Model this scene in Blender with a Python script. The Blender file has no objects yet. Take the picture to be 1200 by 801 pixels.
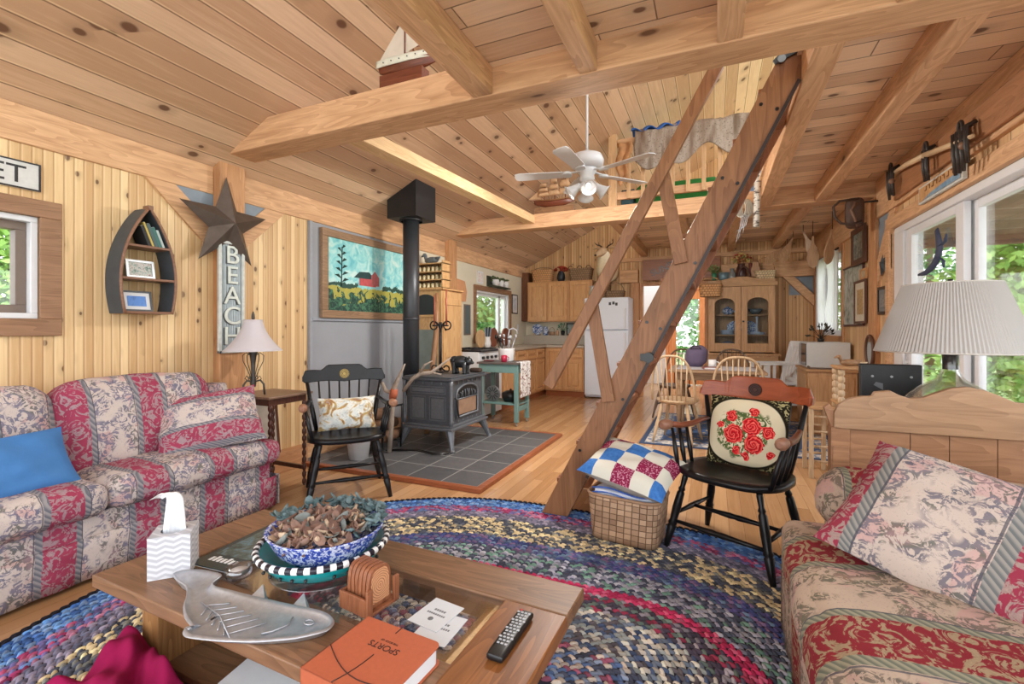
import bpy, math, random
from mathutils import Vector, Matrix
RN = random.Random(11)
SC = bpy.context.scene
COL = SC.collection
PI = math.pi
V = Vector

def lin(r, g, b):
    f = lambda c: (c/255/12.92 if c/255 <= .04045 else ((c/255+.055)/1.055)**2.4)
    return (f(r), f(g), f(b), 1)

# ---------------------------------------------------------------- node helper
class G:
    def __init__(s, name, rough=.6, metal=0.0, spec=.5):
        s.mat = bpy.data.materials.new(name); s.mat.use_nodes = True
        s.nt = s.mat.node_tree
        s.b = s.nt.nodes['Principled BSDF']
        s.b.inputs['Roughness'].default_value = rough
        s.b.inputs['Metallic'].default_value = metal
        s.b.inputs['Specular IOR Level'].default_value = spec
    def put(s, sock, v):
        if isinstance(v, bpy.types.NodeSocket): s.nt.links.new(v, sock)
        else: sock.default_value = v
    def n(s, t, ins=None, **at):
        n = s.nt.nodes.new('ShaderNode'+t)
        for k, v in at.items(): setattr(n, k, v)
        for k, v in (ins or {}).items(): s.put(n.inputs[k], v)
        return n
    def m(s, op, a, b=None, c=None):
        n = s.n('Math', operation=op)
        for i, v in enumerate((a, b, c)):
            if v is not None: s.put(n.inputs[i], v)
        return n.outputs[0]
    def mix(s, f, a, b, mode='MIX'):
        n = s.n('Mix', data_type='RGBA', blend_type=mode)
        s.put(n.inputs[0], f); s.put(n.inputs[6], a); s.put(n.inputs[7], b)
        return n.outputs[2]
    def noise(s, vec, scale, detail=2, rough=.5, dist=0.):
        return s.n('TexNoise', {'Vector': vec, 'Scale': scale, 'Detail': detail, 'Roughness': rough, 'Distortion': dist}).outputs['Fac']
    def vor(s, vec, scale, feature='F1', rand=1., dim='3D'):
        return s.n('TexVoronoi', {'Vector': vec, 'Scale': scale, 'Randomness': rand}, feature=feature, voronoi_dimensions=dim)
    def ramp(s, f, stops, mode='LINEAR'):
        n = s.n('ValToRGB', {'Fac': f}); e = n.color_ramp.elements; n.color_ramp.interpolation = mode
        while len(e) < len(stops): e.new(.5)
        for i, (p, c) in enumerate(stops): e[i].position = p; e[i].color = c
        return n.outputs[0]
    def step(s, f, lo, hi):
        return s.n('MapRange', {0: f, 1: lo, 2: hi, 3: 0., 4: 1.}, clamp=True).outputs[0]
    def co(s, kind='Object'):
        return s.n('TexCoord').outputs[kind]
    def xyz(s, vec):
        n = s.n('SeparateXYZ', {0: vec}); return n.outputs
    def comb(s, x, y, z):
        return s.n('CombineXYZ', {0: x, 1: y, 2: z}).outputs[0]
    def white(s, v):
        return s.n('TexWhiteNoise', {'W': v}, noise_dimensions='1D').outputs['Value']
    def bump(s, h, strength=.3, dist=.01):
        s.put(s.b.inputs['Normal'], s.n('Bump', {'Height': h, 'Strength': strength, 'Distance': dist}).outputs[0])
    def col(s, c):
        s.put(s.b.inputs['Base Color'], c); return s.mat

def plain(name, rgb, rough=.6, metal=0., var=.06, scale=25, spec=.5):
    g = G(name, rough, metal, spec)
    if var:
        f = g.noise(g.co(), scale, 3)
        a = lin(*[max(0, c*(1-var)) for c in rgb]); b = lin(*[min(255, c*(1+var)) for c in rgb])
        return g.col(g.mix(f, a, b))
    return g.col(lin(*rgb))

def glassy(name, rgb=(255, 255, 255), alpha=.14, rough=.03, fk=.4):
    g = G(name, rough)
    g.b.inputs['Base Color'].default_value = lin(*rgb)
    tr = g.n('BsdfTransparent', {'Color': lin(*rgb)}).outputs[0]
    gl = g.n('BsdfGlossy', {'Color': (1, 1, 1, 1), 'Roughness': rough}).outputs[0]
    fr = g.n('LayerWeight', {'Blend': .2}).outputs['Fresnel']
    mx = g.n('MixShader', {0: g.m('ADD', g.m('MULTIPLY', fr, fk), alpha*.25), 1: tr, 2: gl}).outputs[0]
    g.nt.links.new(mx, g.nt.nodes['Material Output'].inputs['Surface'])
    return g.mat

def ds(c, k=.22):
    l = .35*c[0]+.5*c[1]+.15*c[2]
    return tuple(x*(1-k)+l*k for x in c)

def boards(name, c1, c2, w, across, along, seam=.05, seamc=(95, 62, 36), knots=1.0, rough=.55, blen=0., light=0., knotscale=1.0, spec=.4):
    c1, c2, seamc = ds(c1), ds(c2), ds(seamc)
    g = G(name, rough, 0, spec)
    o = g.xyz(g.co()); ax = 'xyz'
    u, v = o[ax.index(across)], o[ax.index(along)]
    q = g.m('DIVIDE', u, w); idx = g.m('FLOOR', q); fr = g.m('FRACT', q)
    rnd = g.white(idx)
    if blen:
        vv = g.m('DIVIDE', g.m('ADD', v, g.m('MULTIPLY', rnd, 9.7)), blen)
        rnd = g.white(g.m('ADD', g.m('MULTIPLY', idx, 13.7), g.m('FLOOR', vv)))
        vf = g.m('FRACT', vv)
    sh = g.m('MULTIPLY', rnd, 37.)
    gv = g.comb(g.m('MULTIPLY', u, 30.), g.m('ADD', g.m('MULTIPLY', v, 1.6), sh), sh)
    gr = g.noise(gv, 1.6, 4, .6, 1.2)
    ring = g.noise(g.comb(g.m('MULTIPLY', u, 9.), g.m('ADD', g.m('MULTIPLY', v, .7), sh), sh), 1.3, 2, .5, 2.)
    f = g.m('ADD', g.m('MULTIPLY', gr, .55), g.m('MULTIPLY', g.m('SUBTRACT', rnd, .5), .7))
    f = g.m('ADD', f, g.m('MULTIPLY', ring, .35))
    c = g.ramp(f, [(.15, lin(*c2)), (.75, lin(*c1))])
    if knots:
        kv = g.comb(g.m('ADD', g.m('MULTIPLY', u, 6.5*knotscale), sh), g.m('ADD', g.m('MULTIPLY', v, 4.2*knotscale), sh), 0.)
        k = g.vor(kv, 1.0, dim='2D')
        d = k.outputs['Distance']
        pick = g.white(g.xyz(k.outputs['Color'])[0])
        on = g.m('GREATER_THAN', pick, 1-.2*knots)
        r = g.m('ADD', .07, g.m('MULTIPLY', g.white(g.m('ADD', pick, 3.1)), .1))
        kk = g.m('MULTIPLY', on, g.m('SUBTRACT', 1., g.step(g.m('DIVIDE', d, r), .75, 1.15)))
        halo = g.m('MULTIPLY', on, g.m('SUBTRACT', 1., g.step(g.m('DIVIDE', d, r), 1., 3.2)))
        c = g.mix(g.m('MULTIPLY', halo, .35), c, lin(*[x*.72 for x in c2]))
        c = g.mix(g.m('MULTIPLY', kk, .85), c, lin(96, 60, 40))
    ed = g.m('MINIMUM', fr, g.m('SUBTRACT', 1., fr))
    s1 = g.m('SUBTRACT', 1., g.step(ed, seam*.4, seam))
    if blen:
        e2 = g.m('MINIMUM', vf, g.m('SUBTRACT', 1., vf))
        s1 = g.m('MAXIMUM', s1, g.m('SUBTRACT', 1., g.step(e2, .0008, .002)))
    c = g.mix(g.m('MULTIPLY', s1, .8), c, lin(*seamc))
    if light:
        s2 = g.m('MULTIPLY', g.step(fr, seam, seam*1.6), g.m('SUBTRACT', 1., g.step(fr, seam*2.4, seam*3.)))  # pale highlight painted into the board colour beside each seam
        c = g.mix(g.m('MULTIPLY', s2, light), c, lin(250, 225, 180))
    g.bump(g.m('SUBTRACT', 1., s1), .5, .004)
    return g.col(c)

def wood(name, c1, c2, along='x', rough=.5, s=1., ringc=.5, spec=.4, knots=0., sat=.14):
    c1, c2 = ds(c1, sat), ds(c2, sat)
    g = G(name, rough, 0, spec)
    o = g.xyz(g.co()); k = 'xyz'.index(along)
    sc = [g.m('MULTIPLY', o[i], (2.2 if i == k else 22.)*s) for i in range(3)]
    f = g.noise(g.comb(*sc), 1.5, 4, .62, 1.)
    sc2 = [g.m('MULTIPLY', o[i], (1.2 if i == k else 11.)*s) for i in range(3)]
    wv = g.n('TexNoise', {'Vector': g.comb(*sc2), 'Scale': 1., 'Detail': 1., 'Distortion': 1.5}).outputs['Fac']
    rg = g.m('FRACT', g.m('MULTIPLY', wv, 7.))
    f = g.m('ADD', g.m('MULTIPLY', f, .8), g.m('MULTIPLY', g.m('SUBTRACT', rg, .5), ringc*.5))
    c = g.ramp(f, [(.15, lin(*c2)), (.65, lin(*c1))])
    if knots:
        kv = g.comb(*[g.m('MULTIPLY', o[i], 1.3 if i == k else 4.) for i in range(3)])
        vo = g.vor(kv, 1.); d = vo.outputs['Distance']
        c = g.mix(g.m('MULTIPLY', g.m('SUBTRACT', 1., g.step(d, .1, .3)), knots*.6), c, lin(*[x*.75 for x in c2]))
        c = g.mix(g.m('MULTIPLY', g.m('SUBTRACT', 1., g.step(d, .045, .08)), knots), c, lin(92, 58, 36))
    g.bump(f, .12, .004)
    return g.col(c)

def floral(name, axis, period=.43, phase=0., warm=0., uv=False, leafs=1.):
    """cream flower stripe, grey rope border, crimson leaf stripe, rope border"""
    g = G(name, .85, 0, .2)
    cc = g.co(); o = g.xyz(cc)
    wob = g.m('MULTIPLY', g.m('SUBTRACT', g.noise(cc, 4., 1), .5), .02)
    u = g.m('ADD', g.m('ADD', o['xyz'.index(axis)], wob), phase)
    t = g.m('FRACT', g.m('DIVIDE', u, period))
    pink = g.m('MULTIPLY', g.m('GREATER_THAN', t, .60), g.m('LESS_THAN', t, .93))
    rope = g.m('MAXIMUM', g.m('MULTIPLY', g.m('GREATER_THAN', t, .53), g.m('LESS_THAN', t, .60)), g.m('GREATER_THAN', t, .93))
    line = g.m('MULTIPLY', g.m('GREATER_THAN', t, .512), g.m('LESS_THAN', t, .525))
    line = g.m('MAXIMUM', line, g.m('GREATER_THAN', t, .988))
    # leaves: distorted streaks inside cluster masks
    big = g.noise(cc, 8.5, 1, .5, .8)
    st = g.noise(cc, 21., 4, .62, 3.0)
    fine = g.noise(cc, 80., 2, .6, 2.)
    hue = g.noise(cc, 11., 1)
    cream = g.mix(g.noise(cc, 9., 1), lin(206-20*warm, 192-28*warm, 182-38*warm), lin(184-12*warm, 172-20*warm, 168-32*warm))
    blos = g.mix(hue, lin(168, 118, 122), lin(204, 160, 152))
    leaf = g.ramp(hue, [(.3, lin(78-10*warm, 84-14*warm, 112-46*warm)), (.5, lin(108, 106-10*warm, 130-44*warm)), (.62, lin(84, 88, 84-14*warm)), (.75, lin(132, 104, 116-24*warm))])
    lm = g.m('MULTIPLY', g.step(st, .485, .525), g.step(big, .37, .45))
    bm = g.m('MULTIPLY', g.step(g.noise(cc, 9., 1, .5, 1.), .56, .62), .55)
    c1 = g.mix(bm, cream, blos)
    c1 = g.mix(g.m('MULTIPLY', lm, .85*leafs), c1, leaf)
    c1 = g.mix(g.m('MULTIPLY', g.step(fine, .6, .66), .35), c1, lin(110, 108, 116))
    pk = g.mix(g.noise(cc, 14., 2), lin(164-30*warm, 66-28*warm, 92-44*warm), lin(140-20*warm, 52-20*warm, 76-36*warm))
    sc = g.noise(cc, 15., 3, .58, 3.4)
    pk = g.mix(g.m('MULTIPLY', g.step(sc, .5, .55), .8), pk, g.mix(fine, lin(128, 120, 124-30*warm), lin(182, 162, 164-36*warm)))
    rp = g.mix(g.step(g.m('FRACT', g.m('MULTIPLY', g.m('ADD', g.m('ADD', o[0], o[1]), o[2]), 38.)), .3, .7), lin(104, 106, 114-20*warm), lin(146, 142, 144-24*warm))
    c = g.mix(pink, c1, pk); c = g.mix(rope, c, rp); c = g.mix(g.m('MULTIPLY', line, .8), c, lin(74, 74, 84))
    g.bump(g.noise(cc, 320., 2), .15, .002)
    return g.col(c)

# ---------------------------------------------------------------- mesh builder
def mw(o):
    return (mw(o.parent) if o.parent else Matrix()) @ o.matrix_basis

def frame(d):
    d = V(d).normalized()
    a = V((0, 0, 1)) if abs(d.z) < .9 else V((1, 0, 0))
    x = a.cross(d).normalized(); return x, d.cross(x)

class MB:
    def __init__(s): s.v = []; s.f = []; s.mi = []; s.sm = []; s.cols = None
    def add(s, vs, fs, mi=0, sm=False):
        b = len(s.v); s.v += [V(p) for p in vs]
        for f in fs: s.f.append(tuple(b+i for i in f)); s.mi.append(mi); s.sm.append(sm)
        return s
    def box(s, a, b, mi=0):
        x0, y0, z0 = a; x1, y1, z1 = b
        return s.add([(x0,y0,z0),(x1,y0,z0),(x1,y1,z0),(x0,y1,z0),(x0,y0,z1),(x1,y0,z1),(x1,y1,z1),(x0,y1,z1)],
                     [(3,2,1,0),(4,5,6,7),(0,1,5,4),(1,2,6,5),(2,3,7,6),(3,0,4,7)], mi)
    def cbox(s, c, sz, rot=None, mi=0):
        h = [q/2 for q in sz]; M = rot or Matrix.Identity(3); c = V(c)
        vs = [c + M @ V((x*h[0], y*h[1], z*h[2])) for z in (-1, 1) for x, y in ((-1,-1),(1,-1),(1,1),(-1,1))]
        return s.add(vs, [(3,2,1,0),(4,5,6,7),(0,1,5,4),(1,2,6,5),(2,3,7,6),(3,0,4,7)], mi)
    def bar(s, p0, p1, w, h, up=(0,0,1), mi=0):
        p0, p1 = V(p0), V(p1); d = (p1-p0).normalized(); x = d.cross(V(up)).normalized(); y = x.cross(d)
        vs = [p + x*a*w/2 + y*b*h/2 for p in (p0, p1) for a, b in ((-1,-1),(1,-1),(1,1),(-1,1))]
        return s.add(vs, [(3,2,1,0),(4,5,6,7),(0,1,5,4),(1,2,6,5),(2,3,7,6),(3,0,4,7)], mi)
    def turned(s, p0, p1, prof, n=12, mi=0, sm=True):
        p0, p1 = V(p0), V(p1); x, y = frame(p1-p0); vs = []; fs = []
        for t, r in prof:
            c = p0.lerp(p1, t)
            vs += [c + (x*math.cos(2*PI*k/n) + y*math.sin(2*PI*k/n))*r for k in range(n)]
        for i in range(len(prof)-1):
            fs += [(i*n+k, i*n+(k+1) % n, (i+1)*n+(k+1) % n, (i+1)*n+k) for k in range(n)]
        m = len(prof)-1
        s.add(vs, fs, mi, sm)
        b = len(s.v)-len(vs)
        s.f += [tuple(b+k for k in range(n))[::-1], tuple(b+m*n+k for k in range(n))]; s.mi += [mi]*2; s.sm += [False]*2
        return s
    def cyl(s, p0, p1, r0, r1=None, n=14, mi=0, sm=True):
        return s.turned(p0, p1, [(0, r0), (1, r0 if r1 is None else r1)], n, mi, sm)
    def lathe(s, prof, c=(0,0,0), n=28, mi=0, sm=True, sx=1., sy=1.):
        c = V(c); vs = []; fs = []
        for r, z in prof: vs += [c + V((r*sx*math.cos(2*PI*k/n), r*sy*math.sin(2*PI*k/n), z)) for k in range(n)]
        for i in range(len(prof)-1):
            fs += [(i*n+k, i*n+(k+1) % n, (i+1)*n+(k+1) % n, (i+1)*n+k) for k in range(n)]
        return s.add(vs, fs, mi, sm)
    def tube(s, pts, r, n=8, closed=False, mi=0, flat=1.):
        pts = [V(p) for p in pts]; L = len(pts); rs = r if isinstance(r, (list, tuple)) else [r]*L
        vs = []; fs = []; x = None
        for i, p in enumerate(pts):
            a = pts[i-1] if (i or closed) else p; b = pts[(i+1) % L] if (i < L-1 or closed) else p
            d = (b-a).normalized() if (b-a).length > 1e-9 else V((0, 0, 1))
            if x is None: x, _ = frame(d)
            x = (x - d*x.dot(d)).normalized(); y = d.cross(x)
            vs += [p + x*math.cos(2*PI*k/n)*rs[i] + y*math.sin(2*PI*k/n)*rs[i]*flat for k in range(n)]
        for i in range(L if closed else L-1):
            j = (i+1) % L
            fs += [(i*n+k, i*n+(k+1) % n, j*n+(k+1) % n, j*n+k) for k in range(n)]
        if not closed: fs += [tuple(range(n))[::-1], tuple((L-1)*n+k for k in range(n))]
        return s.add(vs, fs, mi, True)
    def prism(s, pts, o, U, W, D, mi=0, sm=False):
        """polygon pts (u,w) in plane o+U*u+W*w, extruded by vector D"""
        o, U, W, D = V(o), V(U), V(W), V(D); n = len(pts)
        vs = [o + U*a + W*b for a, b in pts]; vs += [p + D for p in vs]
        fs = [tuple(range(n))[::-1], tuple(range(n, 2*n))] + [(k, (k+1) % n, n+(k+1) % n, n+k) for k in range(n)]
        return s.add(vs, fs, mi, sm)
    def grid(s, fn, nu, nv, cu=False, cv=False, mi=0, sm=True):
        vs = [fn(i/(nu if cu else nu-1), j/(nv if cv else nv-1)) for i in range(nu) for j in range(nv)]
        fs = []
        for i in range(nu if cu else nu-1):
            for j in range(nv if cv else nv-1):
                a, b = (i+1) % nu, (j+1) % nv
                fs.append((i*nv+j, a*nv+j, a*nv+b, i*nv+b))
        return s.add(vs, fs, mi, sm)
    def soft(s, c, sz, r, n=8, bulge=0., rot=None, mi=0, wob=0.):
        """rounded, slightly bulging cushion"""
        c = V(c); M = rot or Matrix.Identity(3); hx, hy, hz = [q/2 for q in sz]; r = min(r, hx, hy, hz)
        def pos(p):
            q = V((p[0]*hx, p[1]*hy, p[2]*hz))
            k = V((max(-hx+r, min(hx-r, q.x)), max(-hy+r, min(hy-r, q.y)), max(-hz+r, min(hz-r, q.z))))
            d = q-k
            e = k + (d.normalized()*r if d.length > 1e-9 else d)
            bx, by, bz = 1-p[0]**2, 1-p[1]**2, 1-p[2]**2
            e += V((p[0]*bulge*by*bz, p[1]*bulge*bx*bz, p[2]*bulge*bx*by))
            if wob: e += V((math.sin(e.y*19+e.z*13), math.sin(e.x*17+e.z*11), math.sin(e.x*15+e.y*21)))*wob
            return c + M @ e
        t = []
        for i in range(n+1):
            a = -1+2*i/n; t.append(math.copysign(abs(a)**.6, a))
        for ax in range(3):
            for sg in (-1, 1):
                def fn(a, b, ax=ax, sg=sg):
                    i, j = round(a*n), round(b*n); p = [0, 0, 0]; p[ax] = sg
                    p[(ax+1) % 3] = t[i] if sg > 0 else t[n-i]; p[(ax+2) % 3] = t[j]
                    return pos(p)
                s.grid(fn, n+1, n+1, mi=mi)
        return s
    def pillow(s, c, w, h, th, rot=None, n=16, mi=0, pinch=.07, mi2=None, wob=.004):
        c = V(c); M = rot or Matrix.Identity(3)
        for sg in (1, -1):
            def fn(a, b, sg=sg):
                x, y = 2*a-1, 2*b-1
                if sg < 0: x = -x
                k = (max(0, (1-x*x)*(1-y*y)))**.42
                px = x*(w/2)*(1-pinch*(1-y*y)*abs(x)); py = y*(h/2)*(1-pinch*(1-x*x)*abs(y))
                z = sg*th/2*k + wob*math.sin(9*x+4*y)*k + wob*math.sin(11*y-5*x)*k
                return c + M @ V((px, py, z))
            s.grid(fn, n, n, mi=mi if sg > 0 or mi2 is None else mi2)
        return s
    def ball(s, c, r, n=12, mi=0, rot=None):
        c = V(c); rr = (r, r, r) if not isinstance(r, (tuple, list)) else r; M = rot or Matrix.Identity(3)
        def fn(a, b):
            th, ph = a*2*PI, b*PI
            return c + M @ V((rr[0]*math.sin(ph)*math.cos(th), rr[1]*math.sin(ph)*math.sin(th), -rr[2]*math.cos(ph)))
        return s.grid(fn, n, n//2+2, cu=True, mi=mi)
    def build(s, name, mats, parent=None, loc=None, bevel=0., w=True, rz=0., seg=2, solid=0.):
        me = bpy.data.meshes.new(name); o = bpy.data.objects.new(name, me)
        if not isinstance(mats, (list, tuple)): mats = [mats]
        if loc is not None: o.location = loc
        o.rotation_euler.z = rz
        if parent is not None: o.parent = parent
        vs = s.v
        if w:
            Mi = mw(o).inverted(); vs = [Mi @ p for p in s.v]
        me.from_pydata([tuple(p) for p in vs], [], s.f)
        for m in mats: me.materials.append(m)
        me.polygons.foreach_set('material_index', s.mi)
        me.polygons.foreach_set('use_smooth', s.sm)
        if s.cols:
            ca = me.color_attributes.new('Col', 'FLOAT_COLOR', 'CORNER')
            fl = []
            for p, c in zip(me.polygons, s.cols): fl += list(c)*p.loop_total
            ca.data.foreach_set('color', fl)
        me.update()
        COL.objects.link(o)
        if solid:
            md = o.modifiers.new('s', 'SOLIDIFY'); md.thickness = solid; md.offset = 0
        if bevel:
            md = o.modifiers.new('b', 'BEVEL'); md.width = bevel; md.segments = seg; md.limit_method = 'ANGLE'; md.angle_limit = .7
        return o

def rot3(x=0, y=0, z=0):
    return (Matrix.Rotation(z, 3, 'Z') @ Matrix.Rotation(y, 3, 'Y') @ Matrix.Rotation(x, 3, 'X'))

def tag(o, label, cat, group=None):
    o['label'] = label; o['category'] = cat
    if group: o['group'] = group
    return o
def thing(name, label, cat, loc=(0,0,0), rz=0., group=None):
    o = bpy.data.objects.new(name, None); o.empty_display_size = .1; COL.objects.link(o)
    o.location = loc; o.rotation_euler.z = rz
    return tag(o, label, cat, group)
def struct(o):
    o['kind'] = 'structure'; return o
def copy_tree(o, parent=None):
    c = o.copy(); COL.objects.link(c)
    if parent: c.parent = parent
    for ch in list(o.children): copy_tree(ch, c)
    return c
def text(name, s, size, pos, U, W, mat, parent=None, ext=.002, align='CENTER', sx=1., spacing=1.):
    cu = bpy.data.curves.new(name, 'FONT'); cu.body = s; cu.size = size; cu.extrude = ext; cu.align_x = align; cu.align_y = 'CENTER'
    cu.space_character = spacing
    cu.materials.append(mat)
    tmp = bpy.data.objects.new(name, cu); me = bpy.data.meshes.new_from_object(tmp); me.name = name
    bpy.data.objects.remove(tmp); bpy.data.curves.remove(cu)
    o = bpy.data.objects.new(name, me); COL.objects.link(o)
    U, W = V(U).normalized(), V(W).normalized(); N = U.cross(W)
    M = Matrix((U*sx, W, N)).transposed().to_4x4(); M.translation = V(pos)
    if parent: o.parent = parent; M = mw(parent).inverted() @ M
    o.matrix_basis = M
    return o
def B(name, a, b, mat, parent=None, bevel=.004, loc=None):
    return MB().box(a, b).build(name, mat, parent, loc, bevel)
# ---------------------------------------------------------------- materials
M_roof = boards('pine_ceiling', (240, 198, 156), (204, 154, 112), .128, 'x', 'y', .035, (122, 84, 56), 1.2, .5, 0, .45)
M_loft = boards('pine_loft', (246, 208, 164), (214, 170, 128), .15, 'y', 'x', .03, (98, 66, 42), .9, .55, 2.2)
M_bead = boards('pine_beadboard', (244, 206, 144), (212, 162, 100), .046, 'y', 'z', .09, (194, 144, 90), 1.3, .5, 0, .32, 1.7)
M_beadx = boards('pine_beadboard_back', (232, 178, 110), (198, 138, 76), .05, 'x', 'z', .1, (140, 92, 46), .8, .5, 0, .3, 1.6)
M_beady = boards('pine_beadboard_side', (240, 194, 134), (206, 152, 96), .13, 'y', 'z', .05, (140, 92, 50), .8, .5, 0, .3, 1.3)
M_floor = boards('floor_planks', (206, 152, 98), (176, 122, 72), .083, 'x', 'y', .02, (150, 100, 58), 0, .22, 1.4, 0, 1., .5)
M_bx = wood('timber_x', (228, 178, 130), (190, 138, 94), 'x', .6, .8, .5, .3, .9)
M_by = wood('timber_y', (230, 180, 132), (192, 140, 96), 'y', .6, .8, .5, .3, .9)
M_bz = wood('timber_z', (214, 156, 104), (176, 118, 72), 'z', .55, .8, .5, .3, .9)
M_trim = wood('window_trim', (170, 128, 96), (138, 98, 70), 'z', .55, 1., .5)
M_trimy = wood('window_trim_y', (166, 122, 88), (132, 92, 62), 'y', .55, 1., .5)
M_white = plain('white_paint', (232, 232, 232), .45, 0, .02)
M_vinyl = plain('white_vinyl', (222, 224, 228), .35, 0, .02)
M_sash = plain('taupe_sash', (120, 104, 94), .5, 0, .05)
M_cream = plain('cream_plaster', (214, 206, 184), .8, 0, .03, 6)
M_graypanel = plain('grey_cement_board', (150, 152, 158), .7, 0, .06, 3)
M_galv = plain('blue_grey_board', (128, 140, 152), .6, 0, .12, 9)
M_glass = glassy('clear_glass')
M_black = plain('black_enamel', (24, 24, 26), .3, 0, .2, 30)
M_iron = plain('wrought_iron', (44, 44, 46), .5, .5, .25, 60)
M_deck = boards('deck_boards', (206, 196, 184), (184, 172, 160), .14, 'x', 'y', .04, (60, 52, 46), 0, .8)
M_porch = boards('porch_ceiling_boards', (166, 146, 130), (132, 112, 98), .55, 'y', 'x', .025, (206, 200, 190), 0, .9)

# ---------------------------------------------------------------- levels
XL, XR, YB = -3.43, 1.47, 8.6
TZ = 2.49                       # underside of tie beams and joists
def roof(x): return 2.447 + .487*(x+3.35)

def wall_x(name, x0, x1, y0, y1, z0, z1, holes, mat):
    m = MB(); ys = sorted({y0, y1, *[h[0] for h in holes], *[h[1] for h in holes]})
    for a, b in zip(ys, ys[1:]):
        cut = [h for h in holes if h[0] <= a and h[1] >= b]
        if cut:
            h = cut[0]
            if h[2] > z0: m.box((x0, a, z0), (x1, b, h[2]))
            if h[3] < z1: m.box((x0, a, h[3]), (x1, b, z1))
        else: m.box((x0, a, z0), (x1, b, z1))
    return struct(m.build(name, mat))

struct(B('wall_backsplash', (XL, YB-.004, .9), (-2.02, YB, 1.36), M_cream, bevel=0))
struct(B('floor', (XL-.2, -1.3, -.1), (XR+.2, 11.2, 0), M_floor, bevel=0))
wall_x('wall_left', XL-.16, XL, -1.0, 4.72, 0, 2.5, [(.4, 1.32, 1.255, 1.825)], M_bead)
wall_x('wall_kitchen', XL-.16, XL, 4.72, YB, 0, 2.5, [(6.46, 7.74, 1.06, 1.83)], M_cream)
# gable wall at the back with the doorway to the entry
m = MB(); dx0, dx1 = -1.2, -.13
m.box((XL, YB, 0), (dx0, YB+.15, 2.45)); m.box((dx1, YB, 0), (XR+.1, YB+.15, 2.45)); m.box((dx0, YB, 2.03), (dx1, YB+.15, 2.45))
m.prism([(-3.343, 2.4505), (-1.1, 2.4505), (-1.1, roof(-1.1))], (0, YB, 0), (1,0,0), (0,0,1), (0,.15,0))
for xa, xb in ((-1.1, -.75), (.35, 1.9)): m.prism([(xa, 2.4505), (xb, 2.4505), (xb, roof(xb)), (xa, roof(xa))], (0, YB, 0), (1,0,0), (0,0,1), (0,.15,0))
m.box((-.75, YB, 2.4505), (.35, YB+.15, 2.85)); m.prism([(-.75, 3.5), (.35, 3.5), (.35, roof(.35)), (-.75, roof(-.75))], (0, YB, 0), (1,0,0), (0,0,1), (0,.15,0))
struct(m.build('wall_back', M_beadx))
wall_x('wall_right', XR, XR+.16, 5.26, YB, 0, 2.66, [(6.95, 8.1, 1.12, 2.2)], M_beady)
struct(B('wall_right.001', (XR, .9, 2.2), (XR+.16, 5.26, 2.66), M_beady, bevel=0))
# roof slope
m = MB(); m.prism([(XL-.35, roof(XL-.35)), (1.9, roof(1.9)), (1.9, roof(1.9)+.06), (XL-.35, roof(XL-.35)+.06)], (0, -1.0, 0), (1,0,0), (0,0,1), (0, YB+1.15, 0))
struct(m.build('ceiling', M_roof))
# loft decks: over the sitting area, along the window side, over the kitchen
m = MB(); m.box((-1.24, -1.0, 2.64), (XR+.1, 2.32, 2.68)).box((.40, 2.32, 2.64), (XR+.1, 5.6, 2.68)).box((-1.2, 5.72, 2.64), (XR+.1, YB, 2.68))
struct(m.build('ceiling_loft', M_loft))

# ---------------------------------------------------------------- timber frame
def timber(name, a, b, mat, bev=.008): return struct(B(name, a, b, mat, bevel=bev))
# tie beams, the front one cut to the roof slope at its end
def tie(name, y0, y1, z0, z1, xl=-3.35):
    m = MB(); e = xl+.03
    pts = [(e, z0), (XR, z0), (XR, z1)]
    xr = -3.35+(z1-2.447)/.487
    pts += [(xr-.02, z1)] + ([(e, roof(e)-.005)] if roof(e) > z0 else [])
    m.prism(pts, (0, y0, 0), (1,0,0), (0,0,1), (0, y1-y0, 0))
    return struct(m.build(name, M_bx, bevel=.008))
tie('tie_beam', 2.30, 2.515, TZ, 2.69)
tie('tie_beam.001', 5.54, 5.745, TZ, 2.67)
timber('tie_beam.002', (dx1-.06, YB-.14, 2.04), (XR, YB-.001, 2.28), M_bx)
timber('tie_beam.003', (-1.56, YB-.14, 2.04), (dx0-.04, YB-.001, 2.27), M_bx)
for y0 in (2.29, 5.54):
    timber('post', (XL, y0, .0), (-3.35, y0+.205, TZ), M_bz)
timber('post.002', (1.425, 5.54, 0), (XR+.02, 5.745, TZ), M_bz)
timber('post.003', (1.425, YB-.18, 0), (XR+.02, YB-.001, TZ), M_bz)
timber('post.004', (dx0-.18, YB-.1, 0), (dx0-.03, YB-.001, 2.04), M_bz)
for a, b in ((-1.0, 2.288), (2.497, 5.538), (5.747, YB)):
    m = MB(); m.prism([(XL-.1, 2.205), (-3.415, 2.205), (-3.415, roof(-3.415)-.004), (XL-.1, roof(XL-.1)-.004)], (0, a, 0), (1,0,0), (0,0,1), (0, b-a, 0))
    struct(m.build('plate_beam', M_by, bevel=.006))
for a, b in ((.9, 5.538), (5.747, YB)):
    timber('plate_beam', (1.435, a, 2.27), (XR+.03, b, 2.638), M_by)
# brown stained board the yoke hangs on
timber('wall_board', (1.405, 2.9, 2.30), (1.434, 4.95, 2.50), wood('board_brown', (182, 122, 78), (150, 96, 58), 'y', .5))
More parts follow.
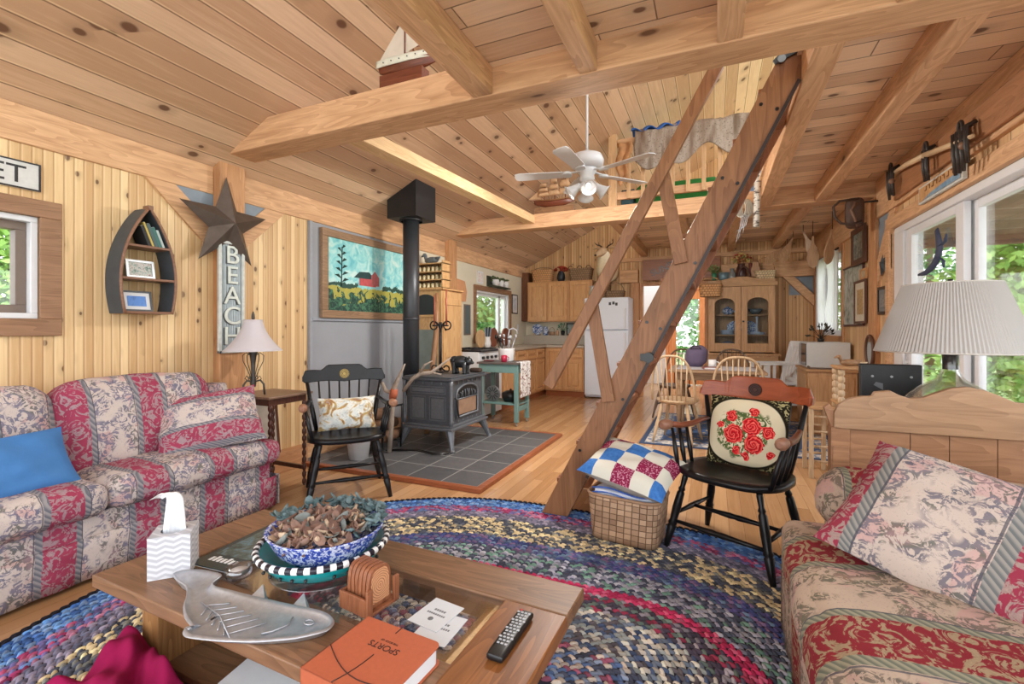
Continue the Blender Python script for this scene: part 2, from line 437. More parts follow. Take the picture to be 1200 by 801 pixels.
# knee braces with the grey board behind them
def brace(x, y_post, z_post, y_plate, z_plate, wd, sx=1, th=.03, mat=None):
    m = MB(); p, q = V((x, y_post, z_post)), V((x, y_plate, z_plate))
    m.bar(p, q, wd, th, (1,0,0) if abs(q.y-p.y) > .01 else (0,1,0))
    return struct(m.build('brace', mat or M_by, bevel=.004))
def brace_poly(pts, x, dx, mat=M_by):
    m = MB(); m.prism(pts, (x, 0, 0), (0,1,0), (0,0,1), (dx, 0, 0)); return struct(m.build('brace', mat, bevel=.003))
brace_poly([(1.835, 2.203), (2.02, 2.203), (2.287, 1.97), (2.287, 1.77)], -3.44, .03)
brace_poly([(2.91, 2.203), (2.72, 2.203), (2.498, 1.99), (2.498, 1.80)], -3.44, .03)
brace_poly([(5.04, 2.268), (5.2, 2.268), (5.538, 1.87), (5.538, 1.62)], 1.445, .04)
m = MB(); m.prism([(1.95, 2.204), (2.288, 2.204), (2.288, 1.90)], (-3.429, 0, 0), (0,1,0), (0,0,1), (.008, 0, 0)).prism([(2.80, 2.204), (2.497, 2.204), (2.497, 1.93)], (-3.429, 0, 0), (0,1,0), (0,0,1), (.008, 0, 0)); struct(m.build('wall_panel', M_galv))
struct(B('wall_panel.001', (1.459, 5.2, 1.75), (1.467, 5.54, 2.27), M_galv, bevel=0))
m = MB(); m.prism([(1.0, 2.04), (1.16, 2.04), (1.43, 1.74), (1.43, 1.56)], (0, YB-.1, 0), (1,0,0), (0,0,1), (0, .1, 0)); struct(m.build('brace', M_bx, bevel=.003))
struct(B('wall_panel.002', (1.1, YB-.012, 1.75), (1.43, YB-.002, 2.04), M_galv, bevel=0))
# joists
for x0, x1 in ((-1.235, -1.115), (-.628, -.535), (.012, .118), (.66, .77)):
    timber('joist', (x0, -1.0, TZ+.002), (x1, 2.30, 2.64), M_by, .006)
timber('joist', (.42, 2.515, TZ+.002), (.545, 5.54, 2.66), M_by, .006)
m = MB(); m.box((.93, 2.515, TZ+.006), (1.045, 5.54, 2.642)); struct(m.build('joist', M_by, bevel=.008))
for x0 in (-1.2, -.42, .2, .86):
    timber('joist', (x0, 5.745, TZ+.02), (x0+.11, YB, 2.64), M_by, .006)
timber('joist', (-.9, 7.7, 2.05), (-.78, 8.46, 2.27), M_by, .006) if False else None
f = MB()
for a, b in (((-.75, 2.85), (.35, 2.90)), ((-.75, 3.45), (.35, 3.5)), ((-.75, 2.90), (-.70, 3.45)), ((.30, 2.90), (.35, 3.45))): f.box((a[0], YB+.02, a[1]), (b[0], YB+.10, b[1]))
wf = struct(f.build('window_added_loft', M_white, bevel=.003)); MB().box((-.705, YB+.055, 2.895), (.305, YB+.061, 3.455)).build('pane', M_glass, wf)  # unseen gable window, added so sky light reaches the loft and roof boards
# slim purlin on the roof slope beside the flue
m = MB(); m.bar((-2.31, 2.515, 2.565), (-2.16, 5.54, 2.60), .13, .10); struct(m.build('purlin', wood('purlin_wood', (236, 196, 140), (206, 160, 106), 'y', .6, .8)))
# timber in the gable between the back beam and the loft
timber('trim_loft', (-1.95, YB-.06, 2.42), (XR, YB-.001, 2.49), M_bx, .004)

# ---------------------------------------------------------------- window over the sofa
def window_frame(name, x, y0, y1, z0, z1, tw, dep, mats, sill=None):
    w_ = MB(); tp = .022
    for a, b in (((y0-tw, z0-tw), (y1+tw, z0)), ((y0-tw, z1), (y1+tw, z1+tw)), ((y0-tw, z0), (y0, z1)), ((y1, z0), (y1+tw, z1))):
        w_.box((min(x, x+tp*dep), a[0], a[1]), (max(x, x+tp*dep), b[0], b[1]))
    o = w_.build(name, mats[0], bevel=.004); struct(o)
    f = MB(); t = .03
    xa, xb = sorted((x-.004*dep, x-.10*dep))
    for a, b in (((y0, z0), (y1, z0+t)), ((y0, z1-t), (y1, z1)), ((y0, z0+t), (y0+t, z1-t)), ((y1-t, z0+t), (y1, z1-t))):
        f.box((xa, a[0], a[1]), (xb, b[0], b[1]))
    f.build('frame', mats[1], o, bevel=.003)
    s = MB(); t2 = .075; xa, xb = sorted((x-.05*dep, x-.115*dep))
    for a, b in (((y0+t, z0+t), (y1-t, z0+t2)), ((y0+t, z1-t2), (y1-t, z1-t)), ((y0+t, z0+t2), (y0+t2, z1-t2)), ((y1-t2, z0+t2), (y1-t, z1-t2))):
        s.box((xa, a[0], a[1]), (xb, b[0], b[1]))
    s.build('sash', mats[2], o, bevel=.003)
    xm = x-.08*dep
    MB().box((xm-.003, y0+.05, z0+.05), (xm+.003, y1-.05, z1-.05)).build('pane', M_glass, o)
    return o
window_frame('window_1', XL, .4, 1.315, 1.26, 1.82, .095, 1, (M_trimy, M_vinyl, M_sash))
k = window_frame('window_2', XL, 6.46, 7.74, 1.065, 1.825, .08, 1, (M_trimy, M_vinyl, M_vinyl))
MB().box((XL-.1, 7.4, 1.1), (XL-.05, 7.47, 1.79)).build('mullion', M_vinyl, k, bevel=.003)
window_frame('window_3', XR, 6.95, 8.1, 1.12, 2.2, .09, -1, (M_bz, M_vinyl, M_vinyl))
# ledge box along the foot of the left wall
struct(B('baseboard_left', (XL, -.4, 0), (-3.335, 3.09, .165), wood('ledge_wood', (206, 148, 100), (176, 118, 74), 'y', .5)))
struct(B('baseboard_left.001', (XL, 3.1, 0), (-3.40, 5.5, .16), M_by, bevel=.003))
# grey heat-shield board behind the stove
struct(B('wall_shield', (XL, 3.20, .16), (-3.412, 4.74, 2.2), M_graypanel, bevel=.002))
m = MB(); m.box((XL, 3.17, .16), (-3.395, 3.20, 2.2)); m.box((-3.412, 3.2, 1.285), (-3.39, 4.74, 1.31)); struct(m.build('trim_1', plain('grey_trim', (150, 154, 162), .5)))

# ---------------------------------------------------------------- sliding door to the porch
X = 1.5
m = MB(); m.box((XR-.03, 2.3, 2.1), (XR+.01, 5.29, 2.205)).box((XR-.03, 5.2, 0), (XR+.01, 5.29, 2.1)).build('trim_2', M_by, bevel=.004)['kind'] = 'structure'
d = MB(); d.box((X-.02, 2.3, 2.045), (X+.12, 5.2, 2.1)).box((X-.02, 4.98, 0), (X+.12, 5.2, 2.045)).box((X-.02, 2.3, 0), (X+.12, 4.98, .05)).box((X-.02, 2.3, .05), (X+.12, 2.4, 2.045))
D = struct(d.build('door_1', M_vinyl, bevel=.004))
def panel(y0, y1, x, st=.11):
    p = MB(); p.box((x, y0, .05), (x+.04, y0+st, 2.045)).box((x, y1-st, .05), (x+.04, y1, 2.045)).box((x, y0+st, .05), (x+.04, y1-st, .2)).box((x, y0+st, 1.985), (x+.04, y1-st, 2.045))
    q = p.build('sash', M_vinyl, D, bevel=.004)
    MB().box((x+.017, y0+st-.01, .19), (x+.023, y1-st+.01, 1.995)).build('pane', M_glass, q)
    return q
panel(3.98, 4.97, X); panel(2.4, 4.06, X+.055, .13)
MB().cyl((X-.03, 4.93, .9), (X-.03, 4.93, 1.12), .012).box((X-.035, 4.92, .92), (X, 4.94, .94)).box((X-.035, 4.92, 1.08), (X, 4.94, 1.10)).build('handle', M_vinyl, D)

# ---------------------------------------------------------------- porch and ground outside
struct(B('porch_floor', (1.64, -1.0, -.12), (4.9, 10, -.02), M_deck, bevel=0))
struct(B('porch_ceiling', (1.64, 3.1, 2.27), (4.3, 7.1, 2.32), M_porch, bevel=0))
struct(B('porch_beam', (1.64, 7.0, 2.17), (4.3, 7.1, 2.27), plain('porch_timber', (128, 104, 90), .8, 0, .15)))
struct(B('bounce_slab', (-14, -16, -.8), (14, -1.35, -.35), plain('pale_bounce_slab', (226, 222, 214), .9, 0, .05, 2), bevel=0))  # unseen pale slab, added to bounce sky light up onto the ceiling
struct(B('ground', (-60, -30, -.9), (60, 60, -.8), plain('meadow', (158, 180, 112), .95, 0, .3, .9), bevel=0))
M_rail = plain('porch_rail_paint', (176, 164, 150), .7, 0, .08)
def railing(p0, p1, n, label):
    p0, p1 = V(p0), V(p1)
    t = thing('porch_railing', label, 'railing', p0)
    MB().bar(p0+V((0,0,.9)), p1+V((0,0,.9)), .09, .04).build('top_rail', M_rail, t)
    MB().bar(p0+V((0,0,.12)), p1+V((0,0,.12)), .05, .06).build('bottom_rail', M_rail, t)
    for i in range(n):
        p = p0.lerp(p1, (i+.5)/n); MB().box((p.x-.022, p.y-.022, p.z+.14), (p.x+.022, p.y+.022, p.z+.89)).build('baluster', M_rail, t)
railing((4.8, 2.4, -.02), (4.8, 8.4, -.02), 34, 'pale porch railing with square balusters seen through the sliding glass door')
for y in (5.2, 7.05):
    struct(B('porch_post', (4.16, y-.07, -.02), (4.3, y+.07, 2.27), plain('porch_post_paint', (112, 88, 92), .7)))
# foliage
def leafmat(name, a, b):
    g = G(name, .7, 0, .2)
    f = g.noise(g.co(), 2.2, 2)
    f2 = g.white(g.n('NewGeometry').outputs['Random Per Island'])
    g.put(g.b.inputs['Subsurface Weight'], 0.)
    g.put(g.b.inputs['Transmission Weight'], 0.)
    return g.col(g.mix(g.m('ADD', g.m('MULTIPLY', f, .5), g.m('MULTIPLY', f2, .5)), lin(*a), lin(*b)))
ML = [leafmat('leaves_bright', (92, 150, 66), (190, 222, 130)), leafmat('leaves_green', (60, 112, 62), (140, 186, 110)), leafmat('leaves_blue', (52, 96, 76), (120, 168, 130))]
M_bark = plain('bark', (92, 78, 66), .9, 0, .2, 12)
def tree(x, y, h, r, n, mi, label, z0=-.8, low=.15, ls=.115, name='tree'):
    t = thing(name, label, name, (x, y, z0), 0, 'trees and bushes outside the windows')
    MB().turned((x, y, z0), (x, y, z0+h*.85), [(0, .05*r+.05), (.5, .04*r+.03), (1, .02)], 8).build('trunk', M_bark, t)
    m = MB(); rr = random.Random(int(x*100+y*7)); bl = [(rr.uniform(0, 2*PI), rr.random(), rr.uniform(low, 1)) for _ in range(26)]
    for i in range(n):
        a, q, k = bl[i % 26]; R_ = r*(1.05-k*.75)*(.45+.55*q)
        c = V((x+R_*math.cos(a), y+R_*math.sin(a), z0+h*k)) + V((rr.gauss(0, .16)*r, rr.gauss(0, .16)*r, rr.gauss(0, .07)*h))
        u = V((rr.gauss(0,1), rr.gauss(0,1), rr.gauss(0,.6))).normalized(); w_ = u.cross(V((rr.gauss(0,1), rr.gauss(0,1), rr.gauss(0,1)))).normalized()
        s = ls*rr.uniform(.6, 1.3)
        m.add([c-u*s, c-w_*s*.5, c+u*s, c+w_*s*.5], [(0, 1, 2, 3)])
    m.build('crown', ML[mi], t)
tree(5.9, 12.6, 5.2, 1.9, 9000, 0, 'bright leafy tree close behind the porch railing')
tree(9.6, 17.2, 7.5, 2.4, 8000, 0, 'rounded light green tree beyond the porch at the edge of the glass door')
tree(4.6, 20.0, 8, 2.2, 7000, 1, 'taller mid green tree behind the bright porch tree')
tree(8.5, 25.5, 10, 2.8, 5000, 1, 'mid green tree beyond the far end of the porch')
tree(-8.6, 3.2, 3.4, 1.5, 5000, 0, 'light green shrub outside the window over the sofa', ls=.085)
tree(-13.4, 1.4, 7.5, 2.4, 5200, 2, 'dark blue green tree behind the shrub over the sofa')
tree(-14.2, 8.2, 7.5, 2.4, 4000, 2, 'dark tree at the edge of the window over the sofa')
tree(-7.8, 14.2, 4.2, 1.9, 3000, 1, 'green bush outside the kitchen window', ls=.14)
tree(-11.8, 20.5, 7.5, 2.6, 4000, 2, 'dark conifer beyond the kitchen window bush')
tree(-.3, 15.2, 4.6, 1.5, 2200, 1, 'green tree seen through the glass of the orange entry door', ls=.12)
tree(-2.9, 20.5, 6.5, 2.0, 3000, 2, 'darker tree standing behind the entry door tree')

# ---------------------------------------------------------------- entry beyond the doorway
m = MB(); m.box((-1.95, YB+.15, 0), (-1.85, 10.9, 2.5)).box((.35, YB+.15, 0), (.45, 10.9, 2.5))
m.box((-1.95, 10.8, 0), (-.98, 10.9, 2.5)).box((-.08, 10.8, 0), (.45, 10.9, 2.5)).box((-.98, 10.8, 2.12), (-.08, 10.9, 2.5))
struct(m.build('wall_entry', M_white))
M_orange = wood('orange_door_wood', (240, 152, 84), (214, 120, 58), 'z', .4, .8)
m = MB(); m.box((-.98, 10.74, 0), (-.92, 10.82, 2.12)).box((-.14, 10.74, 0), (-.08, 10.82, 2.12)).box((-.98, 10.74, 2.06), (-.08, 10.82, 2.12))
D2 = struct(m.build('door_2', M_orange, bevel=.004))
m = MB(); m.box((-.92, 10.77, .02), (-.76, 10.81, 2.06)).box((-.30, 10.77, .02), (-.14, 10.81, 2.06)).box((-.76, 10.77, .02), (-.30, 10.81, .4)).box((-.76, 10.77, 1.86), (-.30, 10.81, 2.06))
m.build('leaf', M_orange, D2, bevel=.004)
MB().box((-.77, 10.785, .39), (-.29, 10.79, 1.87)).build('pane', M_glass, D2)
M_door3 = plain('pale_jamb', (214, 196, 176), .5)
m = MB(); m.box((dx0-.03, YB-.02, 0), (dx0+.02, YB+.16, 2.03)).box((dx1-.02, YB-.02, 0), (dx1+.03, YB+.16, 2.03)).box((dx0+.02, YB-.02, 1.99), (dx1-.02, YB+.16, 2.04))
struct(m.build('door_3', M_bz, bevel=.003))
railing((-1.6, 12.4, -.3), (.4, 12.4, -.3), 14, 'white porch railing outside the orange entry door')
# ---------------------------------------------------------------- floral sofa by the left wall
FL_back = floral('floral_back', 'y', .355, .222)
FL_seat = floral('floral_seat', 'y', .355, .06)
def sofa_left():
    t = thing('sofa', 'long floral striped sofa in pink and cream along the beadboard wall', 'sofa', (-3.0, 1.25, 0))
    m = MB()
    m.soft((-2.99, 1.25, .19), (.58, 1.9, .29), .03, 6)
    m.build('base', FL_seat, t)
    def skirt(a, b):
        y = .26+a*1.985; return V((-2.692-.006*math.sin(a*70) - .012*(1-b), y, .025+b*.20))
    s = MB().grid(skirt, 60, 4)
    s.grid(lambda a, b: V((-3.25+a*.545, 2.258+.004*math.sin(a*20), .025+b*.2)), 14, 4)
    s.build('skirt', FL_seat, t, solid=.008)
    for y0, y1 in ((.36, 1.275), (1.285, 2.235)):
        MB().soft((-2.885, (y0+y1)/2, .40), (.50, y1-y0, .155), .055, 12, .02, wob=.003).build('seat_cushion', FL_seat, t)
    for y0, y1 in ((.5, 1.235), (1.245, 2.03)):
        MB().soft((-3.14, (y0+y1)/2, .66), (.24, y1-y0, .50), .09, 12, .03, rot3(0, -.16), wob=.004).build('back_cushion', FL_back, t)
    MB().soft((-3.24, 1.25, .5), (.16, 2.0, .68), .06, 6).build('backrest', FL_back, t)
    FA = floral('floral_arm', 'x', .36, .16)
    for y in (2.135, .36):
        m = MB(); m.soft((-3.03, y, .545), (.44, .25, .23), .10, 10, .012, wob=.005).soft((-3.04, y, .36), (.40, .22, .40), .04, 6)
        m.build('arm', FA, t)
sofa_left()
M_bluepil = plain('blue_cotton', (62, 118, 178), .8, 0, .07, 14)
m = MB(); m.pillow((-2.86, .95, .59), .56, .32, .13, rot3(1.0, 0, 0) if False else (Matrix.Rotation(PI/2+.06, 3, 'Z') @ Matrix.Rotation(.95, 3, 'X')), 18, wob=.005)
o = tag(m.build('throw_pillow', M_bluepil, loc=(-2.86, .95, .59)), 'plain blue cotton pillow leaning on the striped sofa', 'pillow')
FP = floral('floral_pillow', 'y', .30, .05)
Rt = Matrix.Rotation(2.55, 3, 'Z') @ Matrix.Rotation(.62, 3, 'X')
o = MB().pillow((0, 0, 0), .56, .42, .18, None, 18).build('throw_pillow', FP, loc=(-2.87, 1.90, .635), w=False)
o.rotation_euler = (Matrix.Rotation(math.radians(52), 3, 'Z') @ Matrix.Rotation(math.radians(50), 3, 'X') @ Matrix.Rotation(math.radians(10), 3, 'Z')).to_euler()
tag(o, 'pink and cream striped pillow slumped against the far arm of the long sofa', 'pillow')

# ---------------------------------------------------------------- braided rug
def rug():
    cx, cy, xl, xr, R0 = -.735, 1.45, -1.07, -.40, 1.545
    bands = [(.035, [(26,26,32)]), (.14, [(50,88,150),(100,148,206),(66,108,174),(120,150,190)]), (.255, [(146,40,84),(180,70,110),(104,92,148),(190,120,150),(90,120,170)]),
      (.32, [(118,112,134),(92,92,114),(150,140,160)]), (.56, [(232,210,160),(70,76,92),(214,192,146),(60,64,76),(120,120,112)]),
      (.68, [(52,62,118),(80,74,130),(70,84,120),(120,92,130),(96,120,150)]), (.86, [(114,158,140),(178,178,190),(78,86,104),(150,150,170),(66,68,88)]),
      (.93, [(204,44,94),(180,34,80),(218,90,128)]), (1.05, [(150,44,70),(72,62,80),(158,150,160),(110,130,120),(60,54,66)]),
      (1.3, [(230,222,206),(66,84,120),(210,202,190),(170,178,176),(112,126,146),(92,86,92)]), (1.6, [(86,112,160),(222,206,190),(170,90,116),(140,156,182),(70,76,96)])]
    m = MB(); m.cols = []; rr = random.Random(3)
    W = .030; k = 0
    def at(q, d):          # q = distance along the ring, starting at the right end of the far side
        r = R0-d; Ls = xr-xl; q %= 2*Ls+2*PI*r
        if q < Ls: return V((xr-q, cy+r, 0))
        q -= Ls
        if q < PI*r: a = PI/2+q/r; return V((xl+r*math.cos(a), cy+r*math.sin(a), 0))
        q -= PI*r
        if q < Ls: return V((xl+q, cy-r, 0))
        q -= Ls; a = -PI/2+q/r; return V((xr+r*math.cos(a), cy+r*math.sin(a), 0))
    while k*W < 1.5:
        d0 = k*W
        pal = next(p for lim, p in bands if d0+W/2 < lim)
        L = 2*PI*(R0-d0-W/2)+2*(xr-xl); n = max(8, int(L/.036))
        for row in (0, 1):
            dm = d0 + W*(.27+.46*row)
            for i in range(n):
                Lm = 2*PI*(R0-dm)+2*(xr-xl); qq = Lm*(i+.5*row)/n
                p = at(qq, dm)
                if p.x > .9 and p.y < 2.2: continue
                q = at(qq+.004, dm); tg = (q-p).normalized(); nm = V((-tg.y, tg.x, 0))
                sk = .45 if row else -.45
                ax = (tg + nm*sk).normalized(); bx = V((-ax.y, ax.x, 0))
                ll, ww = .0225, .0102
                c = rr.choice(pal); f = rr.uniform(.85, 1.2); c = [x*.9+18 for x in c] if k > 1 else c
                c = lin(*[min(255, x*f) for x in c])
                ring = [p + ax*ll*math.cos(g)*1.0 + bx*ww*math.sin(g) + V((0,0,.004)) for g in [j*PI/4 for j in range(8)]]
                ring2 = [p + ax*ll*.62*math.cos(g) + bx*ww*.62*math.sin(g) + V((0,0,.0135)) for g in [j*PI/4 for j in range(8)]]
                fs = [(j, (j+1) % 8, 8+(j+1) % 8, 8+j) for j in range(8)] + [tuple(range(8, 16))]
                m.add(ring+ring2, fs, 0, True); m.cols += [c]*9
        k += 1
    n = 96; base = [at((2*PI*(R0-.006)+2*(xr-xl))*i/n, .006) + V((0,0,.006)) for i in range(n)]; bot = [p - V((0,0,.005)) for p in base]
    m.add(base+bot, [tuple(range(n))] + [(i, n+i, n+(i+1) % n, (i+1) % n) for i in range(n)], 0, False); m.cols += [lin(50, 50, 62)]*(n+1)
    g = G('braided_wool', .95, 0, .1)
    c = g.n('VertexColor', layer_name='Col').outputs['Color']
    f = g.noise(g.co(), 260, 2)
    c = g.mix(g.m('MULTIPLY', f, .35), c, lin(60, 60, 70))
    tag(m.build('braided_rug', g.col(c), loc=(cx, cy, .001)), 'large oval braided rug in multicoloured bands with dark edge', 'rug')
rug()

# ---------------------------------------------------------------- coffee table
M_oak = wood('oak_top', (150, 106, 72), (106, 72, 46), 'x', .42, .9, .5, .45)
M_oakn = wood('oak_side', (160, 96, 44), (112, 60, 24), 'y', .38, .9, .6, .45)
M_oakz = wood('oak_leg', (176, 122, 66), (134, 86, 42), 'z', .5, .9, .6)
t = thing('coffee_table', 'oak coffee table with an inset glass top standing on the braided rug', 'table', (-1.865, .845, 0), math.radians(-2))
MB().box((0, 0, .36), (1.30, .165, .40)).box((0, .46, .36), (1.475, .62, .40)).build('top_board', M_oak, t, bevel=.005, w=False)
MB().box((0.001, .165, .36), (.185, .46, .40)).build('top_board', M_oak, t, bevel=.004, w=False)
MB().box((1.28, .0, .3595), (1.4745, .459, .4002)).build('top_board', M_oakn, t, bevel=.004, w=False)
MB().box((.18, .16, .386), (1.29, .465, .392)).build('glass_pane', M_glass, t, w=False)
for x in (.15, 1.22):
    MB().box((x, .07, .016), (x+.09, .55, .36)).build('leg', M_oakz, t, bevel=.004, w=False)
MB().box((.24, .09, .10), (1.22, .53, .125)).build('shelf', M_oak, t, bevel=.003, w=False)
MB().box((.24, .10, .30), (1.22, .13, .36)).box((.24, .49, .30), (1.22, .52, .36)).build('apron', M_oak, t, w=False)
# things under the table
g = G('magenta_fleece', .95, 0, .1)
M_mag = g.col(g.mix(g.noise(g.co(), 14, 3), lin(118, 16, 58), lin(158, 30, 80))); g.bump(g.noise(g.co(), 400, 2), .3, .002)
m = MB()
def sweater(a, b):
    x, y = -1.80+a*.62, .58+b*.32
    e = min(a, 1-a, b, 1-b); h = min(1, e*6)
    z = .015 + .235*h**.5*(1-.5*(a-.5)**2) + .016*math.sin(11*a+8*b)*h + .012*math.sin(17*b-9*a)*h + .008*math.sin(27*a+17*b)*h
    return V((x+.05*math.sin(5*b), y+.04*math.sin(6*a), z))
m.grid(sweater, 40, 36)
tag(m.build('sweater', M_mag, loc=(-1.5, .86, .015)), 'crumpled magenta fleece sweater heaped beneath the coffee table edge', 'clothing')
M_paper = plain('white_paper', (222, 222, 224), .7, 0, .02)
M_darkbk = plain('dark_cover', (52, 48, 50), .5, 0, .1)
def book(name, label, c, sz, rz, cov, pages=M_paper, group=None, cat='book'):
    t = thing(name, label, cat, c, rz, group); x, y, z = [q for q in sz]
    MB().box((-x/2, -y/2, 0), (x/2, y/2, .003)).box((-x/2, -y/2, z-.003), (x/2, y/2, z)).box((-x/2, -y/2, .003), (-x/2+.004, y/2, z-.003)).build('cover', cov, t, bevel=.001, w=False)
    MB().box((-x/2+.004, -y/2+.004, .003), (x/2-.005, y/2-.004, z-.003)).build('pages', pages, t, w=False)
    return t
book('book', 'white covered book lying under the coffee table beside the magenta sweater', (-1.25, 1.08, .125), (.24, .3, .03), .15, M_paper)
book('book', 'dark covered book on the shelf under the coffee table', (-.92, 1.02, .125), (.22, .28, .025), -.2, M_darkbk)

# ---------------------------------------------------------------- on the coffee table
TT = .401
g = G('tissue_box_card', .7); cc = g.xyz(g.co())
ch = g.m('FRACT', g.m('MULTIPLY', g.m('ADD', cc[2], g.m('MULTIPLY', g.m('ABSOLUTE', g.m('SUBTRACT', g.m('FRACT', g.m('MULTIPLY', g.m('ADD', cc[0], cc[1]), 22.)), .5)), .018)), 55.))
M_tis = g.col(g.mix(g.step(ch, .42, .58), lin(206, 206, 210), lin(178, 178, 184)))
t = thing('tissue_box', 'grey white cube tissue box with a tissue pulled up', 'tissue box', (-1.65, .972, TT), math.radians(46))
m = MB(); s = .058; H = .135
for a, b in (((-s, -s, 0), (s, s, .002)), ((-s, -s, .002), (s, -s+.002, H)), ((-s, s-.002, .002), (s, s, H)), ((-s, -s+.002, .002), (-s+.002, s-.002, H)), ((s-.002, -s+.002, .002), (s, s-.002, H))): m.box(a, b)
def lid(a, b):
    th = a*2*PI; r = .036; k = max(abs(math.cos(th)), abs(math.sin(th))); R_ = s/k
    q = r + (R_-r)*b; return V((q*math.cos(th), q*math.sin(th), H-.0005))
m.grid(lid, 32, 3, cu=True, sm=False)
m.build('box', M_tis, t, w=False)
def tis(a, b):
    x = (b-.5)*(.062-.02*a)*1.1; arc = a*2.2
    z = .10+.155*math.sin(min(arc, 1.75))-(.045*max(0, arc-1.75)**1.2)
    y = -.045*max(0, arc-1.0)**1.5*1.0
    return V((x+.008*math.sin(9*b+2*a)+y*.9, .012*math.sin(b*12+a*2)*(1-.4*a)-y*.35, z))
MB().grid(tis, 20, 16).build('tissue', plain('tissue_paper', (236, 238, 242), .8, 0, 0), t, w=False, solid=.001)

# magazine
g = G('magazine_cover', .25); cc = g.xyz(g.co())
ph = g.ramp(g.noise(g.co(), 26., 3, .6, 1.), [(.3, lin(40, 52, 50)), (.5, lin(84, 98, 92)), (.62, lin(92, 122, 134)), (.72, lin(70, 150, 190))])
inn = g.m('MULTIPLY', g.m('MULTIPLY', g.m('GREATER_THAN', cc[1], -.085), g.m('LESS_THAN', cc[1], .125)), g.m('LESS_THAN', g.m('ABSOLUTE', cc[0]), .078))
M_magz = g.col(g.mix(inn, lin(38, 50, 48), ph))
t = thing('magazine', 'dark green magazine with white masthead on the table by the tissue box', 'magazine', (-1.55, 1.185, TT), math.radians(4))
MB().box((-.1, -.165, .0025), (.1, .165, .006)).build('cover', M_magz, t, bevel=.0008, w=False)
MB().box((-.1, -.164, 0), (.1, .164, .0025)).build('pages', M_paper, t, w=False)
M_wht = plain('white_ink', (232, 232, 232), .6, 0, 0)
text('masthead', 'Adventure', .042, mw(t) @ V((0, -.118, .0066)), mw(t).to_3x3() @ V((-1, 0, 0)), mw(t).to_3x3() @ V((0, -1, 0)), M_wht, t, .0003) if False else None
m = MB()
for i in range(7): m.box((-.062+i*.018, -.128, .006), (-.05+i*.018, -.104+.008*(i % 3 == 1), .0066))
m.build('masthead', M_wht, t, w=False)

# cast aluminium fish platter
fish = [(-1.598,.931),(-1.579,.956),(-1.555,.978),(-1.498,.991),(-1.437,.995),(-1.427,.972),(-1.42,.948),(-1.39,.935),(-1.33,.942),(-1.231,.95),(-1.098,.963),(-1.0,.974),(-.952,.966),(-.926,.949),(-.917,.916),(-.969,.86),(-1.05,.811),(-1.132,.779),(-1.181,.764),(-1.237,.751),(-1.269,.766),(-1.25,.782),(-1.315,.8),(-1.376,.833),(-1.426,.875),(-1.475,.903),(-1.532,.91)]
g = G('cast_aluminium', .42, .75); M_alu = g.col(g.mix(g.noise(g.co(), 60, 3), lin(168, 171, 178), lin(206, 208, 212)))
g.bump(g.noise(g.co(), 90, 3), .25, .003)
t = thing('fish_platter', 'silver cast metal platter shaped like a fish', 'platter', (-1.2, .87, TT))
def rs(pts, n):
    P = [V((x, y, 0)) for x, y in pts]; out = []
    for i, p in enumerate(P):
        q = P[(i+1) % len(P)]
        for k in range(n): out.append(p.lerp(q, k/n))
    return out
ol = rs(fish, 3)
for _ in range(1): ol = [(ol[i-1]+ol[i]*2+ol[(i+1) % len(ol)])/4 for i in range(len(ol))]
ctr = V((-1.17, .87, 0)); N_ = len(ol)
def spine(p):
    x = max(-1.44, min(-.99, p.x)); tt = (x+1.44)/.45
    return V((x, .915-.06*math.sin(tt*PI)+.0*tt, 0))
m = MB()
def fishf(a, b):
    p = ol[int(round(a*N_)) % N_]; c = spine(p); k = [1., .93, .84, .6, .3, .0][int(round(b*5))]
    z = [.017, .0235, .016, .0085, .0075, .0075][int(round(b*5))]
    q = c.lerp(p, k); return V((q.x, q.y, TT+z))
m.grid(fishf, N_, 6, cu=True)
m.grid(lambda a, b: (lambda p, c: V((c.lerp(p, 1-.25*b).x, c.lerp(p, 1-.25*b).y, TT+.017-.0165*b)))(ol[int(round(a*N_)) % N_], spine(ol[int(round(a*N_)) % N_])), N_, 3, cu=True)
m.build('dish', M_alu, t)
m = MB()
m.tube([(-1.36, .875, TT+.011), (-1.25, .855, TT+.011), (-1.13, .80, TT+.012)], .0022, 6)
for i in range(6):
    x = -1.33+i*.035; m.tube([(x, .872-i*.012, TT+.011), (x+.05, .905-i*.004, TT+.011)], .0018, 5)
    m.tube([(x+.01, .868-i*.012, TT+.011), (x+.03, .835-i*.008, TT+.011)], .0018, 5)
m.tube([(-1.06, .93, TT+.0105), (-1.045, .90, TT+.011), (-1.06, .865, TT+.011), (-1.075, .845, TT+.012)], .0025, 6)
m.tube([(-1.0+.014*math.cos(k*PI/6), .93+.010*math.sin(k*PI/6), TT+.012) for k in range(12)], .002, 5, True)
m.build('relief', M_alu, t)
for a, b, c in (((-1.252,.95),(-1.20,.955),(-1.245,.985)), ((-1.10,.962),(-1.05,.97),(-1.095,1.0))):
    m = MB(); m.add([(a[0],a[1],TT+.014),(b[0],b[1],TT+.014),(c[0],c[1],TT+.034),(a[0],a[1]+.01,TT+.01),(b[0],b[1]+.01,TT+.01)], [(0,1,2),(3,2,4),(0,2,3),(1,4,2),(0,3,4,1)]); m.build('fin', M_alu, t)

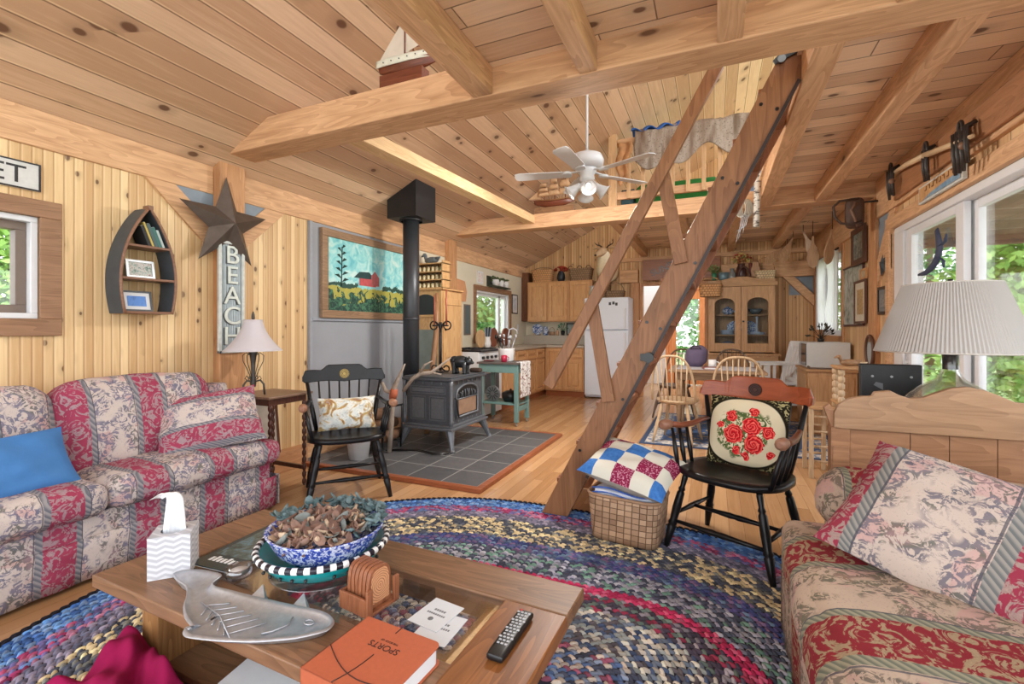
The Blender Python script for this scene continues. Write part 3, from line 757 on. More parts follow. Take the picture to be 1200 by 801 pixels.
# bowls with dried leaves
BX, BY = -1.185, 1.165
g = glassy('dish_glass', (224, 228, 232), .5, .08)
t = thing('glass_stand', 'clear cut glass footed dish under the teal bowl', 'dish', (BX, BY, TT))
MB().lathe([(.0, .001), (.10, .001), (.105, .004), (.16, .018), (.165, .022), (.155, .022), (.10, .008), (0, .006)], (BX, BY, TT), 40).build('dish', g, t)
M_teal = plain('teal_glaze', (26, 138, 142), .18, 0, .15, 9)
t = thing('teal_bowl', 'wide teal glazed bowl with a black and white striped rim', 'bowl', (BX, BY, TT+.022))
z0 = TT+.022
MB().lathe([(0, 0), (.12, 0), (.17, .03), (.203, .075), (.203, .079), (.19, .078), (.16, .036), (.11, .010), (0, .008)], (BX, BY, z0), 48).build('body', M_teal, t)
g = G('striped_rim', .2); o_ = g.xyz(g.co())
an = g.m('FRACT', g.m('MULTIPLY', g.m('ARCTAN2', o_[1], o_[0]), 36/(2*PI)))
M_rim = g.col(g.mix(g.m('GREATER_THAN', an, .48), lin(235, 235, 232), lin(28, 26, 40)))
MB().tube([(.2*math.cos(k*PI/32), .2*math.sin(k*PI/32), .079) for k in range(64)], .0105, 8, True).build('rim', M_rim, t, w=False)
m = MB()
for k in range(30):
    a = k*2*PI/30
    if k % 6 == 2: continue
    p = V((.196*math.cos(a)*.965, .196*math.sin(a)*.965, .045)); m.ball(p, .006, 6)
m.build('painted_dot', M_black, t, w=False)
g = G('blue_spatter_glaze', .2); f = g.noise(g.co(), 85., 2, .7)
M_bsp = g.col(g.mix(g.step(f, .48, .56), lin(52, 74, 168), lin(206, 214, 236)))
t = thing('blue_bowl', 'blue and white spatterware bowl set inside the teal bowl full of dried leaves', 'bowl', (BX+.015, BY-.005, z0+.032))
MB().lathe([(0, 0), (.10, 0), (.15, .045), (.180, .100), (.183, .104), (.174, .104), (.14, .05), (.09, .012), (0, .010)], (BX+.015, BY-.005, z0+.032), 48, sx=1.02, sy=.98).build('body', M_bsp, t)
M_pot = [plain('dried_'+n, c, .9, 0, .2, 60) for n, c in (('brown', (140, 110, 96)), ('tan', (190, 164, 138)), ('rust', (116, 86, 74)), ('grey', (120, 124, 120)), ('eucalyptus', (102, 120, 122)), ('teal', (74, 96, 98)))]
def leafcup(m, c, r, rr, mi, cup=.5):
    M = rot3(rr.uniform(-1.0, 1.0), rr.uniform(-1.0, 1.0), rr.uniform(0, 6.28)); ang = rr.uniform(.35, .75)
    vs = []
    for u in (-1, -.45, .15, .65, 1):
        wd = (1-u*u)**.5*ang if abs(u) < 1 else .03
        for v in (-1, 0, 1): vs.append(c + M @ V((u*r, v*wd*r, cup*r*(u*u*.6 + v*v*.5))))
    fs = [(i*3+j, i*3+j+1, i*3+j+4, i*3+j+3) for i in range(4) for j in (0, 1)]
    m.add(vs, fs, mi, True)
rr = random.Random(5); m = MB(); bz = z0+.032
for i in range(230):
    a = rr.uniform(0, 2*PI); q = .155*rr.random()**.5
    mi = rr.choice((0, 0, 1, 2, 3)) if (q < .12 or math.sin(a+.4) < .1) else rr.choice((4, 5, 4, 3))
    leafcup(m, V((BX+.015+q*math.cos(a), BY-.005+q*math.sin(a), bz+.088+.03*(1-(q/.16)**2)+rr.uniform(-.008, .01))), rr.uniform(.016, .03), rr, mi)
for i in range(120):
    a = rr.uniform(.2, 3.5); q = rr.uniform(.14, .185)
    leafcup(m, V((BX+.015+q*math.cos(a), BY+q*math.sin(a), bz+.105+rr.uniform(0, .025))), rr.uniform(.014, .022), rr, rr.choice((4, 4, 5)))
o = tag(m.build('potpourri', M_pot, loc=(BX, BY, bz+.08), solid=.0012), 'dried brown leaves and blue green eucalyptus heaped in the blue bowl', 'dried leaves'); o['kind'] = 'stuff'
for i in range(3):
    pass
# small clear glass holder
t = thing('candle_holder', 'small round clear glass candle holder beside the fish platter', 'candle holder', (-1.415, 1.03, TT))
MB().lathe([(0, 0), (.034, 0), (.04, .012), (.04, .03), (.034, .03), (.03, .012), (0, .008)], (-1.415, 1.03, TT), 24).build('cup', glassy('holder_glass', (226, 226, 230), .6, .08), t)
MB().lathe([(0, .0), (.027, .0), (.027, .01), (0, .011)], (-1.415, 1.03, TT+.010), 20).build('wax', plain('wax', (210, 206, 204), .6), t)

# coasters in a wooden holder
M_co = wood('coaster_wood', (168, 100, 62), (120, 64, 38), 'z', .4, 2.)
g = G('coaster_rings', .5); q = g.xyz(g.co())
rad = g.m('SQRT', g.m('ADD', g.m('POWER', q[0], 2.), g.m('POWER', g.m('SUBTRACT', q[2], .068), 2.)))
M_cr = g.col(g.mix(g.step(g.m('FRACT', g.m('ADD', g.m('MULTIPLY', rad, 110.), g.noise(g.co(), 30, 1))), .72, .85), lin(196, 140, 98), lin(120, 72, 46)))
C0 = (-.925, 1.082, TT); rzc = math.radians(-8)
t = thing('coaster_holder', 'low wooden coaster holder beside the basketball book', 'holder', C0, rzc)
MB().box((-.06, -.052, 0), (.06, .06, .008)).box((-.06, -.06, 0), (-.05, .06, .05)).box((.05, -.06, 0), (.06, -.04, .075)).box((.05, .04, 0), (.06, .06, .075)).box((-.05, -.06, 0), (.05, -.052, .05)).build('tray', M_co, t, bevel=.002, w=False)
for i in range(6):
    x0 = -.046+i*.0155
    pts = [(-.042, .0), (.042, .0)] + [(.042*math.cos(a)**1 if False else .042*(1 if abs(math.cos(a)) > .8 else 1)*math.copysign(abs(math.cos(a))**.55, math.cos(a)), .055+.058*abs(math.sin(a))**.8) for a in [k*PI/14 for k in range(15)]]
    m = MB(); m.prism(pts, (x0, 0, 0), (0,1,0), (0,0,1), (.0125, 0, 0))
    th_ = tag(m.build('coaster', M_co, w=False, bevel=.0015), 'wooden coaster with rounded top, ' + ('front one showing carved rings' if i == 5 else ['rearmost', 'second from the back', 'third from the back', 'third from the front', 'second from the front'][i] + ' in the holder'), 'coaster', 'wooden coasters in the holder')
    M_ = Matrix.Translation(C0) @ Matrix.Rotation(rzc, 4, 'Z'); th_.matrix_basis = M_ @ Matrix.Translation((0, 0, .009))
    if i == 5:
        f = MB(); f.prism([(a*.8, .012+b*.82) for a, b in pts], (x0+.0126, 0, 0), (0,1,0), (0,0,1), (.0008, 0, 0))
        g2 = G('coaster_rings', .5); q2 = g2.xyz(g2.co())
        rd = g2.m('SQRT', g2.m('ADD', g2.m('POWER', q2[1], 2.), g2.m('POWER', g2.m('SUBTRACT', q2[2], .058), 2.)))
        M_cr = g2.col(g2.mix(g2.step(g2.m('FRACT', g2.m('ADD', g2.m('MULTIPLY', rd, 150.), g2.noise(g2.co(), 40, 1))), .68, .85), lin(206, 150, 108), lin(124, 76, 50)))
        f.build('ring_face', M_cr, th_, w=False)

# basketball book
M_bb = plain('orange_leatherette', (176, 90, 58), .6, 0, .05, 90)
t = thing('book', 'thick orange book printed with basketball seams and sports lettering', 'book', (-.725, .862, TT), math.radians(-3.5))
X0, Y0, ZB = .118, .105, .045
def rbox(m, x, y, z0, z1, r=.018, n=5):
    pts = []
    for cx_, cy_, a0 in ((x-r, y-r, 0), (-x+.002, y-.002, PI/2), (-x+.002, -y+.002, PI), (x-r, -y+r, 1.5*PI)):
        rr_ = r if cx_ > 0 else .002
        pts += [(cx_+rr_*math.cos(a0+k*PI/2/n), cy_+rr_*math.sin(a0+k*PI/2/n)) for k in range(n+1)]
    return m.prism(pts, (0, 0, z0), (1,0,0), (0,1,0), (0, 0, z1-z0))
m = MB(); rbox(m, X0, Y0, 0, .004); rbox(m, X0, Y0, ZB-.004, ZB); m.box((-X0, -Y0, 0), (-X0+.004, Y0, ZB)).box((-X0, -Y0, 0), (X0-.03, -Y0+.003, ZB)).box((-X0, Y0-.003, 0), (X0-.03, Y0, ZB))
m.build('cover', M_bb, t, w=False, bevel=.0015)
m = MB(); rbox(m, X0-.005, Y0-.005, .004, ZB-.004); m.build('pages', M_paper, t, w=False)
M_ink = plain('dark_brown_ink', (52, 24, 20), .6, 0, 0)
m = MB(); zt = ZB+.0004
m.tube([(-.005+.0*k, .105-.012*k, zt) for k in range(3)], .0013, 5)
m.tube([(0.0-.02*(k/6)**2*1.0, .0-.0175*k, zt) for k in range(7)], .0013, 5)
m.tube([(-.118+.02*k, -.02-.055*math.sin(min(1., k/9.)*PI*.62)+.0*k, zt) for k in range(12)], .0013, 5)
m.build('seam', M_ink, t, w=False)
MM = mw(t)
text('lettering', 'SPORTS', .026, MM @ V((.004, .030, ZB+.0003)), MM.to_3x3() @ V((-1, 0, 0)), MM.to_3x3() @ V((0, -1, 0)), M_ink, t, .0004)
text('lettering', 'THE BOOK OF', .008, MM @ V((.004, .050, ZB+.0003)), MM.to_3x3() @ V((-1, 0, 0)), MM.to_3x3() @ V((0, -1, 0)), M_ink, t, .0003)
# leaflets
M_leaf = plain('leaflet_card', (206, 210, 214), .6, 0, .02)
M_gin = plain('grey_ink', (110, 112, 116), .7, 0, 0)
for i, (x, y, rz, lab) in enumerate(((-.72, 1.12, -.13, 'upper white printed card with a small emblem on the glass tabletop'), (-.68, 1.075, -.0, 'lower white card tucked under the printed card on the glass top'))):
    t = thing('leaflet', lab, 'card', (x, y, TT-.008+(.0025 if i == 0 else 0)), rz, 'white cards on the glass top')
    MB().box((-.052, -.062, 0), (.052, .062, .0022)).build('card', M_leaf, t, w=False, bevel=.0005)
    m = MB()
    for k in range(5): m.box((-.018+k*.008, .012, .0022), (-.012+k*.008, .02, .0025))
    for k in range(9): m.box((-.030+k*.007, -.006, .0022), (-.025+k*.007, .001, .0025))
    if i == 0: m.lathe([(0, .0025), (.008, .0025), (.008, .0022)], (0, -.025, 0), 16)
    m.build('print', M_gin, t, w=False)
# remote control
t = thing('remote_control', 'black television remote with rows of pale buttons', 'remote', (-.482, 1.105, TT), math.radians(-1.5))
m = MB(); m.soft((0, 0, .010), (.048, .20, .020), .009, 6); m.build('body', plain('remote_plastic', (22, 22, 24), .35, 0, 0), t, w=False)
m = MB(); MR = plain('remote_buttons', (176, 178, 182), .5, 0, 0)
for r in range(12):
    for c in range(3 if r % 3 else 4):
        n_ = 3 if r % 3 else 4; x = (c-(n_-1)/2)*.0105; y = .082-r*.0125
        m.box((x-.0034, y-.0026, .0195), (x+.0034, y+.0026, .0212))
m.build('buttons', MR, t, w=False)
m = MB(); m.lathe([(0, .0215), (.003, .0215), (.004, .0195)], (-.012, .092, 0), 10); m.build('power_button', plain('red_button', (200, 60, 60), .5), t, w=False)

# ---------------------------------------------------------------- captain's chairs
PROF = [(0, .014), (.04, .016), (.16, .013), (.2, .019), (.22, .014), (.25, .02), (.45, .023), (.62, .019), (.66, .025), (.68, .019), (.7, .024), (.86, .018), (1, .014)]
M_blk = plain('black_lacquer', (20, 19, 21), .32, 0, .3, 40, .3)
M_gold = plain('gilt', (176, 150, 92), .4, .6, .2, 60)
M_rust = wood('rust_stain', (166, 82, 44), (134, 60, 30), 'x', .3, .8, sat=0.)
M_rusty = wood('rust_stain_arm', (158, 84, 54), (116, 56, 34), 'y', .3, .8)
M_ends = wood('bare_arm_wood', (176, 124, 92), (130, 80, 54), 'y', .4, 1.)
def captain(label, loc, rz, crest, armm, endm):
    t = thing('captain_chair', label, 'chair', loc, rz, 'black captain chairs')
    pts = []
    for k in range(40):
        a = 2*PI*k/40; c, s_ = math.cos(a), math.sin(a)
        pts.append((.275*math.copysign(abs(c)**.75, c), .235*math.copysign(abs(s_)**.75, s_)+.005))
    m = MB(); L = len(pts)
    def seat(a, b):
        p = pts[int(round(a*L)) % L]; r = [0, .3, .6, .85, 1, 1.0, .9, 0][int(round(b*7))]
        z = [.425, .425, .430, .442, .440, .412, .402, .402][int(round(b*7))]
        return V((p[0]*r, p[1]*r, z))
    m.grid(seat, L, 8, cu=True); m.build('seat', M_blk, t, w=False)
    for sx in (-1, 1):
        for y0, y1, ww in ((-.165, -.225, 1), (.165, .235, .97)):
            MB().turned((sx*.19, y0, .408), (sx*.275*ww, y1, .001), PROF).build('leg', M_blk, t, w=False)
    ST = [(0, .009), (.3, .012), (.45, .016), (.5, .013), (.55, .016), (.7, .012), (1, .009)]
    for sx in (-1, 1):
        MB().turned((sx*.238, -.198, .19), (sx*.232, .202, .19), ST, 10).build('stretcher', M_blk, t, w=False)
    MB().turned((-.236, 0, .19), (.236, 0, .19), ST, 10).build('stretcher', M_blk, t, w=False)
    MB().turned((-.25, -.205, .155), (.25, -.205, .155), ST, 10).build('stretcher', M_blk, t, w=False)
    def cy(u): return .285-.055*u*u
    m = MB(); n = 32; vs = []
    for i in range(n+1):
        u = -1+2*i/n; x = .305*u; au = abs(u)
        zt = .925 if au < .38 else (.925-.04*(1-math.cos((au-.38)/.2*PI))/2 if au < .58 else .885+.006*math.sin((au-.58)/.42*PI))
        if au > .93: zt -= .05*((au-.93)/.07)**2
        zb = .79+.012*(1-au*au)*0+.010*math.sin(au*PI)+(.02*((au-.93)/.07)**2 if au > .93 else 0)
        y = cy(u)
        vs += [(x, y-.012+.0*u, zb), (x, y-.0, zt), (x, y+.022, zt), (x, y+.010, zb)]
    fs = [(4*i+k, 4*i+4+k, 4*i+4+(k+1) % 4, 4*i+(k+1) % 4) for i in range(n) for k in range(4)] + [(3, 2, 1, 0), tuple(4*n+k for k in range(4))]
    m.add(vs, fs); cr = m.build('crest_rail', crest, t, w=False, bevel=.005)
    m = MB(); m.turned((0, .276, .853), (0, .266, .853), [(0, .036), (1, .036)], 24)
    for k in range(3): m.tube([((.014+.009*k)*math.cos(a), .2655, .853+(.014+.009*k)*math.sin(a)) for a in [j*PI/10 for j in range(20)]], .0018, 5, True, mi=1)
    m.build('emblem', [M_gold if crest is M_blk else plain('dark_emblem', (70, 34, 24), .5), M_blk], cr, w=False)
    for sx in (-1, 1):
        m = MB(); m.turned((sx*.205, .19, .43), (sx*.272, .235, .80), [(0, .015), (.3, .018), (1, .012)], 10); m.build('back_post', M_blk, t, w=False)
    for i in range(6):
        u = -.62+1.24*i/5
        MB().turned((u*.265, .205, .43), (u*.305, cy(u)-.002, .80), [(0, .007), (.45, .0095), (1, .006)], 8).build('spindle', M_blk, t, w=False)
    for sx in (-1, 1):
        a = MB()
        P_ = [(sx*.245, .225, .665), (sx*.262, .15, .658), (sx*.275, .05, .645), (sx*.285, -.06, .65), (sx*.295, -.15, .668)]
        a.tube(P_, [.013, .016, .02, .021, .022], 10, flat=.8)
        ao = a.build('arm', armm, t, w=False)
        MB().turned((sx*.296, -.135, .668), (sx*.302, -.225, .668), [(0, .018), (.25, .027), (.7, .03), (.95, .024), (1, .012)], 12).build('arm_knob', endm, ao, w=False)
        for y0, y1 in ((-.155, -.135), (-.08, -.06), (-.0, .02)):
            MB().turned((sx*.24, y0, .43), (sx*.288, y1, .645), [(0, .009), (.4, .014), (1, .008)], 10).build('arm_spindle', M_blk, t, w=False)
    return t
captain('black captain chair with gold emblem and a landscape pillow by the wood stove', (-2.486, 2.667, .0), math.radians(47.8), M_blk, M_blk, M_ends)
captain('black chair with rust crest rail and arms beside the wicker basket', (.10, 2.78, .0), math.radians(-25.5), M_rust, M_rusty, plain('worn_arm_knob', (142, 100, 78), .4, 0, .2))
# pillow on the left chair
g = G('painted_pillow', .85, 0, .2); n1 = g.noise(g.co(), 9., 2, .6, 1.5)
c = g.ramp(n1, [(.35, lin(206, 212, 208)), (.48, lin(222, 222, 214)), (.56, lin(186, 158, 96)), (.64, lin(150, 104, 72)), (.75, lin(214, 216, 208))])
c = g.mix(g.m('MULTIPLY', g.step(g.noise(g.co(), 30., 2, .5, 2.), .55, .6), .4), c, lin(128, 140, 148))
o = MB().pillow((0, 0, 0), .42, .25, .12, None, 16).build('throw_pillow', g.col(c), loc=(-2.575, 2.76, .562), w=False); o.rotation_euler = (1.25, 0, math.radians(47.8))
tag(o, 'pale pillow with tan landscape print propped on the captain chair by the stove', 'pillow')
# needlepoint rose cushion on the right chair
g = G('needlepoint', .9, 0, .1); q = g.xyz(g.co())
rx = g.m('DIVIDE', q[0], .20); ry = g.m('DIVIDE', q[1], .182)
rad = g.m('POWER', g.m('ADD', g.m('POWER', g.m('ABSOLUTE', rx), 2.6), g.m('POWER', g.m('ABSOLUTE', ry), 2.6)), .385)
cream = lin(214, 202, 172); dark = lin(38, 34, 24)
c = g.mix(g.step(rad, .98, 1.0), cream, dark)
scr = g.m('MULTIPLY', g.step(g.noise(g.co(), 26., 0, .5, 3.5), .59, .62), g.step(rad, 1.04, 1.1))
c = g.mix(scr, c, lin(168, 158, 112))
wr = g.m('MULTIPLY', g.step(g.noise(g.co(), 34., 2, .5, 1.5), .46, .5), g.m('SUBTRACT', 1., g.step(g.m('ADD', rad, g.m('MULTIPLY', g.noise(g.co(), 12., 1), .5)), .92, .98)))
c = g.mix(wr, c, g.mix(g.noise(g.co(), 40., 1), lin(40, 58, 30), lin(110, 128, 76)))
for x, y, r in ((-.05, -.015, .052), (.045, .035, .048), (.06, -.06, .05), (-.065, .08, .032), (.125, .015, .034), (.02, -.125, .022), (-.125, .025, .02), (.05, .115, .024), (-.03, -.10, .02), (.14, -.10, .02)):
    dx_ = g.m('SUBTRACT', q[0], x); dy_ = g.m('SUBTRACT', q[1], y)
    d = g.m('SQRT', g.m('ADD', g.m('MULTIPLY', dx_, dx_), g.m('MULTIPLY', dy_, dy_)))
    d = g.m('ADD', d, g.m('MULTIPLY', g.m('SUBTRACT', g.noise(g.co(), 45., 1), .5), .03))
    sp = g.m('FRACT', g.m('ADD', g.m('MULTIPLY', d, 65.), g.m('MULTIPLY', g.m('ARCTAN2', dy_, dx_), .32)))
    rose = g.ramp(sp, [(.1, lin(150, 14, 22)), (.5, lin(208, 36, 44)), (.85, lin(238, 106, 96))])
    c = g.mix(g.m('LESS_THAN', d, r), c, rose)
o = MB().pillow((0, 0, 0), .42, .39, .12, None, 20, pinch=.03).build('throw_pillow', g.col(c), loc=(.165, 2.905, .625), w=False)
o.rotation_euler = (1.36, 0, math.radians(-23))
tag(o, 'needlepoint cushion with red roses and dark scroll border propped on the chair', 'pillow')

# ---------------------------------------------------------------- basket with quilt
g = G('splint_weave', .7); q = g.xyz(g.co())
hx = g.m('MULTIPLY', g.m('ADD', q[0], g.m('MULTIPLY', q[1], 1.)), 24.); hz = g.m('MULTIPLY', q[2], 31.)
par = g.m('MODULO', g.m('ADD', g.m('FLOOR', hx), g.m('FLOOR', hz)), 2.)
e1 = g.m('MINIMUM', g.m('FRACT', hx), g.m('SUBTRACT', 1., g.m('FRACT', hx))); e2 = g.m('MINIMUM', g.m('FRACT', hz), g.m('SUBTRACT', 1., g.m('FRACT', hz)))
sh = g.m('MULTIPLY', g.step(e1, .0, .08), g.step(e2, 0., .07))
tone = g.mix(g.white(g.m('ADD', g.m('FLOOR', hx), g.m('MULTIPLY', g.m('FLOOR', hz), 7.3))), lin(152, 118, 92), lin(196, 160, 128))
c = g.mix(sh, lin(112, 84, 64), g.mix(g.m('MULTIPLY', par, .35), tone, lin(214, 182, 152)))
g.bump(g.m('ADD', sh, g.m('MULTIPLY', g.m('ABSOLUTE', par), .6)), .8, .006)
M_weave = g.col(c)
t = thing('basket', 'rectangular splint basket with blankets beside the ladder foot', 'basket', (-.455, 2.735, .015), math.radians(-8))
m = MB()
def bk(a, b):
    th = a*2*PI; c_, s_ = math.cos(th), math.sin(th); k = .9+.1*b
    return V((.205*k*math.copysign(abs(c_)**.35, c_), .15*k*math.copysign(abs(s_)**.35, s_), b*.255))
m.grid(bk, 48, 8, cu=True)
m.grid(lambda a, b: (lambda p: V((p.x*.96*b, p.y*.96*b, .004)))(bk(a, 0)), 48, 2, cu=True)
m.build('body', M_weave, t, w=False, solid=.008)
m = MB(); m.tube([bk(k/48, 1) + V((0, 0, -.004)) for k in range(48)], .009, 6, True); m.build('rim', plain('rim_splint', (170, 134, 104), .7), t, w=False)
M_blw = plain('white_blue_cotton', (214, 218, 230), .85, 0, .03); M_blb = plain('blue_stripe_cotton', (70, 108, 190), .85, 0, .1)
t = thing('blanket', 'folded white blanket with blue stripes inside the splint basket', 'blanket', (-.455, 2.735, .2), math.radians(-8))
m = MB()
for i in range(4): m.soft((.0+.006*(i % 2), 0, .0+i*.027), (.355-.01*i, .255, .03), .014, 8, .004, wob=.004, mi=0)
m.build('cloth', [M_blw], t, w=False)
m = MB()
for dz in (.072, .098): m.tube([(-.17+.34*k/12, -.131-.0*k, dz+.012*math.sin(k*.5)) for k in range(13)], .0045, 6)
m.build('stripe', M_blb, t, w=False)
g = G('patchwork', .85, 0, .2); q = g.xyz(g.co())
ux = g.m('FLOOR', g.m('MULTIPLY', g.m('ADD', q[0], .27), 9.)); uy = g.m('FLOOR', g.m('MULTIPLY', g.m('ADD', q[1], .22), 9.))
k = g.m('MODULO', g.m('ADD', ux, g.m('MULTIPLY', uy, 1.)), 2.); k2 = g.m('MODULO', g.m('ADD', ux, g.m('MULTIPLY', uy, 3.)), 4.)
pt = g.noise(g.co(), 60., 2)
cA = g.mix(pt, lin(40, 92, 170), lin(84, 144, 214)); cB = g.mix(g.step(g.noise(g.co(), 120., 1), .55, .62), lin(140, 30, 72), lin(206, 150, 170)); cW = lin(222, 220, 206)
c = g.mix(k, g.mix(g.m('GREATER_THAN', k2, 1.5), cA, cB), cW)
M_quilt = g.col(c); g.bump(g.noise(g.co(), 90, 2), .2, .002)
o = MB().pillow((0, 0, 0), .50, .40, .17, None, 20, mi2=1).build('throw_pillow', [M_quilt, plain('pillow_back', (196, 192, 184), .85)], loc=(-.425, 2.70, .42), w=False)
o.rotation_euler = (.30, .16, -.25)
tag(o, 'patchwork pillow in blue, crimson and white squares on top of the basket', 'pillow')

# ---------------------------------------------------------------- near sofa on the right
FR = floral('floral_near_sofa', 'y', .46, .30, 1.)
FR2 = floral('floral_near_arm', 'x', .30, .1, 1.)
t = thing('sofa', 'floral sofa in beige and wine red with its front skirt facing the coffee table', 'sofa', (.7, 1.25, 0))
m = MB(); m.soft((.72, 1.28, .17), (.92, 1.66, .32), .03, 6); m.build('base', FR, t)
MB().grid(lambda a, b: V((.248+.004*math.sin(a*60), .46+a*1.66, .02+b*.25)), 60, 4).build('skirt', FR, t, solid=.008)
m = MB(); m.soft((.60, 1.285, .395), (.73, 1.60, .18), .05, 18, .03, wob=.004); m.build('seat_cushion', FR, t)
m = MB(); m.soft((1.13, 1.28, .62), (.26, 1.62, .52), .10, 10, .03, rot3(0, .14)); m.build('back_cushion', FR, t)
m = MB(); m.soft((.80, 2.21, .53), (.84, .24, .24), .11, 10, .01, wob=.004).soft((.82, 2.21, .28), (.8, .21, .42), .03, 6); m.build('arm', FR2, t)
FP2 = floral('floral_near_pillow', 'x', .50, .21, .35)
o = MB().pillow((0, 0, 0), .62, .46, .2, None, 22, pinch=.05).build('throw_pillow', FP2, loc=(.665, 1.70, .615), w=False)
o.rotation_euler = (.62, .22, -.55)
tag(o, 'large floral pillow with wine red end stripes lying on the near sofa', 'pillow')
# ---------------------------------------------------------------- hearth, wood stove and what stands around it
g = G('slate_tiles', .5); q = g.xyz(g.co())
tx = g.m('DIVIDE', g.m('ADD', q[0], 1.62), .318); ty = g.m('DIVIDE', g.m('SUBTRACT', q[1], 3.075), .318)
rnd = g.white(g.m('ADD', g.m('MULTIPLY', g.m('FLOOR', tx), 5.3), g.m('FLOOR', ty)))
ex = g.m('FRACT', tx); ey = g.m('FRACT', ty)
ed = g.m('MINIMUM', g.m('MINIMUM', ex, g.m('SUBTRACT', 1., ex)), g.m('MINIMUM', ey, g.m('SUBTRACT', 1., ey)))
sl = g.mix(g.m('ADD', g.m('MULTIPLY', rnd, .5), g.m('MULTIPLY', g.noise(g.co(), 14, 3), .5)), lin(66, 68, 72), lin(98, 98, 100))
c = g.mix(g.step(ed, .012, .018), lin(150, 150, 148), sl); g.bump(g.noise(g.co(), 40, 3), .15, .004)
M_slate = g.col(c)
m = MB(); m.prism([(-3.40, 3.075), (-1.62, 3.075), (-1.62, 4.97), (-2.93, 4.97), (-2.93, 4.74), (-3.40, 4.74)], (0, 0, 0), (1,0,0), (0,1,0), (0, 0, .03))
struct(m.build('floor_hearth', M_slate))
M_edge = wood('hearth_edging', (172, 92, 52), (136, 66, 34), 'x', .35, 1.)
m = MB(); m.box((-3.40, 3.02, 0), (-1.565, 3.075, .032)).box((-1.62, 3.075, 0), (-1.565, 5.02, .032)).box((-2.93, 4.97, 0), (-1.62, 5.02, .032))
struct(m.build('trim_3', M_edge, bevel=.003))
HZ = .0305
M_cast = plain('cast_iron', (84, 88, 94), .48, .35, .14, 40)
M_cast2 = plain('cast_iron_raised', (108, 112, 118), .42, .35, .12, 40)
t = thing('wood_stove', 'dark grey cast iron wood stove with an arched glass door on the slate hearth', 'stove', (-2.585, 4.21, HZ))
x0, x1, y0, y1 = -2.84, -2.33, 3.87, 4.55
MB().box((x0, y0, .26), (x1, y1, .70)).build('body', M_cast, t, bevel=.012)
m = MB(); m.box((x0-.035, y0-.035, .70), (x1+.035, y1+.035, .725)).box((x0-.02, y0-.02, .725), (x1+.02, y1+.02, .74)); m.build('top_plate', M_cast, t, bevel=.006)
m = MB(); m.box((x0-.045, y0-.045, .225), (x1+.045, y1+.045, .25)).box((x0-.02, y0-.02, .25), (x1+.02, y1+.02, .272)); m.build('base_plate', M_cast2, t, bevel=.006)
for sx, sy in ((0, 0), (1, 0), (1, 1), (0, 1)):
    px_, py_ = (x0-.02, x1+.02)[sx], (y0-.02, y1+.02)[sy]; ox, oy = (1 if sx else -1), (1 if sy else -1)
    m = MB(); 
    for k in range(6):
        pass
    m.turned((px_-ox*.03, py_-oy*.03, .228), (px_+ox*.035, py_+oy*.035, HZ), [(0, .05), (.25, .04), (.6, .026), (.9, .022), (1, .03)], 8, sm=False)
    m.build('leg', M_cast2, t)
# near side panels
m = MB(); yf = y0-.004
for a, b in (((x0+.05, .31), (x0+.235, .545)), ((x0+.275, .31), (x1-.05, .545)), ((x0+.05, .57), (x1-.05, .645))):
    for (u0, v0, u1, v1) in ((a[0], a[1], b[0], a[1]+.008), (a[0], b[1]-.008, b[0], b[1]), (a[0], a[1], a[0]+.008, b[1]), (b[0]-.008, a[1], b[0], b[1])):
        m.box((u0, yf-.004, v0), (u1, y0+.002, v1))
    m.box((a[0]+.02, yf-.002, a[1]+.018), (b[0]-.02, y0+.002, b[1]-.018))
m.prism([(0, 0), (.12, 0), (.15, .018), (.12, .036), (0, .036)], (x0+.17, yf-.006, .59), (1,0,0), (0,0,1), (0, .006, 0))
for k in range(4): m.box((x0+.09+k*.105, yf-.006, .662), (x0+.105+k*.105, y0+.002, .69))
m.build('side_panel', M_cast2, t, bevel=.002)
for k in range(2): MB().turned((x0-.015+k*(x1-x0+.03), y0-.012, .272), (x0-.015+k*(x1-x0+.03), y0-.012, .70), [(0, .022), (.1, .018), (.9, .018), (1, .022)], 10).build('corner_post', M_cast2, t)
# door face with the arched glass
m = MB(); xf = x1+.004
ya, yb, za, zb = 3.965, 4.43, .335, .60
for k in range(7): m.box((x1-.002, y0+.04+k*.095, .66), (x1+.008, y0+.06+k*.095, .69))
for k in range(7): m.box((x1-.002, y0+.04+k*.095, .285), (x1+.006, y0+.06+k*.095, .305))
arch = [(ya+.012, za)] + [(ya+.012, .56)] + [((ya+yb)/2-(yb-ya-.024)/2*math.cos(k*PI/12), .56+.085*math.sin(k*PI/12)) for k in range(1, 12)] + [(yb-.012, .56), (yb-.012, za)]
L_ = len(arch)
P3 = [(x1+.006, a, b) for a, b in arch]
m.tube(P3 + [P3[0]], .011, 6)
m.build('door_frame', M_cast2, t)
dr = MB(); dr.prism(arch, (x1+.001, 0, 0), (0,1,0), (0,0,1), (.004, 0, 0)); ob = dr.build('door', plain('sooty_iron', (26, 27, 29), .5, .2), t)
g = G('stove_glass', .08, 0, .6); g.col(g.mix(g.noise(g.co(), 9, 3), lin(120, 92, 74), lin(168, 140, 120)))
MB().box((x1+.005, ya+.05, za+.02), (x1+.008, yb-.05, .505)).build('glass_pane', g.mat, ob)
m = MB()
for k in range(9):
    yy = ya+.05+k*(yb-ya-.1)/8; m.tube([(x1+.009, yy, .515), (x1+.01, yy+.018*math.sin(k*2.1), .555), (x1+.009, yy-.012, .60-.004*abs(k-4)**1.6)], .005, 5)
m.tube([(x1+.009, ya+.03, .512), (x1+.009, yb-.03, .512)], .006, 5)
m.build('grille', M_cast2, ob)
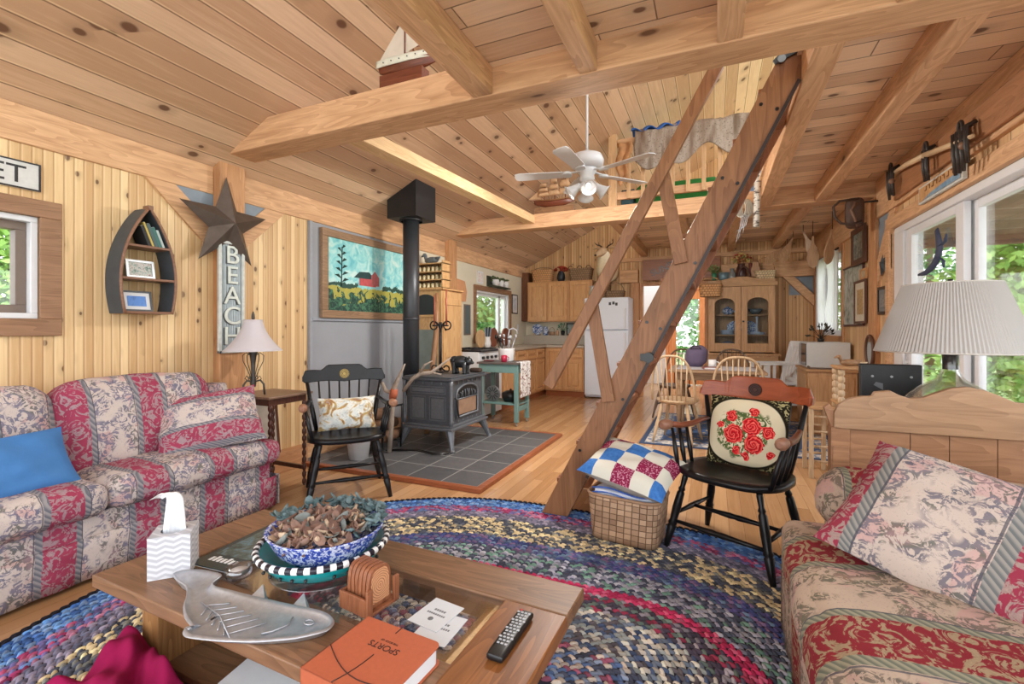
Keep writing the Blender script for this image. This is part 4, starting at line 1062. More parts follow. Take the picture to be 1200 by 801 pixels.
m = MB(); m.tube([(x1+.012, 3.93, .53), (x1+.03, 3.935, .52), (x1+.034, 3.97, .36), (x1+.03, 3.985, .335)], .008, 8); m.build('door_handle', M_black, t)
MB().cyl((-2.84, 4.21, .52), (-2.945, 4.21, .52), .075).build('flue_collar', M_cast, t)
# flue
M_pipe = plain('flue_black', (58, 60, 64), .38, .3, .05, 3)
t = thing('stove_pipe', 'black stovepipe rising from behind the stove to the ceiling', 'stovepipe', (-2.95, 4.10, .44))
MB().cyl((-2.95, 4.10, .62), (-2.95, 4.10, 2.42), .085, n=28).build('pipe', M_pipe, t)
MB().cyl((-2.95, 4.10, 2.36), (-2.95, 4.10, 2.41), .094, n=28).cyl((-2.95, 4.10, 1.30), (-2.95, 4.10, 1.325), .088, n=28).build('collar', M_pipe, t)
MB().tube([(-2.95, 4.10, .64), (-2.95, 4.10, .56), (-2.935, 4.13, .53), (-2.90, 4.20, .52)], .084, 20).build('elbow', M_pipe, t)
bx0, bx1, by0, by1 = -3.13, -2.77, 3.93, 4.29
m = MB(); m.prism([(bx0, 2.36), (bx1, 2.36), (bx1, roof(bx1)-.002), (bx0, roof(bx0)-.002)], (0, by0, 0), (1,0,0), (0,0,1), (0, by1-by0, 0))
m.lathe([(.12, 2.345), (.12, 2.36)], (-2.95, 4.10, 0), 24)
m.build('ceiling_box', plain('ceiling_box_black', (34, 34, 36), .5, .2, .05), t)
# iron candle stand and bear on the stove top
t = thing('candle_stand', 'wrought iron scroll stand with two copper coloured tapers on the stove top', 'candle stand', (-2.70, 4.28, .741))
m = MB(); cx_, cy_ = -2.70, 4.28
m.tube([(cx_, cy_, .76), (cx_, cy_, 1.0), (cx_, cy_, 1.28)], .016, 8)
for s in (-1, 1):
    for k0, zc in ((1, 1.24), ):
        m.tube([(cx_+s*(.005+.012*k), cy_, 1.2-.018*k*0+.07*math.sin(k*.9)*0+.03*k if k < 3 else 1.29) for k in range(3)] + [(cx_+s*(.085+.045*math.cos(a)), cy_, 1.245+.045*math.sin(a)) for a in [PI*.75-.5*j for j in range(14)]], .008, 6)
    m.tube([(cx_, cy_, .82), (cx_+s*.03, cy_, .775)] + [(cx_+s*(.075+.035*math.cos(a)), cy_, .782+.032*math.sin(a)) for a in [PI*1.15+.5*j for j in range(12)]], .008, 6)
m.box((cx_-.02, cy_-.06, .742), (cx_+.02, cy_+.06, .752))
m.build('stand', M_iron, t)
for s in (-1, 1):
    c_ = MB(); c_.cyl((cx_+s*.075, cy_, 1.25), (cx_+s*.075, cy_, 1.60+.03*s), .011, .007); c_.build('taper', plain('copper_wax', (168, 92, 72), .4, .2), t)
    MB().lathe([(0, 0), (.022, .0), (.026, .015), (.012, .015)], (cx_+s*.075, cy_, 1.235), 14).build('cup', M_iron, t)
M_bear = plain('dark_bronze', (52, 54, 56), .35, .5, .25, 50)
m = MB(); b0 = V((-2.43, 4.24, .741))
m.ball(b0+V((0, 0, .125)), (.095, .058, .065), 14).ball(b0+V((-.07, 0, .135)), (.05, .05, .05), 12).ball(b0+V((.095, 0, .13)), (.045, .04, .042), 12).ball(b0+V((.135, 0, .118)), (.026, .02, .018), 8)
for s in (-1, 1):
    m.ball(b0+V((.085, s*.03, .168)), .014, 6)
    for xx in (-.065, .06): m.turned(b0+V((xx, s*.032, .12)), b0+V((xx+.006, s*.034, 0)), [(0, .03), (.5, .022), (.85, .018), (1, .024)], 10)
tag(m.build('bear_figurine', M_bear, loc=b0), 'small dark metal bear figurine standing on the stove top', 'figurine')
m = MB(); m.soft((-2.36, 4.45, .765), (.13, .08, .045), .02, 6); tag(m.build('kindling_block', plain('dark_block', (62, 44, 34), .8), loc=(-2.36, 4.45, .742)), 'small dark block behind the bear on the stove top', 'block')
# sticks and driftwood
g = G('driftwood', .85); M_drift = g.col(g.mix(g.noise(g.comb(*[g.m('MULTIPLY', v, k) for v, k in zip(g.xyz(g.co()), (20, 20, 5))]), 2., 3), lin(196, 184, 170), lin(112, 88, 70)))
t = thing('walking_stick', 'pale forked stick with an orange leather band leaning beside the stove', 'stick', (-2.84, 3.58, HZ))
m = MB(); m.tube([(-2.84, 3.60, .035), (-2.81, 3.59, .3), (-2.785, 3.58, .56), (-2.765, 3.58, .66), (-2.70, 3.58, .78), (-2.645, 3.58, .88)], [.022, .024, .025, .024, .016, .006], 8)
m.tube([(-2.77, 3.58, .60), (-2.86, 3.57, .62), (-2.90, 3.57, .70)], [.02, .02, .012], 8); m.build('shaft', M_drift, t)
m = MB(); m.turned((-2.788, 3.58, .545), (-2.765, 3.58, .64), [(0, .034), (.5, .038), (1, .033)], 12); m.build('band', plain('orange_leather', (176, 92, 60), .6), t)
m = MB(); m.tube([(-2.78, 3.74, .60), (-2.68, 3.74, .72), (-2.60, 3.76, .775), (-2.50, 3.80, .785), (-2.42, 3.86, .86), (-2.33, 3.88, .93)], [.018, .02, .022, .02, .014, .006], 8)
m.tube([(-2.60, 3.76, .775), (-2.55, 3.76, .86), (-2.47, 3.77, .90)], [.016, .012, .005], 7).tube([(-2.5, 3.80, .785), (-2.40, 3.82, .77)], [.014, .006], 7)
tag(m.build('driftwood_branch', M_drift, loc=(-2.6, 3.78, .70)), 'forked pale driftwood branch resting on the near edge of the stove', 'driftwood')
m = MB(); m.tube([(-2.955, 4.40, .035), (-2.97, 4.5, .6), (-2.93, 4.56, 1.2), (-2.95, 4.60, 1.62)], [.03, .032, .03, .024], 9)
tag(m.build('wood_pole', wood('pole_wood', (176, 126, 84), (136, 90, 56), 'z', .4), loc=(-2.955, 4.40, .035)), 'bare wooden pole leaning behind the stovepipe', 'pole')
# log rack
t = thing('log_rack', 'black iron log rack between the captain chair and the stove', 'log rack', (-3.02, 3.66, HZ))
m = MB()
for y in (3.52, 3.80):
    m.tube([(-3.22, y, .04), (-3.24, y, .46)], .010, 6).tube([(-2.86, y, .04), (-2.84, y, .46)], .010, 6).tube([(-3.22, y, .10), (-2.86, y, .10)], .010, 6)
m.tube([(-3.24, 3.52, .46), (-3.24, 3.80, .46)], .009, 6).tube([(-2.84, 3.52, .46), (-2.84, 3.80, .46)], .009, 6)
m.build('frame', M_black, t)
M_log = plain('split_log', (112, 82, 60), .9, 0, .25, 20)
lg = MB(); lg.turned((0, -.2, 0), (0, .2, 0), [(0, .052), (.3, .057), (.7, .054), (1, .05)], 9); lg = lg.build('firewood_log', M_log, loc=(-3.15, 3.66, .165), w=False)
tag(lg, 'split firewood log lying in the black rack', 'log', 'firewood logs in the rack')
for x, z in ((-3.03, .165), (-2.92, .165), (-3.09, .268), (-2.975, .268), (-3.03, .37)):
    o = copy_tree(lg); o.location = (x, 3.66, z)
t = thing('bucket', 'small white bucket on the slate behind the captain chair', 'bucket', (-2.97, 3.33, HZ))
MB().lathe([(0, .0), (.085, 0), (.105, .17), (.112, .175), (.1, .172), (.08, .01), (0, .008)], (-2.97, 3.33, HZ), 24).build('body', M_white, t)
m = MB(); m.tube([(-2.97, 3.33+.108*math.cos(a), HZ+.165-.05*math.sin(a)) for a in [k*PI/10 for k in range(11)]], .003, 5); m.build('handle', M_iron, t)
m = MB(); m.tube([(-2.88, 3.60+.0, .045), (-2.62, 3.72, .045), (-2.40, 3.66, .045), (-2.27, 3.70, .045)], .007, 6).tube([(-2.88, 3.63, .045), (-2.63, 3.75, .045), (-2.42, 3.70, .045), (-2.27, 3.75, .045)], .007, 6)
tag(m.build('fire_tongs', M_black, loc=(-2.6, 3.7, .038)), 'long black fire tongs lying on the slate beneath the stove', 'tongs')

# ---------------------------------------------------------------- tall pine cupboard with a bottle rack
M_pz = wood('pine_cupboard', (220, 172, 112), (188, 136, 82), 'z', .5, .8, .5)
t = thing('pine_cupboard', 'narrow tall pine cupboard with an arched dark panel beside the stovepipe', 'cupboard', (-3.2, 5.0, 0))
cx0, cx1, cy0, cy1 = XL+.001, -2.985, 4.765, 5.25
MB().box((cx0, cy0+.012, .0), (cx1-.012, cy1, 1.68)).build('carcass', M_pz, t, bevel=.004)
MB().box((cx0, cy0-.01, 1.68), (cx1+.02, cy1+.01, 1.70)).build('top', M_pz, t, bevel=.004)
m = MB(); m.prism([(-3.39, 1.38), (-3.06, 1.38)] + [(-3.225+.165*math.cos(a), 1.50+.13*math.sin(a)) for a in [k*PI/14 for k in range(15)]], (0, cy0+.004, 0), (1,0,0), (0,0,1), (0, .008, 0)); m.build('arched_panel', plain('slate_green_paint', (44, 50, 52), .6), t)
MB().box((-3.39, cy0+.002, 1.355), (-3.05, cy0+.012, 1.38)).build('ledge', M_pz, t)
MB().box((-3.39, cy0+.004, .72), (-3.06, cy0+.0118, 1.20)).build('lower_panel', plain('grey_green_panel', (122, 130, 122), .5, 0, .2, 6), t)
m = MB(); m.box((cx1-.012, cy0+.03, .06), (cx1+.004, cy1-.015, 1.66)); dd = m.build('door', M_pz, t, bevel=.003)
m = MB(); m.prism([(cy0+.06, 1.50), (cy1-.05, 1.50), (cy1-.05, 1.58), (cy0+.06, 1.58)], (cx1+.004, 0, 0), (0,1,0), (0,0,1), (.012, 0, 0)).box((cx1+.004, cy0+.06, .86), (cx1+.014, cy1-.05, .92)); m.build('batten', M_pz, dd, bevel=.003)
MB().cyl((cx1+.004, cy0+.06, 1.2), (cx1+.03, cy0+.06, 1.2), .012).build('knob', M_black, dd)
t = thing('bottle_rack', 'small open shelf rack full of jars standing on the tall pine cupboard', 'rack', (-3.2, 4.9, 1.70))
m = MB(); a0, a1, c0, c1 = -3.40, -3.0, 4.80, 4.98
for z in (1.701, 1.80, 1.90, 2.0): m.box((a0, c0, z), (a1, c1, z+.012))
for x in (a0, a1-.012): m.box((x, c0, 1.701), (x+.012, c1, 2.04))
m.box((a0, c1-.006, 1.701), (a1, c1, 2.012)); m.build('frame', M_pz, t)
jar = thing('spice_jar', 'little jar on the shelf rack above the pine cupboard', 'jar', (0, 0, 0), 0, 'jars in the rack on the cupboard')
MB().lathe([(0, 0), (.02, 0), (.022, .01), (.022, .045), (.014, .055), (.014, .062), (0, .062)], n=10).build('glass', plain('amber_jar', (196, 180, 140), .3, 0, .3), jar, w=False)
MB().cyl((0, 0, .06), (0, 0, .073), .016, n=10).build('cap', M_black, jar, w=False)
first = True
for z in (1.714, 1.813, 1.913):
    for k in range(6):
        o = jar if first else copy_tree(jar); first = False
        o.location = (a0+.045+k*.062, c0+.05, z)
M_bird = plain('grey_decoy', (92, 100, 104), .6, 0, .3, 30)
def decoy(name, label, c, s, mat, rz=0., cat='decoy', group=None):
    m = MB(); m.ball((0, 0, .05*s), (.13*s, .055*s, .05*s), 14).tube([(.09*s, 0, .06*s), (.12*s, 0, .10*s), (.125*s, 0, .125*s)], [.03*s, .024*s, .026*s], 8).ball((.14*s, 0, .135*s), (.036*s, .026*s, .028*s), 10).tube([(.165*s, 0, .13*s), (.20*s, 0, .12*s)], [.013*s, .008*s], 6, flat=1.4)
    m.tube([(-.1*s, 0, .06*s), (-.17*s, 0, .085*s)], [.035*s, .006*s], 6)
    o = m.build(name, mat, loc=c, w=False, rz=rz); return tag(o, label, cat, group)
decoy('bird_decoy', 'grey carved bird lying on top of the jar rack', (-3.22, 4.9, 2.013), .9, M_bird, 2.9)
MB_ = MB().prism([(0, 0), (.33, 0), (.36, .14), (.30, .30), (.05, .32), (-.02, .15)], (XL+.004, 5.78, 1.62), (0,1,0), (0,0,1), (.018, 0, 0))
tag(MB_.build('wall_plaque', plain('pinkish_board', (206, 150, 108), .6), loc=(XL+.01, 5.95, 1.78)), 'pinkish wooden plaque on the kitchen wall behind the pine cupboard', 'plaque')
t = thing('slate_board', 'narrow dark framed slate beside the kitchen window', 'board', (XL+.003, 6.17, 1.3))
MB().box((XL+.001, 6.08, 1.12), (XL+.014, 6.27, 1.58)).build('frame', M_sash, t); MB().box((XL+.0135, 6.10, 1.14), (XL+.016, 6.25, 1.56)).build('panel', plain('slate_face', (86, 100, 102), .6), t)

# ---------------------------------------------------------------- teal trolley
M_tl = plain('teal_paint', (112, 146, 142), .5, 0, .08, 8)
t = thing('kitchen_cart', 'teal painted rolling kitchen cart with a towel over its end', 'cart', (-2.48, 5.48, 0))
kx0, kx1, ky0, ky1 = -2.76, -2.22, 5.28, 5.68
MB().box((kx0-.02, ky0-.02, .765), (kx1+.02, ky1+.02, .79)).build('top', plain('cart_top', (96, 88, 84), .5, 0, .2, 10), t, bevel=.004)
MB().box((kx0, ky0, .66), (kx1, ky1, .764)).build('apron', M_tl, t, bevel=.003)
for x in (kx0, kx1-.05):
    for y in (ky0, ky1-.05):
        l = MB().box((x, y, .05), (x+.05, y+.05, .66)).build('leg', M_tl, t, bevel=.003)
        MB().cyl((x+.015, y+.025, .024), (x+.035, y+.025, .024), .023).cyl((x+.025, y+.025, .03), (x+.025, y+.025, .055), .008).build('caster', plain('caster', (150, 140, 128), .4), l)
MB().box((kx0+.01, ky0+.01, .26), (kx1-.01, ky1-.01, .28)).box((kx1-.04, ky0+.05, .18), (kx1-.01, ky1-.05, .24)).build('shelf', M_tl, t, bevel=.002)
g = G('rose_towel', .9); n1 = g.noise(g.co(), 40., 1)
M_tow = g.col(g.mix(g.step(n1, .56, .6), lin(226, 224, 222), g.mix(g.noise(g.co(), 13., 1), lin(160, 70, 96), lin(92, 120, 96))))
def tw(a, b):
    y = ky0+.03+a*.33; s = b*.50
    if s < .06: return V((kx1+.022-.06+s, y, .7935+.003*math.sin(a*20)))
    return V((kx1+.026+.006*math.sin(a*14), y, .795-(s-.06)))
tag(MB().grid(tw, 16, 26).build('dish_towel', M_tow, loc=(kx1+.02, 5.48, .79), solid=.004), 'white rose printed towel hanging over the end of the teal cart', 'towel')
t = thing('utensil_crock', 'white crock packed with cooking utensils on the teal cart', 'crock', (-2.47, 5.50, .791))
MB().lathe([(0, 0), (.085, 0), (.1, .02), (.105, .15), (.11, .165), (.1, .165), (.093, .02), (0, .015)], (-2.47, 5.50, .791), 28).build('crock', M_white, t)
rr = random.Random(9)
for i in range(11):
    a = rr.uniform(0, 6.28); q_ = .06*rr.random()**.5; b = V((-2.47+q_*math.cos(a), 5.5+q_*math.sin(a), .82)); d_ = V((math.cos(a)*.09, math.sin(a)*.09, .27+rr.uniform(-.03, .05)))
    m = MB(); m.cyl(b, b+d_, .004, .005, 6).ball(b+d_, (.022, .012, .03), 8)
    m.build('utensil', [M_black, plain('steel', (170, 174, 178), .3, .9), M_alu][i % 3], t)
t = thing('mug', 'red mug in front of the utensil crock', 'mug', (-2.44, 5.36, .791))
MB().lathe([(0, 0), (.036, 0), (.038, .085), (.033, .085), (.031, .006), (0, .006)], (-2.44, 5.36, .791), 20).tube([(-2.402, 5.36, .86), (-2.376, 5.36, .85), (-2.376, 5.36, .82), (-2.404, 5.36, .81)], .005, 6).build('cup', plain('red_mug', (176, 40, 70), .3, 0, .2, 40), t)
m = MB(); m.soft((-2.66, 5.38, .80), (.12, .09, .018), .008, 5); tag(m.build('trivet', plain('dark_red', (90, 34, 40), .6), loc=(-2.66, 5.38, .791)), 'dark red trivet at the far end of the teal cart top', 'trivet')
t = thing('metal_clock', 'round metal dial propped on the lower shelf of the teal cart', 'dial', (-2.60, 5.38, .281))
MB().turned((-2.60, 5.355, .385), (-2.60, 5.375, .385), [(0, .095), (.2, .1), (1, .1)], 28).build('case', plain('tin', (140, 146, 150), .35, .7), t)
m = MB()
for k in range(12): a = k*PI/6; m.bar((-2.60+.03*math.cos(a), 5.353, .385+.03*math.sin(a)), (-2.60+.085*math.cos(a), 5.353, .385+.085*math.sin(a)), .012, .003, (0, 1, 0))
m.build('dial_marks', plain('dial_dark', (62, 66, 70), .5), t)
t = thing('cooking_pot', 'black iron pot on the lower shelf of the teal cart', 'pot', (-2.40, 5.48, .281))
MB().lathe([(0, 0), (.08, 0), (.11, .04), (.115, .11), (.105, .115), (.06, .135), (0, .14)], (-2.40, 5.48, .281), 24).ball((-2.40, 5.48, .427), .016, 8).build('body', M_black, t)

# ---------------------------------------------------------------- kitchen
M_oakc = wood('oak_cabinet', (220, 164, 104), (190, 128, 74), 'z', .4, 1., .5)
M_oakd = wood('oak_door', (226, 172, 112), (198, 138, 82), 'z', .38, 1., .5)
def cab_door(name, a, b, axis, fwd, parent, knob=None):
    """raised panel door; a,b are (u,z) corners; axis 'x' or 'y' is the door's width direction"""
    m = MB(); (u0, z0), (u1, z1) = a, b; r = .055; f, th = fwd, .024
    def bx(p, q, d0, d1):
        if axis == 'x': m.box((p[0], min(f-d0, f-d1), p[1]), (q[0], max(f-d0, f-d1), q[1]))
        else: m.box((min(f+d0, f+d1), p[0], p[1]), (max(f+d0, f+d1), q[0], q[1]))
    for p, q in (((u0, z0), (u1, z0+r)), ((u0, z1-r), (u1, z1)), ((u0, z0+r), (u0+r, z1-r)), ((u1-r, z0+r), (u1, z1-r))): bx(p, q, 0, th)
    bx((u0+r, z0+r), (u1-r, z1-r), 0, .004)
    m.mi[-1:] ; bx((u0+r+.022, z0+r+.022), (u1-r-.022, z1-r-.022), .004, .019)
    d = m.build(name, M_oakd, parent, bevel=.003)
    if knob:
        c = V((knob[0], f-th, knob[1])) if axis == 'x' else V((f+th, knob[0], knob[1])); dr_ = V((0, -.02, 0)) if axis == 'x' else V((.02, 0, 0))
        MB().turned(c, c+dr_, [(0, .006), (.5, .006), (.6, .011), (1, .008)], 10).build('knob', M_oakc, d)
    return d
def unit(name, label, cat, lo, hi, loc, group=None):
    t = thing(name, label, cat, loc, 0, group); MB().box(lo, hi).build('body', M_oakc, t, bevel=.003); return t
YF = 8.02
t = unit('base_cabinet', 'oak base cabinet under the counter next to the refrigerator', 'cabinet', (-2.83, YF, .1), (-2.11, YB-.002, .878), (-2.47, 8.3, 0), 'oak base cabinets')
MB().box((-2.83, YF+.05, .0), (-2.11, YB-.002, .1)).build('toe_kick', wood('toe_kick_wood', (176, 96, 48), (140, 70, 34), 'x', .4), t)
cab_door('door', (-2.80, .13), (-2.50, .86), 'x', YF, t, (-2.53, .75))
cab_door('door', (-2.45, .13), (-2.13, .68), 'x', YF, t, (-2.42, .6))
cab_door('drawer', (-2.45, .71), (-2.13, .86), 'x', YF, t, (-2.29, .785))
t = unit('base_cabinet', 'oak base cabinet along the kitchen window wall', 'cabinet', (XL+.001, 6.22, .1), (-2.84, YB-.002, .878), (-3.1, 7.4, 0), 'oak base cabinets')
MB().box((XL+.001, 6.22, 0), (-2.89, YB-.002, .1)).build('toe_kick', wood('toe_kick_wood_y', (176, 96, 48), (140, 70, 34), 'y', .4), t)
for k in range(4): cab_door('door', (6.24+k*.44, .13), (6.65+k*.44, .68), 'y', -2.84, t); cab_door('drawer', (6.24+k*.44, .71), (6.65+k*.44, .86), 'y', -2.84, t)
m = MB(); m.box((XL+.001, 6.21, .879), (-2.80, YB-.002, .918)).box((-2.80, 7.98, .879), (-2.10, YB-.002, .918))
m.box((XL+.001, YB-.14, .918), (-2.10, YB-.002, 1.09))
tag(m.build('worktop', plain('laminate_grey', (176, 166, 150), .5, 0, .05, 30), loc=(-2.8, 8.2, .88), bevel=.004), 'pale laminate kitchen worktop in an L with a raised ledge', 'worktop')
t = unit('wall_cabinet', 'double door oak wall cabinet over the counter corner', 'cabinet', (-3.27, 8.27, 1.35), (-2.45, YB-.002, 2.10), (-2.86, 8.4, 1.35), 'oak wall cabinets')
cab_door('door', (-3.24, 1.38), (-2.88, 2.07), 'x', 8.27, t); cab_door('door', (-2.84, 1.38), (-2.48, 2.07), 'x', 8.27, t)
t = unit('wall_cabinet', 'single door oak wall cabinet next to the refrigerator', 'cabinet', (-2.445, 8.27, 1.35), (-2.02, YB-.002, 2.10), (-2.23, 8.4, 1.35), 'oak wall cabinets')
cab_door('door', (-2.42, 1.38), (-2.05, 2.07), 'x', 8.27, t)
struct(B('post_kitchen', (XL, 8.35, 1.36), (-3.29, YB-.001, 2.3), wood('dark_post', (130, 78, 46), (96, 54, 30), 'z', .5)))
# range
t = thing('kitchen_range', 'white enamel cooking range between the pine cupboard and the counter', 'range', (-3.12, 5.85, 0))
MB().box((XL+.001, 5.48, .03), (-2.86, 6.20, .90)).build('body', M_white, t, bevel=.008)
MB().box((XL+.001, 5.48, .90), (-2.83, 6.20, .925)).build('cooktop', M_black, t, bevel=.004)
for x in (-3.25, -3.0):
    m = MB()
    for y in (5.68, 6.02): m.tube([(x+.08*math.cos(a), y+.08*math.sin(a), .932) for a in [k*PI/8 for k in range(16)]], .008, 6, True).bar((x-.09, y, .935), (x+.09, y, .935), .012, .012).bar((x, y-.09, .935), (x, y+.09, .935), .012, .012)
    m.bar((x-.085, 5.6, .935), (x-.085, 6.1, .935), .012, .012).bar((x+.085, 5.6, .935), (x+.085, 6.1, .935), .012, .012); m.build('grate', M_iron, t)
MB().box((-2.865, 5.52, .2), (-2.84, 6.16, .74)).build('oven_door', M_white, t, bevel=.006)
MB().box((-2.842, 5.62, .34), (-2.836, 6.06, .60)).build('oven_window', plain('oven_glass', (40, 42, 46), .15), t)
MB().tube([(-2.81, 5.56, .70), (-2.81, 6.12, .70)], .012, 8).build('handle', M_vinyl, t)
for k in range(5): MB().cyl((-2.86, 5.58+k*.13, .82), (-2.83, 5.58+k*.13, .82), .02).build('knob', M_black, t)
# things along the kitchen window
M_tan = wood('maple_board', (222, 180, 128), (196, 150, 98), 'z', .4); M_redb = wood('mahogany_board', (158, 84, 52), (122, 58, 36), 'z', .4)
def round_board(name, label, y, z, r, mat, ov=1.):
    m = MB(); m.turned((-3.30, y, z), (-3.275, y, z), [(0, r), (1, r)], 28, sm=False)
    if ov > 1: m.box((-3.30, y-r*.55, z+r*.6), (-3.275, y+r*.55, z+r*1.05))
    tag(m.build(name, mat, loc=(-3.29, y, z-r)), label, 'cutting board')
round_board('cutting_board', 'round pale cutting board leaning by the kitchen window', 6.35, 1.06, .139, M_tan)
round_board('cutting_board', 'first reddish brown round board under the kitchen window', 6.80, 1.075, .154, M_redb)
round_board('cutting_board', 'second reddish brown round board, by the faucet', 7.28, 1.075, .154, M_redb)
t = thing('faucet', 'white gooseneck kitchen faucet in front of the reddish board', 'faucet', (-3.15, 7.1, .919))
MB().tube([(-3.15, 7.1, .919), (-3.15, 7.1, 1.12), (-3.13, 7.1, 1.2), (-3.07, 7.1, 1.225), (-3.0, 7.1, 1.19), (-2.99, 7.1, 1.13)], .012, 8).cyl((-3.15, 7.1, .919), (-3.15, 7.1, .935), .03).build('spout', M_vinyl, t)
t = thing('soap_pitcher', 'small white pitcher of brushes on the kitchen window counter', 'pitcher', (-3.28, 6.57, .919))
MB().lathe([(0, 0), (.05, 0), (.06, .06), (.045, .14), (.052, .17), (.045, .17), (.04, .02), (0, .01)], (-3.28, 6.57, .919), 18).build('body', M_white, t)
for k in range(5): MB().cyl((-3.28+.012*k-.024, 6.57, .95), (-3.28+.02*k-.04, 6.57+.01*k, 1.22+.02*(k % 2)), .005, .014, 6).build('brush', M_black if k % 2 else M_galv, t)
# ledge of crockery
t = thing('plate', 'blue and white plate on a stand on the counter ledge', 'plate', (-3.16, 8.52, 1.091))
g = G('blue_transfer', .3); q = g.xyz(g.co()); rd = g.m('SQRT', g.m('ADD', g.m('MULTIPLY', q[0], q[0]), g.m('POWER', g.m('SUBTRACT', q[2], .115), 2.)))
M_btp = g.col(g.mix(g.m('MULTIPLY', g.step(g.noise(g.co(), 40, 2), .45, .55), g.m('LESS_THAN', g.m('ABSOLUTE', g.m('SUBTRACT', rd, .055)), .06)), lin(206, 214, 226), lin(70, 100, 160)))
MB().turned((0, -.012, .115), (0, .006, .115), [(0, .108), (.4, .1), (1, .06)], 28).build('disc', M_btp, t, w=False)
MB().tube([(-.07, -.03, .004), (-.06, -.03, .03), (0, .03, .02), (.06, -.03, .03), (.07, -.03, .004)], .006, 6).build('stand', M_oakc, t, w=False)
t = thing('jug', 'tall white and blue jug beside the blue plate', 'jug', (-2.99, 8.50, 1.091))
MB().lathe([(0, 0), (.04, 0), (.05, .05), (.035, .13), (.04, .17), (.034, .17), (.03, .02), (0, .01)], (-2.99, 8.50, 1.091), 18).tube([(-2.95, 8.5, 1.22), (-2.925, 8.5, 1.2), (-2.94, 8.5, 1.14)], .006, 6).build('body', M_btp, t)
t = thing('small_basket', 'little brown wicker basket with hoop handle on the counter ledge', 'basket', (-2.86, 8.50, 1.091))
MB().lathe([(0, 0), (.05, 0), (.062, .07), (.056, .07), (.045, .008), (0, .006)], (-2.86, 8.50, 1.091), 20).build('body', M_weave, t)
MB().tube([(-2.86+.056*math.cos(a), 8.5, 1.155+.085*math.sin(a)) for a in [k*PI/10 for k in range(11)]], .005, 6).build('handle', M_weave, t)
t = thing('egg_vase', 'small peach coloured vase on the counter ledge', 'vase', (-2.745, 8.49, 1.091))
MB().lathe([(0, 0), (.025, 0), (.034, .05), (.018, .09), (.022, .1), (0, .098)], (-2.745, 8.49, 1.091), 16).build('body', plain('peach_glaze', (208, 160, 128), .4), t)
def plant(name, label, c, r, n, pot, leafm, ph=.09, seed=1, ls=.03):
    t = thing(name, label, 'plant', c); c = V(c)
    MB().lathe([(0, 0), (.03, 0), (.042, ph), (.036, ph), (.03, ph-.015), (0, ph-.015)], c, 16).build('pot', pot, t)
    rr = random.Random(seed); m = MB()
    for i in range(n):
        a = rr.uniform(0, 6.28); e = rr.uniform(.1, 1.3); p = c+V((0, 0, ph-.01)); tip = p+V((r*math.cos(a)*math.cos(e), r*math.sin(a)*math.cos(e), r*1.2*math.sin(e)+.02))
        m.tube([p, p.lerp(tip, .6)+V((0, 0, .01)), tip], .0018, 4)
        u = (tip-p).normalized(); w_ = u.cross(V((rr.gauss(0, 1), rr.gauss(0, 1), 1))).normalized()*ls*.5
        m.add([tip-u*ls*.5, tip+w_, tip+u*ls, tip-w_], [(0, 1, 2, 3)])
    m.build('leaves', leafm, t); return t
plant('potted_plant', 'small dark leafed plant on the counter ledge by the framed tile', (-2.64, 8.5, 1.091), .11, 26, M_black, ML[2], .08, 2)
t = thing('picture_frame', 'dark framed picture leaning on the counter ledge', 'picture', (-2.45, 8.54, 1.091))
MB().box((-2.58, 8.52, 1.091), (-2.32, 8.54, 1.325)).build('frame', M_black, t, bevel=.003); MB().box((-2.555, 8.517, 1.115), (-2.345, 8.521, 1.30)).build('picture', plain('dim_print', (120, 130, 124), .4, 0, .4, 20), t)
# on top of the wall cabinets
def wicker(name, label, c, w, d, h, handles, cat='basket', ex=.45):
    t = thing(name, label, cat, c); c = V(c)
    def f(a, b):
        th = a*2*PI; x, y = math.cos(th), math.sin(th); k = .86+.14*b
        return c+V((w/2*k*math.copysign(abs(x)**ex, x), d/2*k*math.copysign(abs(y)**ex, y), h*b))
    m = MB(); m.grid(f, 36, 6, cu=True).grid(lambda a, b: (lambda p: V((c.x+(p.x-c.x)*b, c.y+(p.y-c.y)*b, c.z+.003)))(f(a, 0)), 36, 2, cu=True).tube([f(k/36, 1) for k in range(36)], .008, 6, True)
    m.build('body', handles[0], t)
    hm = MB()
    if handles[1] == 'hoop': hm.tube([c+V((w*.46*math.cos(a), 0, h+handles[2]*math.sin(a))) for a in [k*PI/14 for k in range(15)]], .007, 6)
    if handles[1] == 'ears':
        for s in (-1, 0, 1): hm.tube([c+V((s*w*.38+.045*math.cos(a), -d*.42, h+.05*math.sin(a))) for a in [k*PI/8 for k in range(9)]], .006, 6)
    if handles[1]: hm.build('handle', handles[3], t)
    return t
def weave(name, a, b, s=24.):
    g = G(name, .8); q = g.xyz(g.co()); hx = g.m('MULTIPLY', g.m('ADD', q[0], q[1]), s); hz = g.m('MULTIPLY', q[2], s*1.1)
    w1 = g.m('FRACT', g.m('ADD', hx, g.m('MULTIPLY', g.m('FLOOR', hz), .5))); w2 = g.m('FRACT', hz)
    f = g.m('MULTIPLY', g.step(w1, 0., .3), g.step(w2, 0., .3)); g.bump(f, .6, .005)
    return g.col(g.mix(f, lin(*[x*.55 for x in a]), g.mix(g.noise(g.co(), 18, 1), lin(*a), lin(*b))))
M_wk1 = weave('wicker_honey', (196, 142, 92), (222, 172, 120)); M_wk2 = weave('wicker_brown', (132, 104, 78), (168, 136, 104)); M_wk3 = weave('wicker_pale', (206, 178, 136), (226, 204, 166), 26.)
wicker('wicker_basket', 'honey coloured wicker basket on the wall cabinets nearest the kitchen corner', (-3.02, 8.44, 2.101), .42, .28, .23, (M_wk1, 'hoop', .06, M_wk2))
